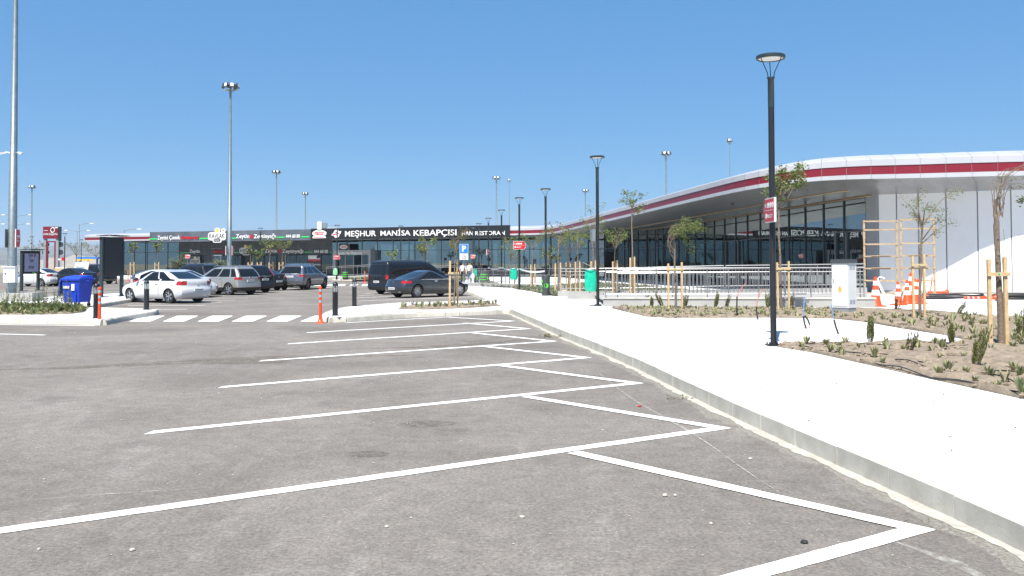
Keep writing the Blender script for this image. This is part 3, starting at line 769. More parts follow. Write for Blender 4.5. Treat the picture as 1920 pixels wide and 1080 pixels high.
def oval_on(pl, box, name, m, parent, th=.05, off=0.0, n=28, pw=1.0):
    x0, y0, x1, y1 = box; a0, zt = pl.hit(x0, y0); a1, zb = pl.hit(x1, y1); zt = (zt + pl.hit(x1, y0)[1]) / 2; zb = (zb + pl.hit(x0, y1)[1]) / 2
    ca, cz, ra, rz = (a0 + a1) / 2, (zt + zb) / 2, (a1 - a0) / 2, (zt - zb) / 2
    sg = lambda v: math.copysign(abs(v) ** pw, v)
    P = [(ca + ra * sg(cos(2 * pi * k / n)), cz + rz * sg(sin(2 * pi * k / n))) for k in range(n)]
    vs = [pl.pt(a, z, off) for a, z in P] + [pl.pt(a, z, off + th) for a, z in P]
    return MB().add(vs, [tuple(range(n)), tuple(range(n, 2 * n))[::-1]] + [(i, (i + 1) % n, n + (i + 1) % n, n + i) for i in range(n)]).build(name, m, parent)
SP = Plane((-49.05, 119.1), (-0.35, 101.0))
OZ = (0, 0, 0)
def wallsign(pxa, pxb, yt, yb, zt, zb, name, label, m):
    t = thing(name, label, 'sign', OZ)
    a0 = SP.hit(pxa, 440)[0]; a1 = SP.hit(pxb, 440)[0]
    n = 6; w = (a1 - a0) / n
    for k in range(n):
        v = [SP.pt(a0 + w * k, zb), SP.pt(a0 + w * (k + 1) - .01, zb), SP.pt(a0 + w * (k + 1) - .01, zt), SP.pt(a0 + w * k, zt)]; v2 = [p - SP.n * .3 for p in v]
        MB().add(v + v2, [(0, 1, 2, 3), (7, 6, 5, 4), (0, 4, 5, 1), (3, 2, 6, 7), (0, 3, 7, 4), (1, 5, 6, 2)]).build('sign_board', m, t)
    return t
g1 = wallsign(281, 582.5, 0, 0, 6.08, 4.72, 'olive_shop_sign', 'long mottled grey fascia sign with white and red olive shop lettering', M['sign_grey'])
g2 = wallsign(583, 955.5, 0, 0, 6.15, 4.78, 'restaurant_sign', 'long black fascia sign with bold white restaurant lettering', M['sign_black'])
for x0, x1, y in ((280, 295, 448), (374.5, 391, 447), (432, 442, 446.5), (520, 534, 444.8), (565.5, 580, 444)): plate_on(SP, (x0, y - 1.1, x1, y + 1.1), 'green_bar', M['letter_green'], g1, .05)
put_text(SP, 'Zeytini Çoook', (296, 441.5, 338.5, 451.5), 'lettering', M['letter_white'], g1, .018)
put_text(SP, 'Seviyoruz', (340.5, 441.8, 373, 450.6), 'lettering', M['letter_red'], g1, .018)
put_text(SP, 'Zeytin', (443, 439, 468, 448.9), 'lettering', M['letter_white'], g1, .018)
put_text(SP, '&', (469.5, 439, 475.5, 447), 'lettering', M['letter_red'], g1, .018)
put_text(SP, 'Zeytinyağı', (476.5, 438.3, 518, 449), 'lettering', M['letter_white'], g1, .018)
put_text(SP, '444 68 80', (536.5, 439.5, 563, 446), 'lettering', M['letter_white'], g1, .018)
put_text(SP, 'MEŞHUR', (647.5, 432, 705.5, 446.3), 'letter', M['letter_white'], g2, .014, split=True)
put_text(SP, 'MANİSA', (714, 428.8, 770, 442), 'letter', M['letter_white'], g2, .014, split=True)
put_text(SP, 'KEBAPÇISI', (776, 430.6, 856.5, 444.5), 'letter', M['letter_white'], g2, .014, split=True)
put_text(SP, 'HAN', (866.7, 433.6, 887, 441.2), 'letter', M['letter_white'], g2, .014, split=True)
put_text(SP, 'RESTORAN', (891.5, 433.2, 947, 440.8), 'letter', M['letter_white'], g2, .014, split=True)
oval_on(SP, (586, 431.2, 612.5, 444), 'emblem_oval', M['letter_white'], g2, .06, 0)
oval_on(SP, (588.2, 432.2, 610.3, 443), 'emblem_ring', M['pale_green_film'], g2, .01, .061); oval_on(SP, (588.9, 432.6, 609.6, 442.6), 'emblem_field', M['letter_white'], g2, .01, .072)
put_text(SP, 'maccur', (590.8, 434.8, 608, 440.8), 'lettering', M['letter_red'], g2, .02, .01, .09)
oval_on(SP, (599, 431.9, 602, 434), 'emblem_leaf', M['letter_green'], g2, .01, .09); plate_on(SP, (587, 443.2, 611.5, 446.6), 'emblem_ribbon', M['letter_white'], g2, .05, .05)
plate_on(SP, (590, 444.4, 608, 445.4), 'ribbon_script', M['letter_red'], g2, .01, .101)
oval_on(SP, (625.5, 430.8, 637, 446), 'emblem_disc', M['letter_white'], g2, .06, 0); 
def poly_on(pl, pts, name, m, parent, th=.03, off=0.0):
    P = [pl.hit(*p) for p in pts]; n = len(P); vs = [pl.pt(a, z, off) for a, z in P] + [pl.pt(a, z, off + th) for a, z in P]
    return MB().add(vs, [tuple(range(n)), tuple(range(n, 2 * n))[::-1]] + [(i, (i + 1) % n, n + (i + 1) % n, n + i) for i in range(n)]).build(name, m, parent)
poly_on(SP, [(622.5, 439), (630, 436), (640.5, 433), (639.5, 438), (633, 441.5), (623, 442.3)], 'emblem_band', M['letter_white'], g2, .03, .06)
poly_on(SP, [(623.5, 440), (632, 437.6), (638, 436.6), (637, 438), (631, 440), (624, 441.6)], 'emblem_script', M['letter_red'], g2, .01, .09)
poly_on(SP, [(627, 436), (633, 434.8), (636, 435.5), (631, 436.6)], 'emblem_script', M['sign_black'], g2, .01, .09)
def plaque(pl, x0, y0, s, parent, white, dark, off=0.08):
    X = lambda u: x0 + u * s; Y = lambda u: y0 + u * s
    oval_on(pl, (X(12), Y(0), X(22), Y(10)), 'emblem_arch', white, parent, .05, off); oval_on(pl, (X(24), Y(1.2), X(32.5), Y(9.6)), 'emblem_disc', white, parent, .05, off)
    oval_on(pl, (X(14), Y(1.8), X(20.3), Y(9)), 'olive_emblem', M['yellow_paint'], parent, .02, off + .05)
    poly_on(pl, [(X(26.6), Y(4)), (X(28.2), Y(3.4)), (X(29.8), Y(4)), (X(28.3), Y(7.6))], 'heart_emblem', M['letter_red'], parent, .02, off + .05)
    oval_on(pl, (X(0), Y(8), X(33.5), Y(24)), 'emblem_plaque', white, parent, .06, off + .01, pw=.45)
    oval_on(pl, (X(9), Y(19.5), X(25), Y(28)), 'emblem_tab', white, parent, .06, off + .015, pw=.45)
    oval_on(pl, (X(10.5), Y(20.4), X(23.4), Y(26)), 'emblem_pill', dark, parent, .02, off + .08, pw=.45)
    put_text(pl, 'KAVLAK', (X(2.6), Y(11), X(31), Y(19.6)), 'lettering', dark, parent, .0, .01, off + .09)
    put_text(pl, 'Zeytin', (X(12), Y(21.2), X(22), Y(25.4)), 'lettering', white, parent, .0, .01, off + .115)
plaque(SP, 391.5, 427, 1.0, g1, M['letter_white'], M['sign_black'])
# lower shop signs on the tiled wall
a, _ = fac_at(s_t0); b, _ = fac_at(s_t1); FP = Plane((a.x, a.y), (b.x, b.y)); FP.o = FP.o + FP.n * .07
lo = thing('shop_lettering', 'dim lettering with green bars and emblem on the tiled wall under the canopy', 'sign', OZ)
for x0, x1, y in ((338, 354, 474), (432, 448, 473.4), (476, 494, 473), (571, 586, 472.8), (618, 622, 472.8)): plate_on(FP, (x0, y - .7, x1, y + .7), 'green_bar', M['letter_green'], lo, .01)
put_text(FP, 'Zeytin', (356, 468, 375.5, 476), 'lettering', M['letter_white'], lo, .01); put_text(FP, 'Seviyoruz', (400.5, 468, 430, 476), 'lettering', M['letter_red'], lo, .01)
put_text(FP, 'Zeytin', (497, 467, 520, 475.6), 'lettering', M['letter_white'], lo, .01); put_text(FP, '&', (522, 467.5, 528, 473.5), 'lettering', M['letter_red'], lo, .01)
put_text(FP, 'Zeytinyağı', (530, 466.8, 569, 476), 'lettering', M['letter_white'], lo, .01); put_text(FP, '444 68 80', (589, 468.2, 615.5, 474.4), 'lettering', M['letter_white'], lo, .01)
plaque(FP, 449.5, 458.5, .72, lo, M['letter_dim'], M['sign_black'], .02)
plaque(FP, 357, 481, .56, lo, M['letter_dim'], M['sign_black'], .02)
# van picture and words on the shop poster
po = thing('window_poster', 'dark shop window poster with a white and red van picture and white words', 'poster', OZ)
poly_on(FP, [(578, 479), (596, 479), (600.5, 485), (600.5, 490), (578, 490)], 'poster_van', M['letter_white'], po, .01, .02)
poly_on(FP, [(578, 486), (600.5, 486), (600.5, 490.5), (578, 490.5)], 'poster_stripe', M['letter_red'], po, .01, .031)
poly_on(FP, [(594, 479.6), (597, 479.6), (599.4, 484.5), (594, 484.5)], 'poster_windscreen', M['sign_black'], po, .01, .033)
put_text(FP, 'BANDO', (580, 480.4, 591.5, 484.4), 'lettering', M['sign_black'], po, .0, .005, .04) if False else None
for x in (583, 596): oval_on(FP, (x - 1.6, 488.6, x + 1.6, 492), 'poster_wheel', M['sign_black'], po, .01, .045)
put_text(FP, 'Sır Nereye', (577.5, 493, 601, 499.4), 'lettering', M['letter_white'], po, .01, .01, .03)
# portal of the restaurant
a, d = fac_at(fac_param(626)); b, _ = fac_at(fac_param(694)); PP = Plane((a.x, a.y), (b.x, b.y)); PP.o = PP.o + PP.n * 1.4
pr = thing('entrance_porch', 'grey boxed glass entrance porch with white lettering under the black sign', 'porch', OZ)
a0 = PP.hit(625, 500)[0]; a1 = PP.hit(694.5, 500)[0]
def pbox(a0, a1, z0, z1, o0, o1, name, m):
    v = [PP.pt(a, z, o) for a in (a0, a1) for z in (z0, z1) for o in (o0, o1)]
    return MB().add(v, [(0, 1, 3, 2), (4, 6, 7, 5), (0, 4, 5, 1), (2, 3, 7, 6), (0, 2, 6, 4), (1, 5, 7, 3)]).build(name, m, pr)
pbox(a0, a1, 2.92, 3.5, -1.3, 0, 'lintel', M['pipe_grey']); pbox(a0, a0 + .3, PZ, 2.915, -1.3, 0, 'jamb', M['pipe_grey']); pbox(a1 - .3, a1, PZ, 2.915, -1.3, 0, 'jamb', M['pipe_grey'])
W4 = (a1 - a0 - .6) / 4
for k in range(4):
    if k != 2: pbox(a0 + .3 + W4 * k + .04, a0 + .3 + W4 * (k + 1) - .04, PZ, 2.85, -.5, -.47, 'glass_door', M['shop_glass'])
    pbox(a0 + .3 + W4 * k - .04, a0 + .3 + W4 * k + .04, PZ, 2.9, -.55, -.42, 'door_frame', M['stainless'])
put_text(PP, 'Manisa Han Restoran', (632, 471.3, 679, 477.6), 'lettering', M['letter_white'], pr, .02, .02, .03)
bs = thing('blade_sign', 'small black plate with a pale oval emblem above the entrance porch', 'sign', OZ)
plate_on(PP, (635, 456.5, 652, 469), 'plate', M['sign_black'], bs, .1, -.2)
oval_on(PP, (636.3, 459, 651, 467), 'emblem_oval', M['letter_dim'], bs, .03, -.1); plate_on(PP, (639, 462, 649, 464), 'emblem_script', M['letter_red'], bs, .01, -.07)
# ================================================================== LAMPS AND MASTS
LH = 5.55
def make_lamp():
    t = thing('street_lamp', '', 'street lamp', OZ)
    m = MB(); m.tube([(0, 0, .02), (0, 0, LH - 1.0)], .058, 14); m.tube([(0, 0, .02), (0, 0, .06)], .085, 14)
    m.build('pole', M['black_steel'], t, True)
    m = MB().box((0, 0, .012), (.26, .26, .024))
    for i in (-1, 1):
        for j in (-1, 1): m.tube([(i * .095, j * .095, .02), (i * .095, j * .095, .06)], .014, 6)
    m.build('base_plate', M['black_steel'], t)
    m = MB().tube([(0, 0, LH - 1.0), (0, 0, LH - .46), (0, 0, LH - .44), (0, 0, LH - .42)], [.061, .061, .078, .075], 14); m.build('collar', M['dark_slate_steel'], t, True)
    for k in range(3):
        q = radians(90 + 120 * k - 12); c, s = cos(q), sin(q)
        MB().tube([(.06 * c, .06 * s, LH - .43), (.075 * c, .075 * s, LH - .34), (.22 * c, .22 * s, LH - .06)], .009, 6).build('arm', M['dark_slate_steel'], t)
    m = MB().lathe([(.235, LH - .075), (.268, LH - .07), (.275, LH - .05), (.272, LH - .01), (.255, LH), (.0, LH + .012)], 36); m.build('ring_head', M['dark_slate_steel'], t, True)
    MB().lathe([(.236, LH - .06), (.18, LH - .075), (.08, LH - .083), (.0, LH - .085)], 30).build('diffuser', M['lens_white'], t, True)
    return t
lamp = make_lamp(); first = True
LB = [(1450.5, 648, 'nearest black ring head lamp post, on the white pavement with a red plate'), (1121, 573.5, 'second nearest black ring head lamp post, beside the ramp with a torn green bag'), (1023.5, 549.5, 'black ring head lamp post rising behind the round black litter bin'),
      (974, 543, 'black ring head lamp post carrying the red arrow plate beside the planting bed'), (940.5, 534, 'black ring head lamp post tied with barrier tape, left of the red arrow plate'), (916, 528, 'black ring head lamp post standing before the end of the black sign'),
      (898, 524, 'far black ring head lamp post half hidden by letters of the black sign'), (887, 521, 'farthest black ring head lamp post near the three waiting people')]
lamps = []
for x, y, lab in LB:
    o = lamp if first else copy_tree(lamp); first = False
    o.location = G(x, y, PZ); o['label'] = lab; o['group'] = 'black ring head lamp posts along the pavement'; lamps.append(o)
for x, D, lab in ((632, 90, 'slim black lamp post in front of the round emblem on the black sign'), (751.5, 92, 'slim black lamp post in front of the white sign letters above the black van'), (488, 97, 'slim black lamp post in front of the olive shop sign'),
                  (121, 108, 'slim black lamp post right of the red pylon'), (152, 135, 'small far black lamp post behind the white tilted billboard'), (59, 120, 'slim black lamp post behind the lit advert case')):
    o = copy_tree(lamp); p = AT(x, 500, D); o.location = (p.x, D, PZ if x > 400 else 0); o['label'] = lab; o['group'] = 'black lamp posts near the shops'
# red direction plates
def arrow_plate(loc, rz, label, flip=1, w=.62, h=.46, brackets=True, texts=True):
    t = thing('direction_sign', label, 'sign', loc, rz)
    P = [(-w / 2, -h / 2), (w / 2 - .1, -h / 2), (w / 2, 0), (w / 2 - .1, h / 2), (-w / 2, h / 2)]
    T = Matrix(((flip, 0, 0, 0), (0, 0, 1, 0), (0, 1, 0, 0), (0, 0, 0, 1)))
    MB().prism(P, -.02, .02, T=T).build('border', M['letter_white'], t)
    P2 = [(x * .95, y * .93) for x, y in P]
    MB().prism(P2, -.024, .024, T=T).build('panel', M['letter_red'], t)
    def tx(s, x0, x1, z0, z1):
        vs, fs = text_mb(s, .03, .0); X0 = min(v.x for v in vs); X1 = max(v.x for v in vs); Y0 = min(v.y for v in vs); Y1 = max(v.y for v in vs)
        MB().add([(x0 + (v.x - X0) / (X1 - X0) * (x1 - x0), -.028, z0 + (v.y - Y0) / (Y1 - Y0) * (z1 - z0)) for v in vs], fs).build('lettering', M['letter_white'], t)
    s = flip
    xa = -w / 2 + .04 if s > 0 else -w / 2 + .10
    tx('WC', xa, xa + .11, .05, .13)
    for k in range(3): MB().lathe([(.0, -.029), (.055, -.029), (.055, -.025)], 14, (xa + .19 + k * .125, 0, .095), 'Y').build('pictogram', M['letter_white'], t)
    MB().lathe([(.0, -.029), (.05, -.029), (.05, -.025)], 14, (xa + .08, 0, -.105), 'Y').build('pictogram', M['letter_white'], t)
    tx('MESCİT', xa + .15, xa + .44, -.145, -.06)
    MB().box((0, -.026, 0), (w * .8, .004, .008)).build('rule', M['letter_white'], t)
    m = MB()
    for z in (-h / 2 + .03, h / 2 - .03): m.box((.0, .05, z), (.12, .10, .03))
    m.build('bracket', M['galvanised'], t); return t
p = lamps[0].location; arrow_plate((p.x - .075, p.y - .10, AT(1444, 395, p.y).z), radians(-88), 'burgundy toilet and prayer room plate clamped to the nearest lamp post', -1)
p = lamps[3].location; arrow_plate((p.x + .02, p.y - .12, AT(974, 460, p.y).z), radians(-2), 'red toilet and prayer room arrow plate on a mid distance lamp post', 1, .78, .5)
arrow_plate((AT(632, 480, 89.8).x - .02, 89.8, AT(632, 482.5, 89.8).z), 0, 'red arrow plate on the slim post beside the entrance porch', 1, .72, .46)
p = lamps[7].location; arrow_plate((p.x, p.y - .12, AT(886, 481, p.y).z), 0, 'small far red plate above the beige shirted person', 1, .5, .46)
p = lamps[5].location; arrow_plate((p.x - .05, p.y - .12, AT(915, 473, p.y).z), radians(62), 'small red plate seen nearly edge on upon a far lamp post', 1, .5, .5)
arrow_plate((AT(352, 481, 86).x, 86, AT(352, 481, 86).z), 0, 'small red arrow plate above the round olive tree by the shops', 1, .55, .4)
MB_ = thing('direction_sign_post', 'thin grey post carrying the small red arrow plate by the shops', 'post', (AT(352, 481, 86.15).x, 86.15, PZ))
MB().tube([(0, 0, 0), (0, 0, 2.5)], .03, 6).build('post', M['galvanised'], MB_)
# box plate seen edge on, on the second lamp
p = lamps[1].location; t = thing('plate_box', 'white plate fixed edge on to the second nearest lamp post', 'sign', (p.x - .17, p.y + .02, AT(1117, 441, p.y).z), radians(8))
MB().box((0, 0, 0), (.12, .3, .42)).build('plate', M['galvanised'], t)
for z in (-.21, .21): MB().box((.12, 0, z), (.3, .05, .02)).build('clamp', M['galvanised'], t)
# tall flood light masts
MH = 16.1
def make_mast():
    t = thing('floodlight_mast', '', 'floodlight mast', OZ)
    MB().tube([(0, 0, .02), (0, 0, 5.4), (0, 0, 5.41), (0, 0, MH - .9)], [.20, .165, .158, .085], 16).build('pole', M['galvanised'], t, True)
    MB().tube([(0, 0, MH - 1.1), (0, 0, MH - .45)], .10, 10).build('pole_head', M['pipe_grey'], t)
    m = MB().box((0, 0, MH - .42), (1.15, .16, .12)); m.box((0, 0, MH - .42), (.16, 1.15, .12)); m.build('cross_arm', M['galvanised'], t)
    for q_, r_ in ((-62, .50), (-118, .50), (2, .60), (178, .60), (62, .5), (118, .5)):
        q = radians(q_); R_ = Matrix.Rotation(q, 3, 'Z') @ Matrix.Rotation(radians(-16), 3, 'Y')
        c = Vector((cos(q) * r_, sin(q) * r_, MH - .08))
        f = MB().box(c, (.10, .34, .42), M=R_).build('floodlight', M['bin_black'], t)
        MB().box(c + R_ @ Vector((.052, 0, .02)), (.012, .25, .28), M=R_).build('lens', M['lens_white'], f)
    MB().box((0, 0, .012), (.55, .55, .03)).build('base_plate', M['galvanised'], t)
    return t
mast = make_mast(); first = True
for x, D, z, lab, h in ((22.5, 38.6, PZ, 'huge galvanised floodlight mast at the left edge rising out of frame', 1), (430, 71, PZ, 'tall grey floodlight mast in front of the olive shop sign', 1),
                        (517.5, 136, 0, 'floodlight mast far behind the olive shop lettering, between two others', 1), (572, 178, 0, 'smallest floodlight mast left of the rooftop unit', 1), (58, 161, 0, 'far floodlight mast over the advert case at the left', 1),
                        (931, 146, 0, 'floodlight mast behind the right end of the black sign', 1), (1250, 114, 0, 'floodlight mast rising behind the curving canopy, middle right', 1), (1098, 172, 0, 'short looking floodlight mast behind the canopy near the second lamp', 1),
                        (955, 150, 0, 'very thin pale mast just right of the black sign end', .7), (1370, 102, 0, 'thin pale mast behind the canopy left of the nearest lamp', .72)):
    o = mast if first else copy_tree(mast); first = False
    p = AT(x, 505, D); o.location = (p.x, D, z); o['label'] = lab; o['group'] = 'floodlight masts round the car park'
    if h != 1: o.scale = (.45, .45, 1.0 if x < 1000 else 1.0)
# left mast: box, cameras, plates, concrete base
mx, my = AT(22.5, 505, 38.6).x, 38.6
t = thing('control_cabinet', 'light grey control box strapped to the big left mast', 'control box', (mx + .16, my - .38, AT(16, 511, 38.2).z))
MB().box((0, 0, -.1), (.50, .26, .66)).build('case', M['white_metal'], t); MB().box((-.02, 0, .25), (.6, .34, .05)).build('canopy', M['white_metal'], t); MB().box((-.16, -.14, -.05), (.04, .02, .08)).build('latch', M['black_plastic'], t)
for s, lab in ((-1, 'left camera on the big mast'), (1, 'right camera on the big mast')):
    t = thing('security_camera', ('small white security camera on the left side of the big mast' if s < 0 else 'small white security camera on the right side of the big mast'), 'camera', (mx, my - .05, AT(20, 287, my).z))
    MB().tube([(s * .14, 0, 0), (s * .34, -.05, .02)], .025, 6).build('bracket', M['galvanised'], t); MB().bar((s * .30, -.05, 0), (s * .52, -.2, -.06), .09, .09).build('housing', M['white_metal'], t)
arrow_plate((mx + .26, my - .05, AT(30, 447, my).z), radians(103), 'red plate seen edge on at the right side of the big left mast', 1, .62, .8)
t = thing('plate_box', 'green backed plate edge on at the left side of the big mast', 'sign', (mx - .26, my, AT(11, 447, my).z), radians(80)); MB().box((0, 0, 0), (.6, .04, .8)).build('plate', M['dark_slate_steel'], t); t.rotation_euler.z = radians(112)
t = thing('mast_footing', 'pale concrete footing block under the big left mast in weeds', 'footing', (mx + .35, my - .1, PZ)); MB().box((0, 0, .17), (1.7, .9, .34)).build('block', M['ramp_concrete'], t)
# small plate pair on the second mast
q = AT(432, 470, 70.7); arrow_plate((q.x + .2, 70.7, q.z - .0), radians(92), 'small red plate edge on at the mast before the olive shop', 1, .5, .75)
t = thing('plate_box', 'grey plate edge on at the left of the mast before the olive shop', 'sign', (q.x - .26, 70.7, q.z), radians(80)); MB().box((0, 0, 0), (.5, .04, .75)).build('plate', M['white_metal'], t)
# curved arm highway lamps, far left
def highway_lamp(x, y, D, arms, lab):
    p = AT(x, 500, D); t = thing('highway_lamp', lab, 'street lamp', (p.x, D, 0), 0, 'far highway lamps with long arms'); H = AT(x, y, D).z
    MB().tube([(0, 0, 0), (0, 0, H)], [.13, .06], 6).build('pole', M['galvanised'], t)
    for s in arms:
        MB().tube([(0, 0, H - .3), (s * .9, 0, H), (s * 2.6, 0, H + .15)], .05, 5).build('arm', M['galvanised'], t)
        MB().ball((s * 2.9, 0, H + .12), (.55, .2, .1), 8).build('lamp_head', M['lens_white'], t)
highway_lamp(30, 404, 190, (1, -1), 'far highway lamp just right of the big left mast, upper pair'); highway_lamp(144, 433, 230, (-1, 1), 'far highway lamp with two arms right of the red pylon')
highway_lamp(148, 420, 210, (1,), 'far highway lamp with one arm reaching right above the dark board'); highway_lamp(232, 431, 170, (1,), 'far highway lamp seen over the white canopy end at left'); highway_lamp(28, 421, 205, (1, -1), 'far highway lamp just right of the big left mast, lower pair')
# ================================================================== BOLLARDS, FLEX POSTS, BINS
def make_bollard():
    t = thing('bollard_light', '', 'bollard', OZ)
    MB().lathe([(.0, 0), (.115, 0), (.115, .02), (.085, .025), (.085, .70), (.09, .71)], 16).build('post', M['black_steel'], t, True)
    MB().lathe([(.070, .71), (.070, .90)], 14).build('glass', M['lamp_glass'], t, True)
    MB().lathe([(.03, .71), (.045, .8), (.03, .9)], 10).build('reflector', M['lens_white'], t, True)
    MB().lathe([(.088, .90), (.09, .93), (.075, .98), (.04, 1.02), (.0, 1.03)], 16).build('dome_cap', M['black_steel'], t, True)
    for k in range(4):
        q = k * pi / 2 + .3; MB().tube([(.078 * cos(q), .078 * sin(q), .70), (.078 * cos(q), .078 * sin(q), .91)], .006, 4).build('rod', M['black_steel'], t)
    return t
bol = make_bollard(); first = True
for x, y, lab in ((180.5, 596.5, 'black bollard light beside an orange post at the left pavement corner'), (274.5, 580.5, 'black bollard light in front of the white sedan'), (628.5, 591.5, 'nearer of two black bollard lights on the middle island tip'), (664.5, 574, 'farther of two black bollard lights on the middle island tip')):
    o = bol if first else copy_tree(bol); first = False; o.location = G(x, y, PZ); o['label'] = lab; o['group'] = 'black bollard lights'
def make_flex():
    t = thing('flexible_post', '', 'traffic post', OZ)
    MB().lathe([(.0, 0), (.13, 0), (.13, .015), (.08, .05), (.055, .14), (.045, .25), (.042, 1.0), (.05, 1.02), (.05, 1.05), (.035, 1.08), (.0, 1.085)], 14).build('post', M['orange_plastic'], t, True)
    for z in (.60, .76, .92): MB().lathe([(.0455, z), (.0455, z + .07)], 14).build('band', M['reflective_band'], t, True)
    return t
fx = make_flex(); first = True
for x, y, z, lab in ((186.5, 609, 0, 'orange flexible post at the left kerb corner by a black bollard'), (600.5, 606, 0, 'orange flexible post at the tip of the middle island'), (684, 531, 0, 'small distant orange post beside the far crossing left of the black van'),
                     (218, 532, 0, 'small distant orange post seen right of the dark board'), (240, 528, 0, 'small distant orange post behind the parked white car')):
    o = fx if first else copy_tree(fx); first = False; o.location = G(x, y, z); o['label'] = lab; o['group'] = 'orange flexible posts'
# blue wheeled container
def blue_container():
    c = G(137, 577, PZ); t = thing('wheeled_container', 'blue four wheeled rubbish container standing among weeds', 'rubbish container', (c.x + .05, c.y + .2, PZ), radians(-16)); t.scale = (.74, .80, .98)
    def bx(x0, x1, y0, y1, z0, z1, tp=.0): return [(x0 + tp, y0 + tp, z0), (x1 - tp, y0 + tp, z0), (x1 - tp, y1 - tp, z0), (x0 + tp, y1 - tp, z0), (x0, y0, z1), (x1, y0, z1), (x1, y1, z1), (x0, y1, z1)]
    F = [(0, 3, 2, 1), (4, 5, 6, 7), (0, 1, 5, 4), (1, 2, 6, 5), (2, 3, 7, 6), (3, 0, 4, 7)]
    MB().add(bx(-.52, .52, -.42, .42, .2, 1.02, .07), F).build('body', M['blue_plastic'], t)
    MB().box((0, 0, 1.04), (1.14, .94, .06)).build('rim', M['blue_plastic'], t)
    MB().add([(-.56, -.46, 1.07), (.56, -.46, 1.07), (.56, .46, 1.07), (-.56, .46, 1.07), (-.5, -.2, 1.16), (.5, -.2, 1.16), (.5, .34, 1.2), (-.5, .34, 1.2)], F).build('lid', M['blue_plastic'], t)
    MB().box((-.64, -.1, .75), (.06, .7, .6), M=Matrix.Rotation(radians(7), 3, 'Y')).build('open_flap', M['blue_plastic'], t)
    MB().box((-.24, -.43, .76), (.36, .012, .10)).build('label_plate', M['letter_white'], t); MB().box((.15, -.425, .76), (.18, .012, .24)).build('sticker', M['plate_white'], t)
    MB().box((-.1, -.40, .52), (.05, .03, .5)).build('rib', M['blue_plastic'], t); MB().box((.3, -.40, .52), (.05, .03, .5)).build('rib', M['blue_plastic'], t)
    for sx in (-1, 1):
        for sy in (-1, 1):
            wq = MB().lathe([(.0, -.03), (.09, -.03), (.10, -.015), (.10, .015), (.09, .03), (.0, .03)], 12, (sx * .4, sy * .3, .10), 'Y').build('caster', M['tyre'], t)
            MB().box((sx * .4, sy * .3, .16), (.06, .09, .1)).build('fork', M['galvanised'], wq)
        MB().tube([(sx * .58, -.1, 1.0), (sx * .66, 0, .98), (sx * .58, .1, 1.0)], .02, 6).build('handle', M['blue_plastic'], t)
blue_container()
# litter bins
def round_bin(x, y, lab, h=.86, r=.20, dots=True, stripes=False, cat='litter bin'):
    c = G(x, y, PZ); t = thing('litter_bin', lab, cat, (c.x, c.y + r, PZ))
    MB().lathe([(.0, 0), (r * .92, 0), (r * .96, .03), (r, .05), (r, h - .03), (r * .97, h)], 24).build('body', M['bin_black'], t, True)
    MB().lathe([(r * .97, h), (r * .9, h + .02), (r * .5, h + .03), (0, h + .03)], 24).build('lid', M['bin_black'], t, True)
    if dots:
        for q, z, rr in ((-82, h * .5, .115), (-160, h * .72, .09), (-20, h * .74, .08), (-165, h * .5, .09), (-170, .25, .08)):
            a = radians(q); n = 14; vs = []
            for k in range(n):
                u = rr * cos(2 * pi * k / n) / r; vs.append(((r + .004) * cos(a + u), (r + .004) * sin(a + u), z + rr * sin(2 * pi * k / n)))
            MB().poly(vs).build('dot', M['lime'], t)
    if stripes:
        for z in (.27, .47, .67): MB().lathe([(r + .004, z), (r + .004, z + .07)], 20).build('stripe', M['lime'], t, True)
    return t
round_bin(1023.5, 554.5, 'round black litter bin with a lime green dot at the bed edge', .98)
round_bin(907, 531.5, 'black litter bin with three lime green stripes beside the person in black', 1.0, .30, False, True)
round_bin(893, 529.5, 'dark litter bin with a green bag and lime dot behind the coupe', .7, .22)
round_bin(646.5, 524.5, 'small far black bin with lime green stripes near the entrance porch', .85, .27, False, True)
# hanging green bags
def bag(c, w, h, lab, m, holder=True, seed=1, lid=False):
    t = thing('rubbish_bag', lab, 'rubbish bag', c); R2 = random.Random(seed); nz, nk = 9, 16; vs = []; fs = []
    for j in range(nz):
        v = j / (nz - 1); ww = w / 2 * (.92 + .16 * sin(v * 2.4)) * (1 - .10 * (v > .9)); dd = w * .28 * (.5 + sin(min(v * 2.2, 1.6)) * .6)
        for k in range(nk):
            q = 2 * pi * k / nk; vs.append((ww * math.copysign(abs(cos(q)) ** .6, cos(q)) + R2.uniform(-.008, .008), dd * sin(q) + R2.uniform(-.015, .015), -h * v + R2.uniform(-.008, .008)))
    for j in range(nz - 1):
        for k in range(nk): fs.append((j * nk + k, j * nk + (k + 1) % nk, (j + 1) * nk + (k + 1) % nk, (j + 1) * nk + k))
    fs.append(tuple((nz - 1) * nk + k for k in range(nk)))
    MB().add(vs, fs).build('film', m, t, True)
    if holder: MB().tube([(w * .5 * cos(q), w * .3 * sin(q), .0) for q in [2 * pi * k / 16 for k in range(17)]] , .012, 5).build('hoop', M['galvanised'], t)
    if lid: MB().box((-.06, 0, .16), (w * 1.15, w * .55, .02), M=Matrix.Rotation(radians(27), 3, 'Y')).build('lid', M['stainless'], t)
    m = MB()
    for k in range(9): m.ball((R2.uniform(-.6, .6) * w / 2, R2.uniform(-.1, .1) * w, -h * R2.uniform(.55, .93)), R2.uniform(.03, .07), 6)
    return t
p = lamps[1].location; bag((p.x - .27, p.y - .08, AT(1108, 505.5, p.y).z), .42, .80, 'large translucent green rubbish bag hanging from the second nearest lamp post', M['green_film'], lid=True)
p = lamps[3].location; bag((p.x - .34, p.y - .05, AT(965, 503.5, p.y).z), .40, .66, 'green rubbish bag hanging left of the lamp post with the red arrow plate', M['green_film'], seed=3)
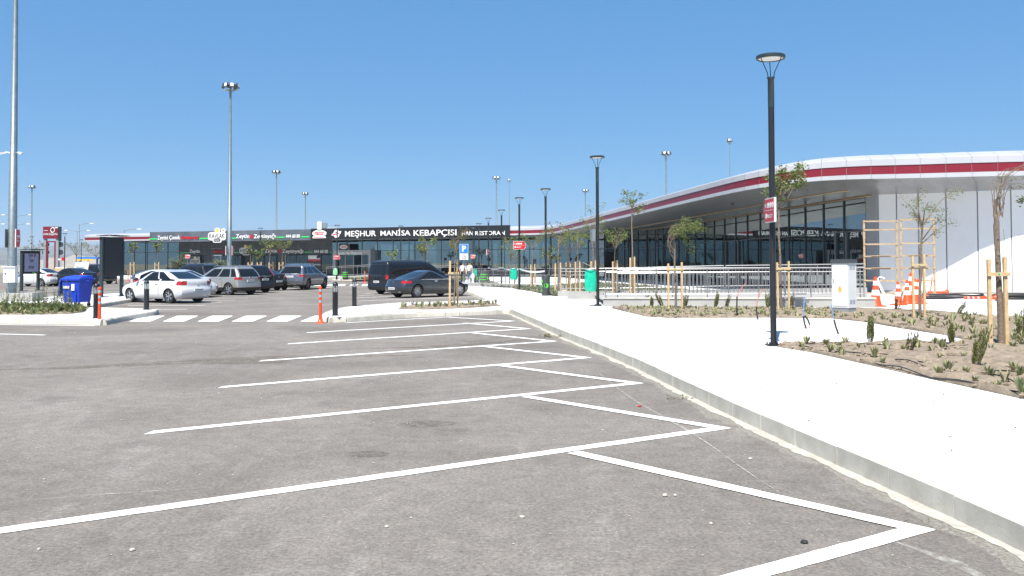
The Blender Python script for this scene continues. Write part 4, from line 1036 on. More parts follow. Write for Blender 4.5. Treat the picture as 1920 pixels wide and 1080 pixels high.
bag((AT(891, 503, 72).x, 72, AT(891, 503.5, 72).z), .32, .6, 'small green bag held on a frame behind the white shopping bag', M['green_film'], seed=4)
bag((AT(629, 503, 88).x, 88, AT(629, 503.5, 88).z), .42, .65, 'pale green bag on a stand in front of the entrance porch', M['pale_green_film'], seed=5)
t = thing('bag_stand', 'dark post holding the pale green bag by the entrance porch', 'bin stand', (AT(630.5, 503, 88.1).x, 88.2, PZ)); MB().tube([(0, 0, 0), (0, 0, 1.0)], .06, 8).build('post', M['black_steel'], t)
t = thing('bag_stand', 'dark post holding the small green bag behind the coupe', 'bin stand', (AT(891, 503, 72.2).x, 72.3, PZ)); MB().tube([(0, 0, 0), (0, 0, 1.2)], .05, 8).build('post', M['black_steel'], t)
# barrier tape between lamp posts
def tape(a, b, lab, sag=.12):
    n = 10; mb = MB(); A = Vector(a); B = Vector(b); tw = random.uniform(0, 3)
    pr = None
    for i in range(n + 1):
        u = i / n; p = A.lerp(B, u) + Vector((0, 0, -sag * 4 * u * (1 - u))); h = Vector((0, .035 * sin(u * 5 + tw), .045)); cur = (p + h, p - h)
        if pr: mb.quad(pr[0], cur[0], cur[1], pr[1])
        pr = cur
    return tag(mb.build('barrier_tape', M['reflective_white']), lab, 'barrier tape')
zt = lambda i, y: AT(LB[i][0], y, lamps[i].location.y).z
ll = [l.location for l in lamps]
def off(i, z): return (ll[i].x, ll[i].y - .065, z)
tape(off(3, 1.25 + PZ), off(4, 1.28 + PZ), 'sagging white barrier tape between the arrow plate lamp and the next one left')
tape(off(4, 1.28 + PZ), off(5, 1.2 + PZ), 'far white barrier tape left of the dark tape tied lamp post')
tape(off(2, 1.18 + PZ), off(3, 1.25 + PZ), 'white barrier tape running left from the lamp behind the litter bin')
# ================================================================== PARKING SIGN, BOARDS, PYLON
ps = G(871, 540, PZ); D = 57.0; q = AT(870, 500, D)
t = thing('disabled_parking_sign', 'blue letter P parking sign with wheelchair plate above the grey coupe', 'sign', (q.x, D, PZ))
MB().tube([(0, 0, 0), (0, 0, AT(870, 458, D).z - PZ)], .03, 8).build('post', M['galvanised'], t)
z1, z2, z3 = AT(870, 457.5, D).z - PZ, AT(870, 475, D).z - PZ, AT(870, 487, D).z - PZ
Wd = .56
MB().box((0, -.04, (z1 + z2) / 2), (Wd, .02, z1 - z2)).build('sign_border', M['letter_white'], t); MB().box((0, -.052, (z1 + z2) / 2), (Wd - .04, .012, z1 - z2 - .04)).build('sign_face', M['parking_blue'], t)
MB().box((0, -.04, (z2 + z3) / 2 - .01), (Wd, .02, z2 - z3 - .01)).build('plate', M['letter_white'], t)
vs, fs = text_mb('P', .05, .0); X0 = min(v.x for v in vs); X1 = max(v.x for v in vs); Y0 = min(v.y for v in vs); Y1 = max(v.y for v in vs); zc = (z1 + z2) / 2
MB().add([(-.13 + (v.x - X0) / (X1 - X0) * .27, -.062, zc - .2 + (v.y - Y0) / (Y1 - Y0) * .40) for v in vs], fs).build('lettering', M['letter_white'], t)
zc = (z2 + z3) / 2 - .01; m = MB(); pp = lambda a: [Vector((x, -.056, zc + y)) for x, y in a]
m.tube(pp([(.10 * cos(q) + .0, .085 * sin(q) - .05) for q in [radians(d) for d in range(150, 400, 25)]]), .010, 4); m.tube(pp([(.0, .10), (.0, .0), (.08, -.01), (.12, -.1), (.16, -.09)]), .011, 4); m.tube(pp([(.0, .05), (.08, .05)]), .010, 4); m.ball((0, -.056, zc + .135), (.026, .006, .026), 8); m.tube(pp([(-.16, -.03), (-.07, .0)]), .008, 4)
m.build('wheelchair_symbol', M['sign_black'], t)
# dark display board
def board(x0, x1, yt, yb, D0, D1, lab, dark=True):
    a = AT(x0, 500, D0); b = AT(x1, 500, D1); mid = (a + b) / 2; rz = atan2(D1 - D0, b.x - a.x); Wb = (Vector((b.x - a.x, D1 - D0))).length
    t = thing('notice_board' if dark else 'advert_case', lab, 'notice board' if dark else 'advertising board', (mid.x, mid.y, PZ), rz); zt = AT(x0, yt, D0).z - PZ; zb = AT(x0, yb, D0).z - PZ
    for s in (-1, 1): MB().box((s * (Wb / 2 - .05), 0, zt / 2), (.10, .16, zt)).build('post', M['dark_slate_steel'], t); MB().box((s * (Wb / 2 - .05), -.1, .02), (.2, .5, .04)).build('foot', M['dark_slate_steel'], t)
    MB().box((0, 0, (zt + zb) / 2), (Wb - .21, .14, zt - zb)).build('panel', M['sign_black'], t)
    MB().box((0, -.078, (zt + zb) / 2), (Wb - .28, .012, zt - zb - .1)).build('display_face', M['panel_black'], t)
    rr = random.Random(3); n = 7
    for k in range(n):
        x = -Wb / 2 - .12 + (Wb + .3) * (k + .5) / n; MB().box((x, -.05 + rr.uniform(-.04, .04), zt + .07 + rr.uniform(-.02, .03)), ((Wb + .3) / n * 1.2, .42, .025), M=Matrix.Rotation(rr.uniform(-.16, .16), 3, 'Y')).build('canopy_slat', M['bin_black'], t)
    return t, Wb, zt, zb
board(189, 229.5, 444, 518.5, 42, 43.5, 'blank black notice board on two dark posts left of the white sedan')
t, Wb, zt, zb = board(39.5, 73, 470, 513, 52, 53.5, 'advert case with pale poster and handwritten olive slogan', False)
zz0 = zt - .06; hh = zt - zb
MB().box((0, -.09, zz0 - .46 * hh - .02), (Wb - .34, .012, hh * .80)).build('poster', M['lilac_paint'], t)
def txl(s, x0, x1, z0, z1, m, y=-.1, par=None, nm='lettering', b=.0):
    vs, fs = text_mb(s, b, .0); X0 = min(v.x for v in vs); X1 = max(v.x for v in vs); Y0 = min(v.y for v in vs); Y1 = max(v.y for v in vs)
    return MB().add([(x0 + (v.x - X0) / (X1 - X0) * (x1 - x0), y, z0 + (v.y - Y0) / (Y1 - Y0) * (z1 - z0)) for v in vs], fs).build(nm, m, par)
txl('Zeytini', -.26, .12, zz0 - .34, zz0 - .1, M['sign_black'], par=t, b=.02); txl('Çoook', -.18, .16, zz0 - .66, zz0 - .38, M['sign_black'], par=t, b=.02); txl('SEVİYORUZ', -.26, .22, zz0 - 1.0, zz0 - .80, M['sign_black'], par=t, b=.02)
MB().tube([(.24, -.1, zz0 - .08), (.28, -.1, zz0 - .2), (.22, -.1, zz0 - .36)], [.02, .04, .01], 5).build('chili_mark', M['letter_red'], t)
MB().box((.2, -.09, zz0 - hh * .92), (.24, .012, .08)).build('logo_strip', M['lime'], t)
# white tilted billboard
q = AT(151, 496, 76); t = thing('billboard', 'small tilted white billboard with faint script behind the black sedan', 'billboard', (q.x, 76, 0))
m_ = MB().add([(-.68, 0, .95), (.58, 0, .98), (.72, .1, 1.98), (-.48, .1, 1.9), (-.68, .06, .95), (.58, .06, .98), (.72, .16, 1.98), (-.48, .16, 1.9)], [(0, 1, 2, 3), (7, 6, 5, 4), (0, 4, 5, 1), (1, 5, 6, 2), (2, 6, 7, 3), (3, 7, 4, 0)]); m_.build('board', M['letter_white'], t)
txl('Zeytini', -.4, .35, 1.38, 1.62, M['pipe_grey'], .02, t); txl('Çoook', -.3, .35, 1.08, 1.30, M['pipe_grey'], .0, t)
for x in (-.4, .4): MB().tube([(x, .1, 0), (x, .1, 1.2)], .03, 6).build('post', M['galvanised'], t)
# pylon
D = 150; q = AT(96, 500, D); t = thing('fuel_pylon', 'tall red and grey service area pylon with white ring and lettering', 'pylon sign', (q.x, D, 0)); k = D / 1650
X = lambda px: (px - 96) * k; Z = lambda py: AT(96, py, D).z
def pb(x0, x1, y0, y1, dy, nm, m, th=.5): return MB().box(((X(x0) + X(x1)) / 2, dy, (Z(y0) + Z(y1)) / 2), (X(x1) - X(x0), th, Z(y0) - Z(y1))).build(nm, m, t)
pb(82, 110, 425, 447.5, 0, 'sign_box', M['red_metal'], .8); pb(110.1, 112, 425, 452, .1, 'side_trim', M['dark_slate_steel'], .8)
pb(82.3, 87, 447.8, 504, 0, 'column', M['pipe_grey']); pb(105.5, 110.5, 447.8, 504, 0, 'column', M['pipe_grey'])
pb(87.2, 90, 452, 504, -.05, 'red_post', M['red_metal'], .3); pb(102.4, 105, 452, 504, -.05, 'red_post', M['red_metal'], .3); pb(90.1, 102.3, 452, 454.3, -.05, 'red_beam', M['red_metal'], .3)
for x in (82.5, 88.4, 105.4, 112): 
    for y in (458.5, 473): MB().lathe([(0, -.1), (.44 if x in (82.5, 112) else .22, -.1), (.44 if x in (82.5, 112) else .22, .1), (0, .1)], 18, (X(x), .22, Z(y)), 'Y').build('disc', M['bin_black'], t)
txl('OKSİJEN', X(83), X(109), Z(442.2), Z(435.8), M['letter_white'], -.43, t, b=.012)
MB().tube([(X(100.5) + .33 * cos(a), -.44, Z(431.6) + .40 * sin(a)) for a in [2 * pi * i / 20 for i in range(21)]], .09, 6).build('ring_logo', M['letter_white'], t)
txl('maden', X(83.5), X(91.5), Z(433.2), Z(431.8), M['letter_white'], -.43, t) if False else MB().box((X(87.5), -.42, Z(432.5)), (.7, .02, .08)).build('small_line', M['letter_white'], t)
MB().box((X(107), -.42, Z(427)), (.5, .02, .18)).build('small_line', M['letter_white'], t)
# striped barrier fence
q0 = AT(82, 500, 118); q1 = AT(137, 500, 118); t = thing('striped_barrier', 'low barrier of alternating yellow and pale upright boards behind the left cars', 'barrier', (q0.x, 118, 0)); n = 17; wv = (q1.x - q0.x) / n
for i in range(n): MB().box((wv * (i + .5), .0, .7), (wv * .82, .06, 1.05)).build('board', M['yellow_paint' if i % 2 else 'lilac_paint'], t)
for z in (.35, 1.0): MB().box((wv * n / 2, .07, z), (wv * n, .05, .08)).build('rail', M['galvanised'], t)
# small far signs and gantry
q = AT(114, 500, 125); t = thing('shop_pole_sign', 'small white and red sign on a far pole beside the pylon', 'sign', (q.x, 125, 0)); MB().tube([(0, 0, 0), (0, 0, 2.7)], .04, 6).build('post', M['galvanised'], t)
MB().box((.35, 0, 2.5), (.5, .06, .5)).build('red_plate', M['letter_red'], t); MB().box((-.15, 0, 2.45), (.5, .06, .25)).build('white_plate', M['letter_white'], t); MB().box((0, 0, 1.25), (1.6, .06, .2)).build('white_bar', M['letter_white'], t)
q = AT(168, 500, 140); t = thing('fuel_canopy', 'small far blue and yellow framed canopy behind the dark notice board', 'canopy', (q.x, 140, 0))
MB().box((0, 0, 2.75), (3.4, 2, .3)).build('roof', M['parking_blue'], t); MB().box((-.3, -1.02, 2.45), (2.6, .05, .25)).build('fascia', M['yellow_paint'], t)
for x in (-1.5, -.2, 1.2): MB().box((x, 0, 1.3), (.25, .25, 2.6)).build('column', M['parking_blue' if x > 0 else 'white_metal'], t)
mat('bank_earth', (.24, .215, .18), .9, var=.2, vscale=.05)
# pale far earthworks
for k, (x, y0, y1, D, wd) in enumerate(((99, 479, 489, 1500, 70), (150, 476, 488, 1300, 120), (118, 483, 492, 1700, 60))):
    q = AT(x, y0, D); t = thing('earth_bank', ['pale bank of bare earth seen through the pylon', 'pale quarry slope right of the pylon', 'low pale bank far behind the striped barrier'][k], 'earth bank', (q.x, D, 0)); h = q.z
    vs = []; fs = []; n = 14
    for i in range(n + 1):
        x_ = (i / n - .5) * wd; e = sin(pi * min(1, max(0, i / n))) ** .4 * (.8 + .35 * noise.noise(Vector((i * .4, k, 0)))); vs += [(x_, -40, -1), (x_, 0, h * e), (x_, 60, -1)]
    for i in range(n): a = i * 3; fs += [(a, a + 3, a + 4, a + 1), (a + 1, a + 4, a + 5, a + 2)]
    MB().add(vs, fs).build('slope', M['bank_earth'], t)
# ================================================================== CARS
YR = [0, .35, .65, .80, .92]
def make_car(sp):
    """body from horizontal slices (z, x rear, x front, half width); faces are sorted into body, glass, lights, cladding"""
    S = sp['sl']; W0 = sp['winz0']; W1 = sp['winz1']
    sf = sorted(set([0, .05, .1, .15, .2, .26, .32, .38, .44, .5, .56, .62, .68, .74, .8, .86, .91, .96, 1] + [round(v, 3) for p in sp['wins'] for v in p]))
    rows = []
    for (z, xr, xf, hw) in S:
        t_ = (z - S[0][0]) / (S[-1][0] - S[0][0]); rr = sp.get('rr', .22) * (1 if z < W0 else .55); rfr = sp.get('rf', .42) * (1 if z < W0 else .6)
        L = xf - xr; rr = min(rr, L * .25); rfr = min(rfr, L * .3); row = []
        for y in YR: row.append((xr + rr * y ** 3 * .75, y * hw))
        for s in sf:
            e = 1 - .035 * max(0, (.12 - s) / .12) ** 2 - .05 * max(0, (s - .85) / .15) ** 2
            row.append((xr + rr + (L - rr - rfr) * s, hw * e))
        for y in YR[::-1]: row.append((xf - rfr * y ** 2.6 * .75, y * hw * .99))
        rows.append([(x, y, z) for x, y in row])
    n = len(rows[0]); nr = len(YR); ns = len(sf)
    names = {}
    def put(key, quad):
        names.setdefault(key, MB()).add(quad, [(0, 1, 2, 3)] if len(quad) == 4 else [tuple(range(len(quad)))])
    for j in range(len(rows) - 1):
        z0, z1 = S[j][0], S[j + 1][0]; zm = (z0 + z1) / 2
        for i in range(n - 1):
            for sg in (1, -1):
                q = [rows[j][i], rows[j][i + 1], rows[j + 1][i + 1], rows[j + 1][i]]; q = [(x, y * sg, z) for x, y, z in q]
                key = 'body'
                if W0 - 1e-6 <= z0 and z1 <= W1 + 1e-6:
                    if i < 3 and z0 >= sp.get('rz0', W0) - 1e-6: key = 'rear_window'
                    elif i >= n - 4: key = 'windscreen'
                    elif nr <= i < nr + ns - 1:
                        s0, s1 = sf[i - nr], sf[i - nr + 1]
                        for wi, (a, b) in enumerate(sp['wins']):
                            if s0 >= a - 1e-6 and s1 <= b + 1e-6: key = 'side_window%d%d' % (wi, sg)
                if key == 'body' and sp['tail'][0] <= zm <= sp['tail'][1] and sp.get('tail_i', 2) <= i < nr + sp.get('tail_s', 1): key = 'tail_light%d' % sg
                if key == 'body' and sp['head'][0] <= zm <= sp['head'][1] and nr + ns - 2 <= i < n - 2: key = 'headlight%d' % sg
                if key == 'body' and zm < sp.get('clad', 0): key = 'cladding'
                put(key, q)
    for j, rev in ((0, 1), (-1, 0)):
        r = rows[j]; loop = [(x, y, z) for x, y, z in r] + [(x, -y, z) for x, y, z in r[::-1][1:-1]]
        put('cladding' if (j == 0 and sp.get('clad')) else 'body', loop)
    t = thing(sp['name'], '', 'car', OZ); W = sp['wb']; R = sp['R']; tw = S[2][3]
    keys = list(names); hull = MB()
    for ki, key in enumerate(keys): hull.add(names[key].v, names[key].f, ki)
    hm_ = [bpy.data.materials.new('k') for _ in keys] + [M['black_plastic']]
    ho_ = hull.build('hull', hm_, None, True)
    for x in W:
        for s in (1, -1):
            cu = MB().lathe([(0, s * (tw - .36)), (R + .05, s * (tw - .36)), (R + .05, s * (tw + .3)), (0, s * (tw + .3))], 28, (x, 0, R), 'Y').build('cutter', M['black_plastic'], None, True)
            md = ho_.modifiers.new('b', 'BOOLEAN'); md.object = cu; md.operation = 'DIFFERENCE'; md.solver = 'EXACT'; md.material_mode = 'TRANSFER'
            me = bpy.data.meshes.new_from_object(ho_.evaluated_get(bpy.context.evaluated_depsgraph_get())); ho_.modifiers.clear(); ho_.data = me; bpy.data.objects.remove(cu)
    vs_ = [v.co.copy() for v in me.vertices]; buckets = {}
    slots = [mm.name if mm else '' for mm in me.materials]; base = {hm_[i].name: keys[i] for i in range(len(keys))}
    for p in me.polygons: buckets.setdefault(base.get(slots[p.material_index], 'liner'), []).append(list(p.vertices))
    bpy.data.objects.remove(ho_)
    liner = buckets.pop('liner', [])
    for key, fl in buckets.items():
        nb = len(fl); fl = fl + (liner if key == 'body' else [])
        nm = key.rstrip('0123456789-')
        mt = {'body': sp['paint'], 'rear_window': sp.get('rglass', M['car_glass']), 'windscreen': M['car_glass_pale'], 'side_window': sp.get('sglass', M['car_glass']), 'tail_light': M['tail_red'], 'headlight': M['headlight_clear'], 'cladding': M['black_plastic'], 'liner': M['black_plastic']}[nm]
        used = sorted(set(i for f in fl for i in f)); ix = {v: k for k, v in enumerate(used)}
        m2 = bpy.data.meshes.new(nm); m2.from_pydata([vs_[i] for i in used], [], [[ix[i] for i in f] for f in fl]); m2.materials.append(mt)
        if len(fl) > nb: m2.materials.append(M['black_plastic']); m2.polygons.foreach_set('material_index', [0] * nb + [1] * (len(fl) - nb))
        m2.polygons.foreach_set('use_smooth', [True] * nb + [False] * (len(fl) - nb)); m2.set_sharp_from_angle(angle=radians(38))
        o = bpy.data.objects.new({'body': 'car_body'}.get(nm, nm), m2); COL.objects.link(o); setpar(o, t)
    spk = sp.get('spokes', 5)
    for x in W:
        for s in (1, -1):
            yo = s * (tw - .02)
            wq = MB().lathe([(R * .62, yo - s * .21), (R * .95, yo - s * .21), (R, yo - s * .17), (R, yo - s * .03), (R * .96, yo), (R * .70, yo + s * .006), (R * .66, yo - s * .02)], 26, (x, 0, R), 'Y').build('wheel', M['tyre'], t, True)
            rm = MB().lathe([(R * .70, yo - s * .0), (R * .66, yo - s * .02), (R * .62, yo - s * .12)], 26, (x, 0, R), 'Y')
            for k in range(spk):
                q = 2 * pi * k / spk + .3; dx, dz = sin(q), cos(q); wd = R * (.17 if spk < 8 else .075); a = Vector((x + dx * R * .08, yo - s * .035, R + dz * R * .08)); b = Vector((x + dx * R * .67, yo - s * .02, R + dz * R * .67))
                rm.bar(a, b, .02, wd, up=(dz, 0, -dx)) if False else rm.add([a + Vector((dz, 0, -dx)) * wd * .6, a - Vector((dz, 0, -dx)) * wd * .6, b - Vector((dz, 0, -dx)) * wd, b + Vector((dz, 0, -dx)) * wd], [(0, 1, 2, 3)])
            rm.lathe([(R * .16, yo - s * .02), (0, yo - s * .018)], 12, (x, 0, R), 'Y'); rm.build('rim', sp.get('rim', M['rim_silver']), wq, True)
            MB().lathe([(R * .63, yo - s * .10), (0, yo - s * .10)], 18, (x, 0, R), 'Y').build('brake_disc', M['black_plastic'], wq)
    # underbody keeps daylight from passing through
    MB().box(((W[0] + W[1]) / 2, 0, S[0][0] + .10), (W[1] - W[0] - 2 * R - .1, tw * 1.7, .14)).build('underbody', M['black_plastic'], t)
    def row_at(z):
        for j in range(len(S) - 1):
            if S[j][0] <= z <= S[j + 1][0]: u = (z - S[j][0]) / (S[j + 1][0] - S[j][0]); return [S[j][k] + (S[j + 1][k] - S[j][k]) * u for k in (1, 2, 3)]
        return S[-1][1:]
    def yside(z): return row_at(z)[2]
    for s in (1, -1):
        for x in sp['doors']:
            m = MB(); zs = [S[1][0] + .06, .45, .62, .78, W0 - .02]; pr = None
            for z in zs:
                y = s * (yside(z) + .002); cur = [(x - .010, y, z), (x + .010, y, z)]
                if pr: m.quad(pr[0], pr[1], cur[1], cur[0])
                pr = cur
            m.build('door_seam', M['joint_dark'], t)
        for x in sp['handles']: MB().bar((x - .09, s * (yside(sp['hz']) + .018), sp['hz']), (x + .09, s * (yside(sp['hz']) + .018), sp['hz']), .03, .03).build('handle', sp.get('handle', sp['paint']), t)
        mx_ = sp['mirror']; z = W0 + .05
        MB().ball((mx_, s * (yside(z) + .15), z + .03), (.09, .12, .08), 10).build('mirror', sp.get('mir', M['black_plastic']), t, True)
        if sp.get('rails'):
            x0, x1 = sp['rails']; zt = S[-1][0]; MB().tube([(x0, s * .50, zt - .03), (x0 + .15, s * .50, zt + .035), (x1 - .15, s * .50, zt + .035), (x1, s * .50, zt - .04)], .018, 6).build('roof_rail', M['stainless'], t)
        if sp.get('belt'):
            z = W0 - .012; a, b, _ = row_at(z); MB().bar((sp['belt'][0], s * (yside(z) + .004), z), (sp['belt'][1], s * (yside(z) + .004), z), .012, .02).build('chrome_trim', M['chrome'], t)
    zp = sp['plate']; a, b, hw = row_at(zp); MB().box((a - .012, 0, zp), (.02, .50, .11), M=Matrix.Rotation(0, 3, 'Z')).build('number_plate', M['plate_white'], t)
    rr_ = random.Random(len(sp['name'])); m = MB()
    for k in range(7): m.box((a - .0245, -.19 + k * .062, zp), (.004, .034, .055))
    m.build('plate_characters', M['sign_black'], t)
    ze = sp.get('emblem', zp + .28); a, _, _ = row_at(ze); MB().lathe([(0, -.012), (.045, -.012), (.045, .01)], 12, (a - .0, 0, ze), 'X').build('badge', M['chrome'], t)
    if sp.get('trimbar'): zb_ = sp['trimbar']; a, _, _ = row_at(zb_); MB().box((a - .008, 0, zb_), (.02, .9, .035)).build('chrome_bar', M['chrome'], t)
    for s in (1, -1):
        if sp.get('exhaust'): MB().box((S[1][1] + .0, s * .52, S[1][0] + .03), (.04, .16, .05)).build('exhaust', M['chrome'], t)
    return t
SED = dict(name='sedan_car', paint=M['paint_white'], winz0=.99, winz1=1.39, rz0=1.085, wb=(.95, 3.60), R=.315, clad=0, tail=(.84, .97), head=(.62, .74), wins=((.13, .46), (.50, .93)), doors=(1.62, 2.55, 3.35), handles=(1.75, 2.72), hz=.86, mirror=3.02, plate=.60, emblem=.86,
           sl=[(.20, .22, 4.25, .78), (.30, .08, 4.37, .84), (.42, .02, 4.42, .862), (.58, .00, 4.43, .872), (.66, .03, 4.40, .872), (.74, .07, 4.30, .868), (.80, .08, 4.12, .862), (.88, .07, 3.85, .853), (.94, .08, 3.52, .842), (.99, .10, 3.26, .825), (1.06, .14, 3.12, .80), (1.085, .50, 3.06, .79), (1.18, .75, 2.90, .75), (1.28, 1.0, 2.73, .70), (1.36, 1.22, 2.58, .655), (1.39, 1.34, 2.48, .635), (1.43, 1.52, 2.28, .57), (1.455, 1.66, 2.15, .46)])
SUV = dict(name='suv_car', paint=M['paint_champagne'], winz0=1.02, winz1=1.46, wb=(.86, 3.50), R=.34, clad=.44, tail=(.88, 1.0), tail_s=2, head=(.72, .86), wins=((.04, .18), (.22, .52), (.56, .93)), doors=(1.35, 2.30, 3.2), handles=(1.5, 2.5), hz=.93, mirror=2.95, plate=.80, emblem=1.0, rails=(.55, 2.45), rr=.16,
           sl=[(.24, .15, 4.25, .80), (.34, .05, 4.34, .86), (.44, .0, 4.38, .885), (.60, .02, 4.38, .892), (.72, .05, 4.34, .892), (.86, .06, 4.20, .885), (.94, .06, 3.92, .878), (1.0, .07, 3.45, .87), (1.02, .09, 3.32, .86), (1.12, .14, 3.12, .83), (1.25, .22, 2.90, .79), (1.36, .32, 2.72, .75), (1.46, .42, 2.55, .70), (1.53, .45, 2.35, .64), (1.575, .55, 2.15, .55), (1.595, .8, 1.95, .42)])
def var(b, **k): d = dict(b); d.update(k); return d
CRV = var(SUV, name='suv_car', paint=M['paint_black'], tail=(1.02, 1.46), tail_i=3, tail_s=0, winz0=1.04, winz1=1.44, rails=None, trimbar=1.0, clad=.40,
          sl=[(.24, .12, 4.3, .80), (.34, .03, 4.42, .87), (.42, .0, 4.5, .89), (.60, .03, 4.5, .90), (.74, .06, 4.42, .90), (.88, .07, 4.25, .892), (.96, .08, 3.98, .885), (1.02, .09, 3.5, .88), (1.04, .10, 3.38, .87), (1.14, .15, 3.15, .84), (1.26, .22, 2.95, .80), (1.36, .30, 2.75, .76), (1.44, .37, 2.6, .72), (1.54, .40, 2.4, .66), (1.62, .5, 2.2, .56), (1.66, .75, 2.0, .42)], emblem=.92)
MLC = var(SUV, name='suv_car', paint=M['paint_bluesilver'], clad=.38, wb=(.98, 3.88), R=.38, tail=(.90, 1.02), tail_s=1, tail_i=2, winz0=1.10, winz1=1.54, rails=(.6, 2.9), exhaust=True, plate=.90, emblem=1.06, trimbar=.36, doors=(1.6, 2.65, 3.55), handles=(1.75, 2.8), hz=1.0, mirror=3.3, spokes=5, rim=M['rim_dark'],
          wins=((.04, .20), (.24, .54), (.58, .93)), sl=[(.26, .15, 4.6, .82), (.36, .05, 4.75, .90), (.46, .0, 4.80, .935), (.62, .02, 4.80, .955), (.78, .04, 4.74, .955), (.90, .06, 4.62, .945), (1.02, .08, 4.2, .93), (1.08, .10, 3.85, .915), (1.10, .12, 3.75, .90), (1.20, .20, 3.5, .86), (1.32, .32, 3.22, .81), (1.44, .46, 3.0, .76), (1.54, .55, 2.8, .72), (1.63, .56, 2.6, .66), (1.70, .70, 2.4, .57), (1.74, 1.0, 2.1, .44)])
VAN = var(SUV, name='van_car', paint=M['paint_black'], clad=.40, wb=(1.0, 4.2), R=.335, tail=(.86, 1.12), tail_i=3, tail_s=0, winz0=1.12, winz1=1.66, rails=(.5, 3.6), plate=.72, trimbar=1.06, emblem=.95, doors=(1.9, 3.0, 4.0), handles=(2.9, 3.2), hz=1.05, mirror=4.1, rf=.35, rr=.12,
          wins=((.03, .36), (.38, .70), (.73, .95)), sl=[(.24, .08, 4.95, .86), (.34, .02, 5.06, .93), (.44, .0, 5.12, .955), (.62, .03, 5.14, .965), (.78, .04, 5.10, .965), (.86, .04, 5.04, .962), (.98, .04, 4.86, .958), (1.08, .05, 4.66, .952), (1.12, .06, 4.52, .945), (1.25, .08, 4.30, .925), (1.40, .11, 4.06, .90), (1.54, .14, 3.84, .875), (1.66, .17, 3.62, .85), (1.78, .17, 3.40, .81), (1.86, .22, 3.2, .73), (1.90, .4, 3.0, .58)])
CPE = var(SED, name='coupe_car', rz0=.94, paint=M['paint_graphite'], wb=(.98, 3.82), R=.335, spokes=14, winz0=.94, winz1=1.31, wins=((.17, .38), (.40, .90)), doors=(1.95, 3.25), handles=(2.15,), hz=.84, mirror=3.05, plate=.48, emblem=.80, tail=(.74, .86), tail_s=1, belt=(1.25, 3.1), exhaust=True, mir=M['paint_graphite'], rr=.34, rim=M['rim_silver'], handle=M['chrome'],
          sl=[(.18, .25, 4.5, .80), (.28, .08, 4.64, .87), (.40, .01, 4.69, .895), (.55, .00, 4.69, .905), (.66, .05, 4.62, .905), (.74, .09, 4.45, .90), (.80, .11, 4.2, .89), (.86, .13, 3.9, .878), (.92, .18, 3.55, .86), (.94, .30, 3.42, .85), (.99, .62, 3.22, .80), (1.08, .92, 2.98, .755), (1.18, 1.22, 2.76, .705), (1.26, 1.48, 2.56, .655), (1.31, 1.66, 2.42, .62), (1.36, 1.88, 2.2, .55), (1.385, 2.0, 2.1, .44)])
HAT = var(SED, name='hatchback_car', paint=M['paint_white'], rz0=.99, sl=[(z, xr, xf, hw) if z < 1.07 else (z, max(.18, xr - .55), xf, hw) for z, xr, xf, hw in SED['sl']], wins=((.07, .24), (.28, .56), (.60, .93)))
cars = {}
def place(key, sp, px, py, hd, lab, paint=None, D=None, group=None, zs=1.0):
    """px,py: picture point of the ground right under the middle of the car"""
    if key in cars: o = copy_tree(cars[key])
    else: o = cars[key] = make_car(sp)
    p = G(px, py) if D is None else AT(px, 500, D); L = sum(sp['wb']) / 2; h = radians(hd)
    o.location = (p.x - cos(h) * L, p.y - sin(h) * L, 0); o.rotation_euler = (0, 0, h); o['label'] = lab; o['group'] = group or 'cars parked on the lot'
    if paint:
        for k in kids(o):
            if k.type == 'MESH' and k.data.materials and k.data.materials[0] and k.data.materials[0].name == sp['paint'].name:
                k.data = k.data.copy(); k.data.materials[0] = paint
    return o
place('sed', SED, 309, 0, 150, 'white four door sedan nearest the camera, rear turned to the crossing', D=40.2)
place('suv', SUV, 420, 0, 150, 'champagne silver SUV with roof rails, black lower trim and red tail lamps', D=50.2)
place('crv', CRV, 451, 0, 150, 'black SUV with tall red corner lamps just right of the champagne SUV', D=54.0)
place('sedb', var(SED, paint=M['paint_darkblue'], tail=(.84, .97)), 477, 0, 150, 'dark sedan whose rear shows between the black SUV and blue grey SUV', D=58.5)
place('mlc', MLC, 571, 0, 80, 'blue grey SUV seen from behind at the far end of the left row', D=60.5)
place('van', VAN, 772, 0, 46, 'large black passenger van parked behind the grey coupe', D=51.5)
place('cpe', CPE, 804, 0, 44, 'graphite grey two door coupe with many spoked wheels beside the island', D=46.3)
place('hat', HAT, 329, 0, 30, 'white hatchback half hidden behind the nearest white sedan, tail lamp at left', D=46.5)
place('sed', SED, 322, 0, 150, 'white sedan just behind the nearest white sedan', D=46)
place('mlc', MLC, 360, 0, 150, 'black high SUV with roof rails behind the white cars', M['paint_black'], D=57)
place('hat', HAT, 403, 0, 152, 'red car mostly hidden between the white sedans and champagne SUV', M['paint_red'], D=62)
place('sed', SED, 540, 0, 140, 'black saloon roof showing left of the blue grey SUV', M['paint_black'], D=66)
place('sed', SED, 66, 0, 166, 'white sedan in side view behind the big left mast', D=70)
place('sedb', SED, 132, 0, 160, 'black sedan parked behind the blue rubbish container', D=70)
place('mlc', MLC, 168, 0, 158, 'second black car behind the blue container, further right', M['paint_black'], D=78)
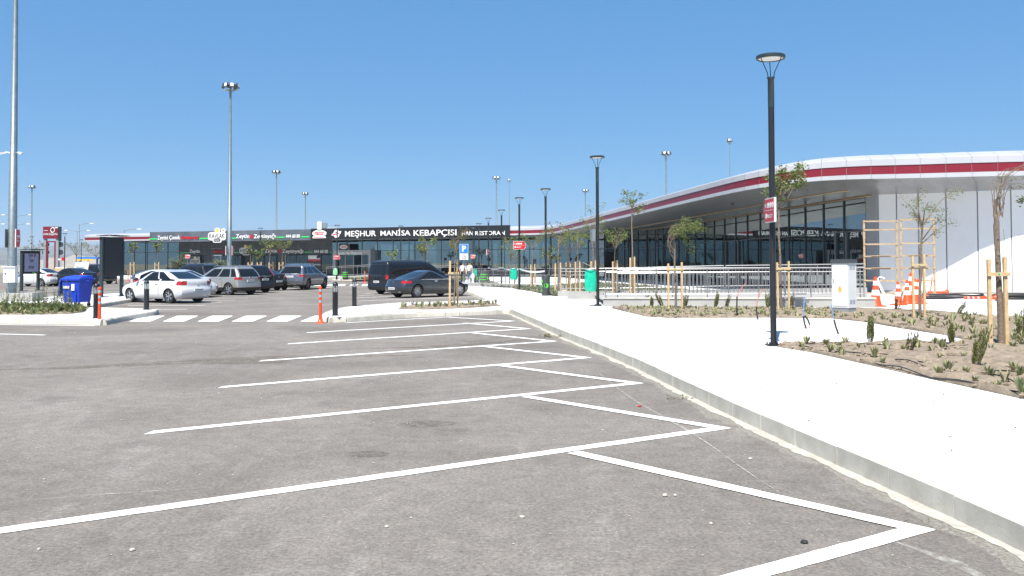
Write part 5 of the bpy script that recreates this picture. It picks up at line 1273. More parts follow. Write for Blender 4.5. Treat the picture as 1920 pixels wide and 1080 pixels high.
# ================================================================== PEOPLE
def person(loc, rz, lab, shirt, trousers, hair, h=1.7, arms='down', build=1.0, hold=None):
    t = thing('person', lab, 'person', loc, rz); k = h / 1.75
    J = {'pel': (0, 0, .93), 'sp': (0, .01, 1.12), 'ch': (0, .01, 1.32), 'nk': (0, 0, 1.47), 'hd': (0, -.01, 1.58), 'ht': (0, -.01, 1.69)}
    V = [J['pel'], J['sp'], J['ch'], J['nk'], J['hd'], J['ht']]; E = [(0, 1), (1, 2), (2, 3), (3, 4), (4, 5)]; Rr = [(.155, .115), (.15 * build, .12 * build), (.17 * build, .115), (.058, .06), (.082, .098), (.06, .07)]
    def ch(start, pts, rs):
        prev = start
        for p, r in zip(pts, rs): V.append(p); Rr.append((r, r)); E.append((prev, len(V) - 1)); prev = len(V) - 1
    for s in (-1, 1):
        ch(0, [(s * .10, 0, .86), (s * .12, -.02 * s, .50), (s * .13, .02 * s, .09), (s * .14, -.13 + .02 * s, .045)], [.095, .066, .045, .04])
        if arms == 'down': ch(2, [(s * .20, .01, 1.38), (s * .26, .03, 1.12), (s * .25, -.08, .88), (s * .25, -.12, .78)], [.06, .047, .035, .038])
        elif arms == 'push': ch(2, [(s * .20, .0, 1.38), (s * .25, -.12, 1.16), (s * .2, -.42, 1.08), (s * .19, -.5, 1.07)], [.06, .045, .034, .036])
        # five fingers
        hx, hy, hz = V[-1]
        for f in range(5): 
            a = len(V); V.append((hx + s * .0, hy + (.03 - f * .015), hz - (.07 if f else .03))); Rr.append((.011, .011)); E.append((a - 1 - f, a))
    me = bpy.data.meshes.new('person_body'); me.from_pydata([tuple(c * k for c in v) for v in V], E, []); o = bpy.data.objects.new('body', me); COL.objects.link(o)
    md = o.modifiers.new('s', 'SKIN'); 
    for i, r in enumerate(Rr): me.skin_vertices[0].data[i].radius = (r[0] * k, r[1] * k)
    me.skin_vertices[0].data[0].use_root = True
    sb = o.modifiers.new('u', 'SUBSURF'); sb.levels = 1; sb.render_levels = 1
    m2 = bpy.data.meshes.new_from_object(o.evaluated_get(bpy.context.evaluated_depsgraph_get())); o.modifiers.clear(); o.data = m2
    for m in (M['skin'], shirt, trousers, M['black_plastic'], hair): m2.materials.append(m)
    for p in m2.polygons:
        c = p.center / k; z = c.z; p.use_smooth = True
        arm = abs(c.x) > .215 and z < 1.32
        hand = arm and (z < .95 or (arms == 'push' and c.y < -.36))
        i = 3 if z < .10 else 2 if (z < .96 and not arm) else 1 if (z < 1.46 and (not arm or z > 1.14) and not hand) else 0
        if z > 1.60 or (z > 1.5 and c.y > .03): i = 4
        if hair.name == 'cloth_black' and not (z > 1.52 and z < 1.62 and c.y < -.05) and not hand: i = 4
        if hair.name == 'cloth_black' and arm and not hand: i = 1
        p.material_index = i
    setpar(o, t)
    f = MB(); f.ball((0, -.105 * k, 1.575 * k), (.014 * k, .02 * k, .022 * k), 6); f.build('nose', M['skin'], t, True)
    for s in (-1, 1): MB().ball((s * .032 * k, -.095 * k, 1.60 * k), .010 * k, 6).build('eye', M['sign_black'], t); MB().ball((s * .085 * k, 0, 1.585 * k), (.012 * k, .022 * k, .032 * k), 6).build('ear', M['skin'], t)
    MB().box((0, -.098 * k, 1.53 * k), (.045 * k, .01, .008)).build('mouth', M['letter_red'], t)
    return t
def ppos(x, D, z=PZ): p = AT(x, 500, D); return (p.x, D, z)
person(ppos(868, 73), radians(20), 'person in a white shirt partly behind the parking sign pole', M['cloth_white'], M['cloth_black'], M['hair_dark'], 1.7)
person(ppos(880.5, 72), radians(-12), 'stout person in a beige shirt and jeans carrying a white bag', M['cloth_beige'], M['denim'], M['hair_dark'], 1.72, build=1.2)
t = thing('shopping_bag', 'white plastic shopping bag hanging from the hand of the beige shirted person', 'shopping bag', (ppos(886.5, 71.8)[0], 71.8, PZ + .80)); 
MB().lathe([(.02, 0), (.07, -.08), (.17, -.22), (.19, -.36), (.14, -.44), (0, -.46)], 10).build('bag', M['cloth_white'], t, True); MB().tube([(-.05, 0, -.05), (0, 0, .04), (.05, 0, -.05)], .01, 4).build('handle', M['cloth_white'], t)
person(ppos(902.5, 75), radians(75), 'person dressed all in black leaning over a pushchair by the far lamps', M['cloth_black'], M['cloth_black'], M['cloth_black'], 1.66, 'push')
c = ppos(908.5, 74.8); t = thing('pushchair', 'small black pushchair in front of the person in black', 'pushchair', c, radians(10))
MB().add([(-.25, -.22, .45), (.3, -.22, .45), (.3, .22, .45), (-.25, .22, .45), (-.35, -.22, .95), (-.35, .22, .95), (.1, -.22, 1.0), (.1, .22, 1.0)], [(0, 1, 2, 3), (0, 3, 5, 4), (4, 5, 7, 6)]).build('seat', M['cloth_black'], t)
for s in (-1, 1): MB().tube([(-.55, s * .2, 1.08), (-.3, s * .2, .6), (.3, s * .2, .12)], .015, 5).build('frame', M['stainless'], t); MB().tube([(.05, s * .2, .6), (-.3, s * .2, .12)], .015, 5).build('frame', M['stainless'], t)
for x in (-.3, .3):
    for s in (-1, 1): MB().lathe([(0, -.02), (.12, -.02), (.12, .02), (0, .02)], 12, (x, s * .22, .12), 'Y').build('wheel', M['tyre'], t)
# ================================================================== RAMPS AND RAILINGS
def railing(pts, lab, z0s, H=1.08, step=.135, posts=1.9, kind='tall', top2=True, mtr=None, group=None, bal=True):
    """pts: ground line; z0s: height of the wall top at each point; round tube hand rails, square balusters"""
    t = thing('railing', lab, 'railing', (pts[0][0], pts[0][1], 0)); ox, oy = pts[0]; S = M['stainless']
    P = [Vector((p[0] - ox, p[1] - oy, z)) for p, z in zip(pts, z0s)]; Z = Vector((0, 0, 1))
    for i in range(len(P) - 1):
        a, b = P[i], P[i + 1]; L = (b - a).length; n = max(1, round(L / posts))
        MB().tube([a + Z * H, b + Z * H], .026, 8).build('hand_rail', S, t, True)
        if top2: MB().tube([a + Z * (H - .14), b + Z * (H - .14)], .018, 6).build('upper_rail', S, t, True)
        MB().tube([a + Z * .12, b + Z * .12], .018, 6).build('lower_rail', S, t, True)
        for k in range(n + (1 if i == len(P) - 2 else 0)):
            p = a.lerp(b, k / n); MB().tube([p, p + Z * H], .022, 8).build('post', S, t, True); 
        if bal:
            m = max(2, int(L / step))
            for k in range(1, m):
                p = a.lerp(b, k / m); MB().tube([p + Z * .12, p + Z * (H - .14)], .012, 4, cap=False).build('baluster', S, t)
    return t
def wall_seg(a, b, z0, z1a, z1b, th, t, name='wall_segment', m=None):
    a = Vector((a[0], a[1], 0)); b = Vector((b[0], b[1], 0)); d = (b - a).normalized(); n = Vector((-d.y, d.x, 0)) * th
    v = [a + Vector((0, 0, z0)), b + Vector((0, 0, z0)), b + Vector((0, 0, z1b)), a + Vector((0, 0, z1a))]; v2 = [p + n for p in v]
    return MB().add(v + v2, [(0, 1, 2, 3), (7, 6, 5, 4), (0, 4, 5, 1), (3, 2, 6, 7), (0, 3, 7, 4), (1, 5, 6, 2)]).build(name, m or M['ramp_concrete'], t)
rw_ = thing('ramp_wall', 'low grey concrete ramp wall behind the planting strip, front one', 'wall', OZ)
A0 = gxy(1131, 574.5); A1 = (12.85, 31.2)
wall_seg(A0, A1, 0, .44, .47, .25, rw_); 
a_, b_ = Vector((*A0, 0)), Vector((*A1, 0)); dn = (b_ - a_).normalized(); nn = Vector((-dn.y, dn.x, 0))
wall_seg((A0[0] - .04, A0[1] - .035), (A1[0] + .03, A1[1] - .035), .441, .475, .505, .33, rw_, 'coping', M['kerb_concrete'])
n_ = nn * .14
railing([(A0[0] + .1 + n_.x, A0[1] + n_.y), (A1[0] - .35 + n_.x, A1[1] + n_.y)], 'stainless railing on the front ramp wall, in front of the planting strip trees', [.48, .50], 1.06, .142, 1.95)
# second wall, left step and back railing
rw2 = thing('ramp_wall', 'low grey concrete wall of the rear ramp left of the second lamp', 'wall', OZ)
B0 = gxy(1064, 560.5); B1 = gxy(1120, 559.5); wall_seg(B0, (4.0, 38.6), 0, .40, .42, .25, rw2)
C0 = gxy(1046, 556); wall_seg(C0, (3.6, 41.2), 0, .42, .42, .25, rw2); wall_seg((3.6, 41.3), (16.2, 40.2), 0, .42, .60, .25, rw2)
railing([(C0[0] + .1, C0[1] + .1), (3.6, 41.3), (9.8, 40.8)], 'stainless railing of the rear ramp, left section by the green bag', [.42, .42, .55], 1.06, .15, 1.6)
railing([(9.9, 40.8), (16.1, 40.3)], 'stainless railing of the rear ramp, right section before the glass', [.55, .62], 1.06, .15, 1.9)
railing([(A0[0] + .75, A0[1] + 1.9), (12.4, 33.1)], 'middle stainless railing between the front and rear ramp walls', [.42, .48], 1.06, .15, 1.95)
rm = MB(); 
rm.quad((A0[0] + .1, A0[1] + .25, .30), (A1[0], A1[1] + .25, .44), (A1[0] + .4, 40.2, .44), (3.7, 41.1, .36)); rm.build('ramp', M['ramp_concrete'], kind='structure')
# far railing at the glass, left of the ramps
F0 = AT(882, 500, 62); F1 = AT(1052, 500, 52)
railing([(F0.x, 62), (F1.x, 52)], 'long stainless railing behind the earth bed and litter bins', [.40, .45], .98, .2, 1.7, top2=True)
rw3 = thing('ramp_wall', 'pale low wall under the long railing behind the earth bed', 'wall', OZ); wall_seg((F0.x - .2, 61.9), (F1.x, 51.9), 0, .40, .45, .2, rw3)
# railing at restaurant entrance
F0 = AT(612, 500, 93); F1 = AT(700, 500, 91); F2 = AT(880, 500, 86)
railing([(F0.x, 93), (F1.x, 91)], 'white looking railing in front of the restaurant entrance porch', [.35, .6], 1.05, 99, 2.0, bal=False)
railing([(F1.x + .2, 91), (F2.x, 87)], 'railing running behind the black van towards the lamps', [.5, .45], 1.05, 99, 2.2, bal=False)
rw4 = thing('ramp_wall', 'low sloping wall below the entrance porch railing', 'wall', OZ); wall_seg((F0.x, 92.9), (F1.x, 90.9), 0, .3, .62, .2, rw4); wall_seg((F1.x + .1, 90.8), (F2.x, 86.9), 0, .5, .45, .2, rw4)
# bent railing end right of the cabinet
c = G(1635, 578, PZ); t = thing('railing_end', 'bent stainless hand rail end right of the grey cabinet', 'railing', (12.35, 31.45, .5))
MB().tube([(-1.0, 0, 1.05), (-.15, 0, 1.05), (.05, 0, .98), (.08, 0, .85), (.08, 0, 0)], .026, 8).build('hand_rail', M['stainless'], t, True)
# ================================================================== BEDS
NB = [gxy(1457, 650), gxy(1520, 660), gxy(1607, 679), gxy(1730, 707), gxy(1920, 748), gxy(2150, 800), (9.6, 9.6), (12.5, 14.5), (13.6, 20.5), (13.2, 24.0), gxy(1925, 598), gxy(1850, 593.5), gxy(1739, 584.5), gxy(1640, 580), gxy(1560, 578.5), gxy(1350, 578), gxy(1150, 576.5), gxy(1147, 578), gxy(1180, 586), gxy(1212, 593.5), gxy(1253, 596), gxy(1446, 595.5), gxy(1560, 597), gxy(1625, 604), gxy(1693, 616), gxy(1771, 628), gxy(1829, 641.5), gxy(1790, 644.5), gxy(1740, 643), gxy(1610, 646), gxy(1500, 645)]
sheet('planting_bed', NB, PZ + .002, M['soil'], dens=.15, amp=.075, smooth=False)
FB = [gxy(918, 531), gxy(950, 538.5), gxy(994, 546), gxy(1044, 556), gxy(1047, 553), (F1.x - .0 if False else 2.9, 51.5), (AT(884, 500, 61.5).x, 61.5)]
sheet('planting_bed', FB, PZ + .002, M['soil'], dens=.35, amp=.10)
IB = [gxy(745, 579.5), gxy(800, 580.5), gxy(870, 577.8), gxy(941, 573.2), gxy(933, 570.3), gxy(860, 570.8), gxy(790, 572.5), gxy(752, 575.5)]
sheet('planting_bed', IB, PZ + .002, M['soil'], dens=.16, amp=.06)
LBd = [(-34, 27.2)] + [gxy(x, y) for x, y in ((0, 590), (80, 590), (130, 589), (155, 586), (163, 581), (150, 577), (100, 575), (0, 574))] + [(-30, 36)]
sheet('planting_bed', LBd, PZ + .002, M['soil'], dens=.3, amp=.07)
FB2 = [(3.3, 45), (9.8, 45), (8.7, 60), (6.3, 68), (3.0, 60)]
sheet('planting_bed', FB2, PZ + .002, M['soil'], dens=.5, amp=.10)
XB = [(AT(640, 500, 88).x, 88), (AT(870, 500, 78).x, 78), (AT(872, 500, 85).x, 85.5), (AT(700, 500, 90).x, 90)]
sheet('planting_bed', XB, PZ + .002, M['soil'], dens=.8, amp=.12)
def inpoly(x, y, P):
    c = False; j = len(P) - 1
    for i in range(len(P)):
        if (P[i][1] > y) != (P[j][1] > y) and x < (P[j][0] - P[i][0]) * (y - P[i][1]) / (P[j][1] - P[i][1]) + P[i][0]: c = not c
        j = i
    return c
def scatter(P, n, rng):
    x0 = min(p[0] for p in P); x1 = max(p[0] for p in P); y0 = min(p[1] for p in P); y1 = max(p[1] for p in P); out = []
    while len(out) < n:
        x = rng.uniform(x0, x1); y = rng.uniform(y0, y1)
        if inpoly(x, y, P): out.append((x, y))
    return out
rng = random.Random(11)
# clods and pebbles on the beds
def clods(P, n, s0, s1, m, name, z=PZ + .03):
    mb = MB()
    for x, y in scatter(P, n, rng):
        s = rng.uniform(s0, s1); c = (x, y, z + s * .2); r = [s * rng.uniform(.6, 1.2) for _ in range(3)]
        vs = [(c[0] + r[0], c[1] + rng.uniform(-.3, .3) * s, c[2]), (c[0] - r[0], c[1] + rng.uniform(-.3, .3) * s, c[2]), (c[0], c[1] + r[1], c[2]), (c[0], c[1] - r[1], c[2]), (c[0] + rng.uniform(-.3, .3) * s, c[1], c[2] + r[2] * .8), (c[0], c[1], c[2] - r[2])]
        mb.add(vs, [(0, 2, 4), (2, 1, 4), (1, 3, 4), (3, 0, 4), (2, 0, 5), (1, 2, 5), (3, 1, 5), (0, 3, 5)])
    return tag(mb.build(name, m), {'clods': 'loose clods of earth over the planting beds', 'pebbles': 'pale pebbles lying over the planting beds', 'pavement_grit': 'dark crumbs of earth and leaf on the pale pavement', 'gravel': 'tiny pale grit scattered on the asphalt'}[name], name, kind='stuff')
clods(NB, 7500, .012, .055, M['soil'], 'clods'); clods(NB, 500, .012, .03, M['stone'], 'pebbles'); clods(FB, 900, .04, .1, M['soil'], 'clods', PZ + .06)
PAVN = [(3.4, 4.5), (4.5, 4.5), (6.4, 10), (5.2, 16.4), (3.2, 24), (1.4, 28), (1.2, 22), (2.4, 13)]
clods(PAVN, 70, .006, .016, M['bark'], 'pavement_grit', PZ)
clods([(4.7, 15.6), (5.9, 15.4), (6.4, 16.2), (5.0, 16.9)], 60, .008, .022, M['soil'], 'pavement_grit', PZ)
LOT = [(-7, 3.6), (2.3, 3.6), (2.3, 9), (1.4, 18), (-4, 24), (-14, 22)]
clods(LOT, 1000, .003, .009, M['stone'], 'gravel', .004)
for k, (x, y, s) in enumerate(((1508, 1019, .02), (248, 1033, .016), (73, 1031, .011), (148, 976, .016), (1247, 931, .02), (1266, 930, .014), (979, 971, .015), (725, 989, .013), (1333, 983, .013), (1199, 763, .02), (1407, 862, .018))):
    q = G(x, y); st = thing('stone', ['dark broken asphalt lump near the lower right painted line', 'small grey pebble on the lower left asphalt', 'tiny grey pebble at the lower left corner', 'pebble resting on the long white line at left', 'white chip below the right zigzag line, left of a pair', 'white chip below the right zigzag line, right of a pair', 'white chip in the middle foreground', 'white chip left of the middle foreground', 'white chip right of the middle foreground', 'small reddish scrap inside the second zigzag', 'pale stone between zigzag tip and kerb'][k], 'stone', q, k)
    MB().ball((0, 0, s * .5), (s * 1.3, s, s * .7), 6).build('lump', M['stone'] if k not in (0, 9) else (M['black_plastic'] if k == 0 else M['letter_red']), st)
# drip hoses
def hose(pp, lab, k=0):
    L = resample(catmull([gxy(x, y) for x, y in pp], 10), .2); pts = []
    for i, p in enumerate(L): pts.append((p[0] + .04 * noise.noise(Vector((i * .3, k, 0))), p[1] + .04 * noise.noise(Vector((i * .3, k, 9))), PZ + .045 + .05 * noise.noise(Vector((i * .25, k, 5)))))
    tag(MB().tube(pts, .0095, 5).build('drip_hose', M['hose_black']), lab, 'hose', 'black drip hoses on the planting beds')
hose([(1492, 652), (1540, 662), (1600, 676), (1680, 695), (1800, 722), (1925, 745)], 'black drip hose closest to the pavement edge of the near bed')
hose([(1470, 648), (1540, 647), (1640, 650), (1720, 655), (1800, 652), (1850, 648)], 'black drip hose along the rear edge of the near bed', 1)
hose([(1545, 663), (1620, 668), (1690, 682), (1740, 693), (1785, 704)], 'short black drip hose in the second row of the near bed', 2)
hose([(1622, 652), (1630, 664), (1700, 678), (1790, 691), (1850, 699), (1925, 708)], 'black drip hose curving from the upright shrub across the near bed', 3)
hose([(1815, 709), (1860, 712), (1900, 721), (1960, 740)], 'black drip hose at the lower right end of the near bed', 4)
hose([(1600, 590), (1700, 600), (1800, 612), (1880, 620), (1925, 622)], 'black drip hose along the middle of the upper bed', 5)
hose([(1640, 585), (1740, 593), (1850, 602), (1930, 607)], 'black drip hose along the back of the upper bed', 6)
hose([(1650, 606), (1730, 615), (1830, 624), (1900, 636)], 'black drip hose along the front of the upper bed', 7)
hose([(1230, 592), (1300, 592.5), (1400, 592), (1500, 591), (1570, 594)], 'black drip hose along the front of the narrow middle strip', 8)
hose([(1220, 584), (1320, 586), (1420, 586)], 'black drip hose along the back of the narrow middle strip', 9)
# ------------------------------------------------------------------ plants
def tuft(r, h, n, seed, mb=None, o=(0, 0, 0)):
    rr = random.Random(seed); mb = mb or MB(); o = Vector(o)
    for k in range(n):
        q = rr.uniform(0, 2 * pi); l = h * rr.uniform(.6, 1.1); d = Vector((cos(q), sin(q), 0)); s = Vector((-sin(q), cos(q), 0)) * r * .14; b = o + d * r * .12; m1 = b + d * r * .45 + Vector((0, 0, l * .65)); e = b + d * r * rr.uniform(.6, 1.1) + Vector((0, 0, l))
        mb.add([b - s * .6, b + s * .6, m1 + s, m1 - s, e], [(0, 1, 2, 3), (3, 2, 4)])
    return mb
tproto = []
for s in range(4): tproto.append(tag(tuft(.085, .13, 20, s).build('succulent_plant', M['leaf_succulent']), 'x', 'small plant'))
zone = [(x, y) for x, y in scatter(NB, 900, rng) if y < 26.5]
sel = []
for x, y in zone:
    if all((x - a) ** 2 + (y - b) ** 2 > .30 ** 2 for a, b in sel): sel.append((x, y))
u = [0] * 4; cnt_ = 0; rest = MB()
for x, y in sel:
    px = 960 + 1650 * x / y
    if px > 1935: continue
    # bare middle of the near bed
    py = 494 + 1650 * 1.5 / y
    if 1640 < px and 655 < py < 690 and rng.random() < .85: continue
    k = rng.randrange(4)
    if y < 24.2 and cnt_ < 170:
        o = tproto[k] if not u[k] else tproto[k].copy()
        if u[k]: COL.objects.link(o)
        u[k] = 1; s = rng.uniform(.6, 1.25); o.location = (x, y, PZ + .03); o.scale = (s, s, s * rng.uniform(.8, 1.4)); o.rotation_euler = (0, 0, rng.uniform(0, 6)); cnt_ += 1
        o['label'] = 'small spiky green ground plant in the brown earth beds beside the hoses'; o['group'] = 'small spiky plants in the earth beds'
    else: tuft(.11, .13, 10, rng.random(), rest, (x, y, PZ + .02))
st_ = [(x, y) for x, y in scatter([gxy(1147, 577.5), gxy(1212, 593), gxy(1253, 595.8), gxy(1446, 595), gxy(1560, 596), gxy(1600, 580), gxy(1350, 579)], 230, rng)]
for x, y in st_: tuft(rng.uniform(.08, .14), rng.uniform(.08, .16), 9, rng.random(), rest, (x, y, PZ + .02))
tag(rest.build('ground_plants', M['leaf_succulent']), 'low spiky ground plants massed in the further strip', 'ground plants', kind='stuff')
fb = MB()
for x, y in scatter(FB, 1500, rng): tuft(rng.uniform(.12, .22), rng.uniform(.08, .20), 7, rng.random(), fb, (x, y, PZ + .04))
for x, y in scatter(FB2, 1300, rng): tuft(rng.uniform(.12, .22), rng.uniform(.08, .20), 7, rng.random(), fb, (x, y, PZ + .04))
for x, y in scatter(XB, 900, rng): tuft(rng.uniform(.2, .35), rng.uniform(.12, .3), 6, rng.random(), fb, (x, y, PZ + .04))
tag(fb.build('dry_ground_cover', M['leaf_olive']), 'greyish green ground cover over the far earth bed', 'ground cover', kind='stuff')
ib = MB()
for x, y in scatter(IB, 70, rng): tuft(rng.uniform(.07, .13), rng.uniform(.10, .24), 9, rng.random(), ib, (x, y, PZ + .03))
tag(ib.build('ground_plants', M['leaf_succulent']), 'short green plants on the middle island bed', 'ground plants', kind='stuff')
# weeds on left bed
wb_ = MB()
for x, y in scatter(LBd, 3800, rng):
    e = rng.uniform(.05, .22); tuft(rng.uniform(.10, .22), e, 6, rng.random(), wb_, (x, y, PZ + .02))
for x0, h in ((14, .8), (50, .7), (70, .5), (90, 1.0), (122, 1.0), (100, .9), (36, .7), (8, .7), (20, .9), (30, 1.0), (40, .55), (85, 1.35), (96, .8), (78, .6), (116, 1.3), (126, .9), (134, .6), (106, .5), (62, .4), (5, .5)):
    c = G(x0, 583 + rng.uniform(-3, 5), PZ)
    for k in range(5):
        a = Vector((c.x + rng.uniform(-.3, .3), c.y + rng.uniform(-.3, .3), PZ)); hh = h * rng.uniform(.5, 1); tip = a + Vector((rng.uniform(-.15, .2), 0, hh))
        wb_.tube([a, tip], [.008, .003], 3)
        for j in range(26):
            f = rng.uniform(.12, 1); p = a.lerp(tip, f); q = rng.uniform(0, 6.3); l = .13 * (1.25 - f); d = Vector((cos(q), sin(q), rng.uniform(-.2, .7))) * l; s = Vector((-sin(q), cos(q), 0)) * .022
            wb_.add([p, p + d * .5 + s, p + d, p + d * .5 - s], [(0, 1, 2, 3)])
tag(wb_.build('weeds', M['weed_green']), 'straggly green and straw weeds around the foot of the big left mast', 'weeds', kind='stuff')
def shrub(px, py, h, lab, m, seed, n=13, spread=.6, lean=.0, leafy=1.0):
    c = G(px, py, PZ); t = thing('shrub', lab, 'shrub', c, 0, 'small upright shrubs in the earth beds'); rr = random.Random(seed); st = MB(); lf = MB()
    for k in range(n):
        q = rr.uniform(0, 6.3); rad = rr.uniform(.1, 1) * spread * h * .5; hh = h * rr.uniform(.55, 1.05); tip = Vector((cos(q) * rad + lean * hh, sin(q) * rad, hh)); a = Vector((cos(q) * .03, sin(q) * .03, 0)); mid = (a + tip) * .5 + Vector((cos(q) * .02, sin(q) * .02, 0))
        st.tube([a, mid, tip], [.007, .005, .002], 3, cap=False)
        for j in range(int(48 * leafy)):
            f = rr.uniform(.18, 1); p = a.lerp(mid, f * 2) if f < .5 else mid.lerp(tip, f * 2 - 1); u_ = rr.uniform(0, 6.3); l = rr.uniform(.035, .065) * (h / .5) ** .5; d = Vector((cos(u_) * .6, sin(u_) * .6, .85)) * l; s = Vector((-sin(u_), cos(u_), 0)) * .007
            lf.add([p - s, p + s, p + d + s * .3, p + d - s * .3], [(0, 1, 2, 3)])
    st.build('stems', M['bark'], t); lf.build('leaves', m, t)
SH = [(1632, 644, .56, 'tall upright grey green shrub at the back edge of the near bed', 'leaf_rosemary', .25, 0), (1785, 647, .42, 'dense bright green upright shrub by the curved path tip', 'leaf_rosemary', .35, 0), (1829, 693, .62, 'leaning shrub with reddish stems in the open near bed', 'leaf_rosemary', .35, .25),
      (1704, 664, .42, 'straw coloured wilted shrub in the middle of the near bed', 'leaf_dry', .6, .2), (1916, 636, .62, 'bushy green shrub at the right frame edge behind the pollard tree', 'leaf_rosemary', .4, 0), (1795, 591, .40, 'dry shrub leaning right at the back of the upper bed', 'leaf_dry', .4, .7),
      (1681, 584, .58, 'brown withered shrub in front of the traffic cones', 'leaf_dry', .5, .1), (1880, 606, .7, 'green shrub growing behind the pollarded trunk', 'leaf_rosemary', .3, 0), (1243, 579, .62, 'green shrub leaning left beside the staked windswept tree', 'leaf_rosemary', .3, -.4),
      (1205, 571, .42, 'thin dry shrub leaning right at the left of the middle strip', 'leaf_dry', .5, .6), (1222, 578, .40, 'small green shrub left of the leaning one', 'leaf_rosemary', .4, 0), (1284, 579, .50, 'bushy green shrub right of the windswept tree foot', 'leaf_rosemary', .45, .1),
      (1341, 579, .55, 'feathery green shrub before the ramp wall, left of a pair', 'leaf_rosemary', .3, .15), (1361, 579, .5, 'yellowing feathery shrub before the ramp wall, right of a pair', 'leaf_dry', .3, .3), (1440, 580, .62, 'shrub half hidden by the nearest lamp post', 'leaf_rosemary', .4, 0), (1484, 580, .60, 'brown shrub beside the right hand stake before the ramp wall', 'leaf_dry', .3, .1)]
for i, (x, y, h, lab, mm, sp_, ln) in enumerate(SH): shrub(x, y, h, lab, M[mm], i + 3, spread=sp_, lean=ln, leafy=.6 if 'dry' in mm else 1.2)
# ------------------------------------------------------------------ young trees
def young_tree(px, D, z, ytop, lab, seed, crown=1.0, lean=0.0, leafsz=.07, leaves=900, mm='leaf_green', zc=.55, trunk_r=.035, sway=.0, group='young staked trees', pollard=False, limbs=9, py=None, rz=0, base=None):
    p = AT(px, 500, D) if base is None else base; H = AT(px, ytop, D).z - z; t = thing('young_tree', lab, 'tree', (p.x, p.y, z), rz, group); rr = random.Random(seed); tr = MB(); lf = MB()
    top = H * (zc + .12); pts = []
    for i in range(7):
        f = i / 6; pts.append(Vector((lean * H * f + .02 * sin(i * 2.1 + seed), .015 * cos(i * 1.7 + seed), top * f)))
    tr.tube(pts, [trunk_r * (1.12 - .5 * i / 6) for i in range(7)], 8)
    def leaf(p, l):
        u_ = rr.uniform(0, 6.3); v_ = rr.uniform(-.9, .7); d = Vector((cos(u_) * cos(v_), sin(u_) * cos(v_), sin(v_))); s = d.cross(Vector((rr.uniform(-1, 1), rr.uniform(-1, 1), rr.uniform(-1, 1)))).normalized() * l * .24
        lf.add([p, p + d * l * .5 + s, p + d * l, p + d * l * .5 - s], [(0, 1, 2, 3)])
    per = leaves // (limbs * 3)
    for k in range(limbs):
        f = rr.uniform(zc, 1.0) * .98; b0 = pts[0].lerp(pts[-1], min(1, f / (zc + .12) * .98)) if f < zc + .12 else pts[-1]
        q = 2 * pi * k / limbs + rr.uniform(-.4, .4); up = H * (1 - zc) * rr.uniform(.35, .95); rad = crown * rr.uniform(.25, .6)
        e = b0 + Vector((cos(q) * rad + sway * up, sin(q) * rad, up * (1 - abs(sway) * .35))); e.z = min(e.z, H); mid = (b0 + e) / 2 + Vector((cos(q) * rad * .12, sin(q) * rad * .12, up * .14))
        tr.tube([b0, mid, e], [trunk_r * .42, trunk_r * .28, trunk_r * .1], 5, cap=False)
        for j in range(3):
            g = rr.uniform(.35, 1.0); a = b0.lerp(mid, g * 2) if g < .5 else mid.lerp(e, g * 2 - 1); d = Vector((cos(q + rr.uniform(-1.3, 1.3)) + sway, sin(q + rr.uniform(-1.3, 1.3)), rr.uniform(-.3, .8))).normalized() * crown * rr.uniform(.15, .34); tw = a + d
            tr.tube([a, tw], [trunk_r * .13, trunk_r * .05], 4, cap=False)
            for _ in range(per): c = a.lerp(tw, rr.uniform(.2, 1.15)) + Vector([rr.gauss(0, crown * .055) for _ in range(3)]); leaf(c, leafsz * rr.uniform(.6, 1.2))
    tr.build('trunk', M['bark'], t, True); lf.build('crown', M[mm], t)
    return t
def stakes(x0, x1, yt, yb, z, lab, ybar=None, w=.06, m='pine_wood', D=None):
    c0 = G(x0, yb, z) if D is None else Vector((AT(x0, 500, D).x, D, z)); c1 = G(x1, yb, z) if D is None else Vector((AT(x1, 500, D).x, D, z)); mid = (c0 + c1) / 2
    t = thing('tree_stakes', lab, 'tree stakes', mid, 0, 'timber stake frames holding young trees'); h = AT(x0, yt, c0.y).z - z
    for c, dh in ((c0, 0), (c1, .04)): v = c - mid; MB().box((v.x, v.y, (h + dh) / 2 - .05), (w, w * .8, h + dh + .1), M=Matrix.Rotation(random.uniform(-.012, .012), 3, 'Y')).build('stake', M[m], t)
    if ybar:
        zb = AT(x0, ybar, c0.y).z - z; a = c0 - mid; b = c1 - mid; MB().bar((a.x - .06, a.y - .05, zb), (b.x + .06, b.y - .05, zb), .03, .07).build('cross_bar', M[m], t)
        MB().lathe([(.05, -.02), (.055, 0), (.05, .02)], 8, ((a.x + b.x) / 2, (a.y + b.y) / 2 - .02, zb)).build('tie', M['green_film'], t)
    return t
def Db(y, z=PZ): return G(960, y, z).y
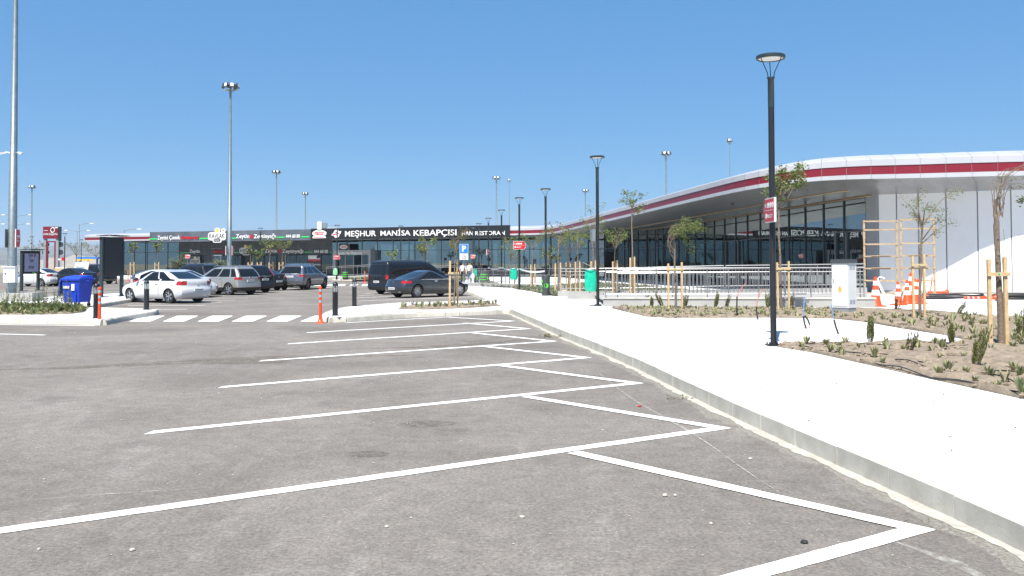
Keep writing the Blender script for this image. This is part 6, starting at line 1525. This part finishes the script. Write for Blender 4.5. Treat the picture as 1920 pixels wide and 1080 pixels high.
# near windswept tree in the middle strip
def swept_tree():
    D = Db(583); p = AT(1267, 500, D); t = thing('young_tree', 'windswept young tree whose crown streams right in the narrow middle strip', 'tree', (p.x, D, PZ), 0, 'young staked trees'); k = D / 1650; rr = random.Random(5)
    X = lambda x: (x - 1267) * k; Z = lambda y: AT(1267, y, D).z - PZ; tr = MB(); lf = MB()
    tr.tube([(X(1267), 0, 0), (X(1266.5), 0, Z(540)), (X(1265), .02, Z(500)), (X(1266), 0, Z(455))], [.042, .036, .032, .026], 8)
    tips = []
    for i in range(13):
        y0 = 448 + rr.uniform(0, 40); ex = 1292 + rr.uniform(-12, 28); ey = 412 + rr.uniform(-4, 22); 
        if i > 9: ex = 1268 + rr.uniform(0, 40); ey = 455 + rr.uniform(0, 20)
        dy = rr.uniform(-.35, .35); pts = [(X(1266), 0, Z(y0)), (X(1256 + rr.uniform(-3, 5)), dy * .4, Z(y0 - 18)), (X(1260 + rr.uniform(0, 12)), dy * .8, Z(min(y0 - 26, 436))), (X((ex + 1275) / 2), dy, Z((ey + 425) / 2)), (X(ex), dy * 1.2, Z(ey))]
        pts = [Vector(q) for q in catmull([tuple(q) for q in pts], 4)]; tr.tube(pts, [.012 * (1 - .75 * j / len(pts)) for j in range(len(pts))], 4, cap=False); tips.append(pts)
    for pts in tips:
        for _ in range(120):
            f = rr.uniform(.45, 1.06); i = min(len(pts) - 2, int(f * (len(pts) - 1))); p_ = pts[i].lerp(pts[i + 1], f * (len(pts) - 1) - i) + Vector([rr.gauss(0, .06) for _ in range(3)]); q = rr.gauss(0, .7); d = Vector((cos(q), rr.uniform(-.6, .6), -.5 + rr.uniform(-.5, .6))).normalized() * rr.uniform(.05, .10); s = d.cross(Vector((rr.uniform(-1, 1), rr.uniform(-1, 1), 1))).normalized() * .014
            lf.add([p_, p_ + d * .5 + s, p_ + d, p_ + d * .5 - s], [(0, 1, 2, 3)])
    tr.build('trunk', M['bark'], t, True); lf.build('crown', M['leaf_green'], t)
swept_tree(); stakes(1253.5, 1279, 494, 583, PZ, 'pair of light timber stakes with crossbar around the windswept tree', 505)
young_tree(1464, Db(584), PZ, 296, 'tall slim young tree leaning behind the nearest lamp post', 21, 1.25, -.012, .115, 1500, zc=.60, trunk_r=.040, sway=.28, limbs=12)
stakes(1458.5, 1479.5, 492, 584, PZ, 'timber stakes beside the tall slim tree behind the nearest lamp post', 504)
young_tree(1722.7, Db(596), PZ, 356, 'leaning young tree before the white wall between two stakes', 33, 1.25, .03, .06, 900, zc=.60, trunk_r=.045, sway=.42, limbs=9)
stakes(1713, 1734, 480, 599, PZ, 'timber stakes by the leaning tree in front of the traffic cones', 497)
# pollarded tree at right
def pollard():
    D = Db(653); p = AT(1875.5, 500, D); t = thing('young_tree', 'pollarded tree with bare stubs and thin switches bending right, near right edge', 'tree', (p.x, D, PZ), 0, 'young staked trees'); k = D / 1650; rr = random.Random(9)
    X = lambda x: (x - 1875.5) * k; Z = lambda y: AT(1875.5, y, D).z - PZ; tr = MB(); tw = MB(); lf = MB()
    tr.tube([(X(1875.5), 0, -.05), (X(1875), 0, Z(600)), (X(1873), .01, Z(540)), (X(1871), 0, Z(480)), (X(1870), .01, Z(424)), (X(1870.5), 0, Z(414))], [.066, .059, .052, .048, .052, .046], 12)
    for (a, b, r) in (((1870, 420), (1869, 373), .034), ((1871, 416), (1878, 396), .030), ((1871, 414), (1885, 380), .020), ((1869, 412), (1867, 395), .024)): tr.tube([(X(a[0]), 0, Z(a[1])), (X((a[0] + b[0]) / 2 - 1), .02, Z((a[1] + b[1]) / 2)), (X(b[0]), .0, Z(b[1]))], [r * 1.2, r, r * .85], 8)
    for kx in (1868, 1871, 1869.5, 1873): tr.ball((X(kx), -.05, Z(rr.uniform(430, 560))), .016, 6)
    for i in range(17):
        x0 = 1868 + rr.uniform(-2, 16); y0 = 400 + rr.uniform(-18, 20); ex = 1918 + rr.uniform(-18, 30); ey = 306 + rr.uniform(-8, 70) ; dy = rr.uniform(-.5, .5)
        pts = [Vector(q) for q in catmull([(X(x0), 0, Z(y0)), (X(x0 + rr.uniform(-8, 4)), dy * .3, Z(y0 - 38)), (X((x0 + ex) / 2 - 8), dy * .7, Z((y0 + ey) / 2 - 30)), (X(ex), dy, Z(ey))], 6)]
        tw.tube(pts, [.0075 * (1 - .7 * j / len(pts)) for j in range(len(pts))], 4, cap=False)
        if i % 3 == 0:
            for _ in range(16):
                f = rr.uniform(.55, 1); j = min(len(pts) - 2, int(f * (len(pts) - 1))); a = pts[j]; q = rr.uniform(0, 6.3); d = Vector((cos(q), sin(q), rr.uniform(-.8, .4))) * .045; s = Vector((-sin(q), cos(q), .2)) * .011; lf.add([a, a + d * .5 + s, a + d, a + d * .5 - s], [(0, 1, 2, 3)])
    for _ in range(60): a = Vector((X(1918 + rr.gauss(0, 3)), rr.uniform(-.1, .1), Z(376 + rr.gauss(0, 3)))); q = rr.uniform(0, 6.3); d = Vector((cos(q), sin(q), rr.uniform(-.5, .5))) * .07; s = Vector((-sin(q), cos(q), .3)) * .02; lf.add([a, a + d * .5 + s, a + d, a + d * .5 - s], [(0, 1, 2, 3)])
    tw.tube([Vector((X(1873), -.05, Z(500))), Vector((X(1880), -.1, Z(470))), Vector((X(1878), -.08, Z(430)))], .004, 4)
    tr.build('trunk', M['bark'], t, True); tw.build('switches', M['bark'], t); lf.build('crown', M['leaf_green'], t)
pollard(); stakes(1857, 1887.5, 486, 652, PZ, 'thick timber stakes with crossbar around the pollarded tree', 514, .066)
# row of trees in the far bed
for i, (x, yt, D, sl, lab) in enumerate(((1047, 417, 44, 494, 'young tree in the far bed with its top over the red stripe, second from left'), (1065.5, 444, 45, 492, 'short leafy young tree just right of the lamp behind the litter bin'), (1083, 428, 43.5, 491, 'loose bushy young tree left of the second lamp'),
                                        (1112, 392, 42.5, 490, 'tall young tree with its crown beside the second lamp'), (1153, 432, 40.5, 490, 'small green young tree right of the second lamp behind the railing'), (1185.5, 362, 39.5, 483, 'tallest young tree crossing the red stripe behind the railing'),
                                        (999, 436, 52, 496, 'young tree in the far bed right of the red arrow plate'), (955.5, 440, 60, 500, 'small pale young tree left of the red arrow plate'), (965, 462, 58, 500, 'thin young tree hidden by the red arrow plate'), (1030, 462, 56, 498, 'small low young tree beside the lamp post over the litter bin'))):
    young_tree(x, D, .2, yt, lab, 40 + i, 1.15 if i != 5 else 1.0, 0.0, .10, 430 if i not in (5,) else 560, zc=.58 if i != 5 else .74, trunk_r=.035, sway=.12, limbs=8)
    if i < 7: stakes(x - 4 - (i == 0) * 2, x + 4, sl, 0, .16, 'timber stakes in the far bed, pair number counted by the tree they hold: ' + lab.split(' young')[0] if False else 'slim timber stakes holding the ' + ' '.join(lab.split()[:11]), None, .07, D=D + .15)
# trees in front of the shops
for i, (x, yt, D, lab) in enumerate(((487, 466, 88, 'thin young tree before the olive shop, left of two'), (506, 449, 86, 'young tree in front of the dim olive lettering'), (529, 449, 86, 'fuller young tree right of the dim olive lettering'), (801, 441, 80, 'green young tree above the black van roof, right of a pair'),
                                    (737, 467, 88, 'small yellowish tree left of the black van'), (470, 462, 90, 'faint young tree before the olive shop doorway'), (792, 458, 84, 'thin young tree above the black van roof, left of a pair'), (248, 452, 96, 'thin young tree at the left glass wall, left of two'), (294, 452, 96, 'thin young tree at the left glass wall, right of two'))):
    young_tree(x, D, PZ, yt, lab, 70 + i, 1.5 if i in (1, 2, 3) else .9, 0, .20, 300, zc=.55, trunk_r=.05, limbs=7, group='young trees before the shops')
for x, lab in ((469, 'far timber stake frame before the shop doorway'), (486, 'far timber stake frame left of the black SUV lamp'), (508, 'far timber stake frame above the dark sedan'), (527, 'far timber stake frame left of the blue grey SUV'), (248, 'far timber stake frame at the left glass wall, left of two'), (294, 'far timber stake frame at the left glass wall, right of two')):
    stakes(x - 3.5, x + 3.5, 492, 0, PZ, lab, 497, .10, D=86.5 if x > 300 else 95)
# dry tree on the middle island
young_tree(852, Db(576), PZ, 428, 'thin dry leaved tree between two stakes on the middle island', 91, .62, .012, .07, 520, 'leaf_dry', zc=.66, trunk_r=.028, sway=.15, limbs=8)
stakes(843.5, 858, 489, 575.5, PZ, 'two timber stakes on the middle island beside the coupe', 512, .07)
# left background trees
for i, (x, yt, D, lab) in enumerate(((142, 455, 110, 'sparse young tree left of the dark notice board'), (66, 452, 115, 'bare young tree above the advert case'), (180, 456, 105, 'young tree half hidden by the dark notice board'))):
    young_tree(x, D, 0, yt, lab, 110 + i, 1.9, .01, .22, 200, 'leaf_olive', zc=.5, trunk_r=.05, limbs=7, group='sparse trees at the left')
def round_tree(px, D, yt, lab, r, seed, mm='leaf_olive', z=PZ):
    p = AT(px, 500, D); H = AT(px, yt, D).z - z; t = thing('olive_tree', lab, 'tree', (p.x, D, z)); rr = random.Random(seed); lf = MB(); c = Vector((0, 0, H - r))
    tr = MB().tube([(0, 0, 0), (.03, 0, (H - r) * .6), (0, 0, H - r)], [.14, .11, .08], 7)
    for k in range(6): q = k * 1.05; tr.tube([(0, 0, H - r * 1.4), (cos(q) * r * .6, sin(q) * r * .6, H - r * .8 + .2 * sin(k))], [.06, .02], 5)
    tr.build('trunk', M['bark'], t, True); cl = [(c + Vector((rr.gauss(0, .42), rr.gauss(0, .42), rr.gauss(0, .33))) * 1.0 if False else c + Vector([rr.gauss(0, r * .4), rr.gauss(0, r * .4), rr.gauss(0, r * .33)])) for _ in range(26)]
    for _ in range(2600):
        a = rr.choice(cl) + Vector([rr.gauss(0, r * .17) for _ in range(3)]); q = rr.uniform(0, 6.3); d = Vector((cos(q), sin(q), rr.uniform(-.6, .9))) * .13; s = Vector((-sin(q), cos(q), rr.uniform(-.4, .4))) * .035; lf.add([a, a + d * .5 + s, a + d, a + d * .5 - s], [(0, 1, 2, 3)])
    lf.build('crown', M[mm], t)
round_tree(335, 92, 478, 'round olive tree at the left glass wall', .95, 1); round_tree(412, 92, 479, 'round olive tree by the tall mast before the shops', .9, 2)
round_tree(178, 84, 495, 'dark green bush right of the tilted white billboard', .8, 3, 'leaf_green', 0)
# ================================================================== SITE CLUTTER
# electric cabinet
c0 = G(1577, 589, PZ); t = thing('electric_cabinet', 'pale grey electricity cabinet with dark cap and yellow warning mark', 'electric cabinet', (G(1592, 588, PZ).x + .04, Db(588) + .1, PZ), radians(38)); Hc = AT(1590, 487, Db(588)).z - PZ
wx, wy = .46, .57
MB().box((0, 0, .08), (wx - .03, wy - .03, .16)).build('plinth', M['pipe_grey'], t); MB().box((0, 0, .16 + (Hc - .22) / 2), (wx, wy, Hc - .22)).build('casing', M['white_metal'], t)
MB().add([(-wx / 2 - .04, -wy / 2 - .04, Hc - .10), (wx / 2 + .04, -wy / 2 - .04, Hc - .10), (wx / 2 + .04, wy / 2 + .04, Hc - .10), (-wx / 2 - .04, wy / 2 + .04, Hc - .10), (-wx / 2 - .02, -wy / 2 - .02, Hc + .02), (wx / 2 + .02, -wy / 2 - .02, Hc + .02), (wx / 2 + .02, wy / 2 + .02, Hc + .02), (-wx / 2 - .02, wy / 2 + .02, Hc + .02)], [(0, 3, 2, 1), (4, 5, 6, 7), (0, 1, 5, 4), (1, 2, 6, 5), (2, 3, 7, 6), (3, 0, 4, 7)]).build('cap', M['bin_black'], t)
MB().box((-wx / 2 - .004, 0, .16 + (Hc - .22) / 2), (.01, wy - .08, Hc - .32)).build('door', M['white_metal'], t)
MB().add([(-wx / 2 - .012, -.07, .72), (-wx / 2 - .012, .07, .72), (-wx / 2 - .012, 0, .86)], [(0, 1, 2)]).build('warning_triangle', M['yellow_paint'], t); MB().box((-wx / 2 - .012, 0, .685), (.004, .1, .05)).build('warning_plate', M['yellow_paint'], t)
MB().add([(-wx / 2 - .016, -.012, .745), (-wx / 2 - .016, .014, .785), (-wx / 2 - .016, -.004, .785), (-wx / 2 - .016, .012, .83)], [(0, 1, 2), (1, 3, 2)]).build('bolt_symbol', M['sign_black'], t)
for zz in (.3, Hc - .3):
    for k in range(4):
        for sx in (-.08, .08): MB().box((sx, -wy / 2 - .002, zz + k * .035), (.12, .008, .010)).build('louvre', M['seam_grey'], t)
MB().box((-wx / 2 - .012, .22, 1.0), (.02, .02, .12)).build('lock', M['pipe_grey'], t)
# timber rack frames against the wall
def rack(x0, x1, D, yt, yb, lab, dx):
    a = AT(x0, 500, D); b = AT(x1, 500, D - dx); t = thing('timber_rack', lab, 'timber rack', (a.x, D, PZ), atan2(-dx, b.x - a.x)); L = sqrt((b.x - a.x) ** 2 + dx ** 2); H = AT(x0, yt, D).z - PZ
    for x in (0, L): MB().box((x, 0, H / 2), (.09, .06, H)).build('upright', M['weathered_wood'], t)
    for k, f in enumerate((.035, .20, .36, .52, .68, .87, .985)):
        if k == 6 and False: continue
        MB().bar((-.03, -.045, H * f), (L + .03, -.045, H * (f + random.uniform(-.006, .006))), .03, .07).build('rung', M['weathered_wood'], t)
    for k in (2, 3): MB().bar((.3, -.08, H * (.36, .52)[k - 2] + .03), (L * .8, -.08, H * (.36, .52)[k - 2] + .04), .05, .03).build('plank', M['weathered_wood'], t)
rack(1621, 1682, 42.2, 413, 551, 'left timber ladder frame leaning by the glass corner', .4); rack(1690, 1752, 41.4, 410, 551, 'right timber ladder frame before the white wall', .4)
# cones
def make_cone():
    t = thing('traffic_cone', '', 'traffic cone', OZ); h = .95
    MB().box((0, 0, .02), (.50, .50, .04)).build('base', M['orange_plastic'], t)
    MB().lathe([(.20, .04), (.165, .12), (.04, h), (.0, h)], 20).build('cone_body', M['orange_plastic'], t, True)
    r = lambda z: .17 + (.04 - .17) * (z - .12) / (h - .12) + .003
    for z0, z1 in ((.36, .53), (.68, .82)): MB().lathe([(r(z0), z0), (r(z1), z1)], 20).build('band', M['reflective_white'], t, True)
    return t
cone = make_cone(); first = True
for x, y, z, s, lab in ((1642, 574.5, PZ, 1.12, 'orange cone with white tape, just right of the grey cabinet'), (1684.5, 572, PZ, .92, 'faded orange cone behind the withered shrub'), (1701, 570, PZ, .96, 'front cone of the clustered group by the leaning tree'), (1709, 567.5, PZ, 1.25, 'tallest cone at the back of the cluster'), (1716, 570, PZ, 1.02, 'cone inside the cluster hidden by the left stake'), (1722, 569, PZ, .98, 'rightmost upright cone of the cluster beside the tree trunk')):
    o = cone if first else copy_tree(cone); first = False; o.location = G(x, y, z); o.scale = (s, s, s); o['label'] = lab; o['group'] = 'orange traffic cones by the white wall'
q = G(1642, 574, PZ); mb = MB(); P_ = [Vector((.02, -.1, .98)), Vector((.12, -.15, .7)), Vector((.3, -.2, .35)), Vector((.62, -.25, .12))]; P_ = [Vector(v) for v in catmull([tuple(v) for v in P_], 4)]
for i in range(len(P_) - 1): w0 = Vector((.03, 0, .03)); mb.quad(q + P_[i] - w0, q + P_[i + 1] - w0, q + P_[i + 1] + w0, q + P_[i] + w0)
P_ = [Vector(v) for v in catmull([(.02, -.1, .98), (.14, -.1, 1.06), (.30, -.1, 1.0)], 4)]
for i in range(len(P_) - 1): w0 = Vector((0, 0, .02)); mb.quad(q + P_[i] - w0, q + P_[i + 1] - w0, q + P_[i + 1] + w0, q + P_[i] + w0)
tag(mb.build('barrier_tape', M['reflective_white']), 'loose white tape streaming from the cone beside the cabinet', 'barrier tape')
# lying flexible posts
def lying(x, y, rz, lab, s=1.0):
    o = copy_tree(fx); c = G(x, y, PZ); o.location = (c.x, c.y, PZ + .13); o.rotation_euler = (0, radians(90), rz); o.scale = (s, s, s); o['label'] = lab; o['group'] = 'orange posts lying by the white wall'
lying(1776, 553, radians(188), 'orange banded post lying on the cable coil before the white wall', 1.15); lying(1870, 564, radians(183), 'orange banded post lying behind the pollarded trunk', 1.3); lying(1738, 560, radians(215), 'orange post lying with its round end forward by the timber frame', .7)
# cable coils
def coil(x, y, r0, lab, n=6, sq=.55, seed=1):
    c = G(x, y, PZ); t = thing('cable_coil', lab, 'cable', (c.x, c.y, PZ)); rr = random.Random(seed)
    for k in range(n):
        r = r0 * rr.uniform(.8, 1.05); ph = rr.uniform(0, 6); pts = [(r * cos(a) + rr.uniform(-.0, .02), r * sq * sin(a), .04 + .05 * (k % 4) + .03 * sin(2 * a + ph)) for a in [2 * pi * i / 30 for i in range(31)]]
        MB().tube(pts, .03, 6).build('loop', M['hose_black'], t, True)
coil(1775, 560, 1.75, 'wide black cable coil lying before the white wall, left one', 6, .35); coil(1925, 561, 1.5, 'thick black cable coil at the right frame edge', 10, .4, 3)
t = thing('timber_batten', 'thin timber batten leaning low on the white wall at right', 'timber', G(1875, 551, PZ)); MB().bar((0, 0, .35), (3, -.3, .18), .04, .05).build('batten', M['pine_wood'], t)
t = thing('conduit_offcut', 'orange plastic offcut lying against the right timber frame', 'offcut', G(1744, 556, PZ)); MB().bar((0, 0, .05), (.25, .3, .9), .05, .03).build('strip', M['orange_plastic'], t)
# conduits sticking out of the ground
def conduit(pts, cut, m1, lab):
    t = thing('cable_conduit', lab, 'cable', OZ); D = pts[0][2]
    V = [AT(x, y, D) for x, y, _ in pts]; 
    MB().tube(V[:cut + 1], .021, 7).build('sleeve', M['hose_black'], t, True); MB().tube(V[cut:], [.012] * (len(V) - cut - 1) + [.010], 7).build('cable', M[m1], t, True)
d1 = Db(595.5); conduit([(1382, 596, d1), (1381.5, 575, d1), (1382, 556, d1), (1389, 542, d1), (1398, 531, d1)], 2, 'conduit_red', 'black and red cable stub standing before the ramp wall, left one')
d1 = Db(600); conduit([(1421.5, 601, d1), (1419, 588, d1), (1418.5, 575, d1), (1422, 556, d1), (1430, 541.5, d1)], 2, 'conduit_red', 'black and red cable stub standing left of the nearest lamp post')
d1 = Db(617); conduit([(1512, 617, d1), (1508, 605, d1), (1506.5, 593, d1), (1507, 575, d1), (1508.5, 556, d1)], 2, 'conduit_blue', 'black and blue cable stub rising from the pavement right of the lamp post')
conduit([(1509, 592, d1), (1515, 600, d1), (1518, 608, d1), (1517.5, 616, d1)], 2, 'conduit_red', 'thin red wire looping beside the blue cable stub')
d1 = Db(627); conduit([(1572.5, 627.5, d1), (1567, 612, d1), (1564, 600, d1), (1561, 585, d1), (1558.5, 571, d1)], 2, 'conduit_blue', 'black and blue cable stub leaning left below the grey cabinet')
# dry leaf litter by the kerb
def litter(x, y, lab, z=0.0, n=14, s=.07, m='leaf_dry'):
    c = G(x, y, z); mb = MB(); rr = random.Random(x)
    for k in range(n): a = Vector((rr.uniform(-s, s) * 2, rr.uniform(-s, s), .005 + rr.uniform(0, .03))); q = rr.uniform(0, 6.3); d = Vector((cos(q), sin(q), rr.uniform(0, .5))) * s * .6; e = Vector((-sin(q), cos(q), 0)) * s * .15; mb.add([a, a + d * .5 + e, a + d, a + d * .5 - e], [(0, 1, 2, 3)])
    tag(mb.build('leaf_litter', M[m], loc=c), lab, 'leaves')
litter(1275, 748, 'small clump of dry leaves in the gutter beside the main kerb', 0, 18, .09); litter(1040, 632, 'scatter of straw at the kerb near the fourth bay tip', 0, 30, .2); litter(1720, 978, 'dry twig scrap near the lowest zigzag tip', 0, 6, .04)
litter(1375, 705, 'brown leaf scrap on the white pavement', PZ, 5, .05)
# ================================================================== AIR
hz = MB().box((0, 3400, 92), (16000, 7400, 190)).build('haze', M['stone'], kind='stuff'); hz.data.materials.clear()
hm = bpy.data.materials.new('haze_air'); hm.use_nodes = True; ht = hm.node_tree; ht.nodes.clear(); ho = ht.nodes.new('ShaderNodeOutputMaterial'); pv = ht.nodes.new('ShaderNodeVolumePrincipled')
pv.inputs['Color'].default_value = (.80, .88, 1, 1); pv.inputs['Density'].default_value = .00017; pv.inputs['Anisotropy'].default_value = .2
ht.links.new(pv.outputs[0], ho.inputs['Volume']); hz.data.materials.append(hm)
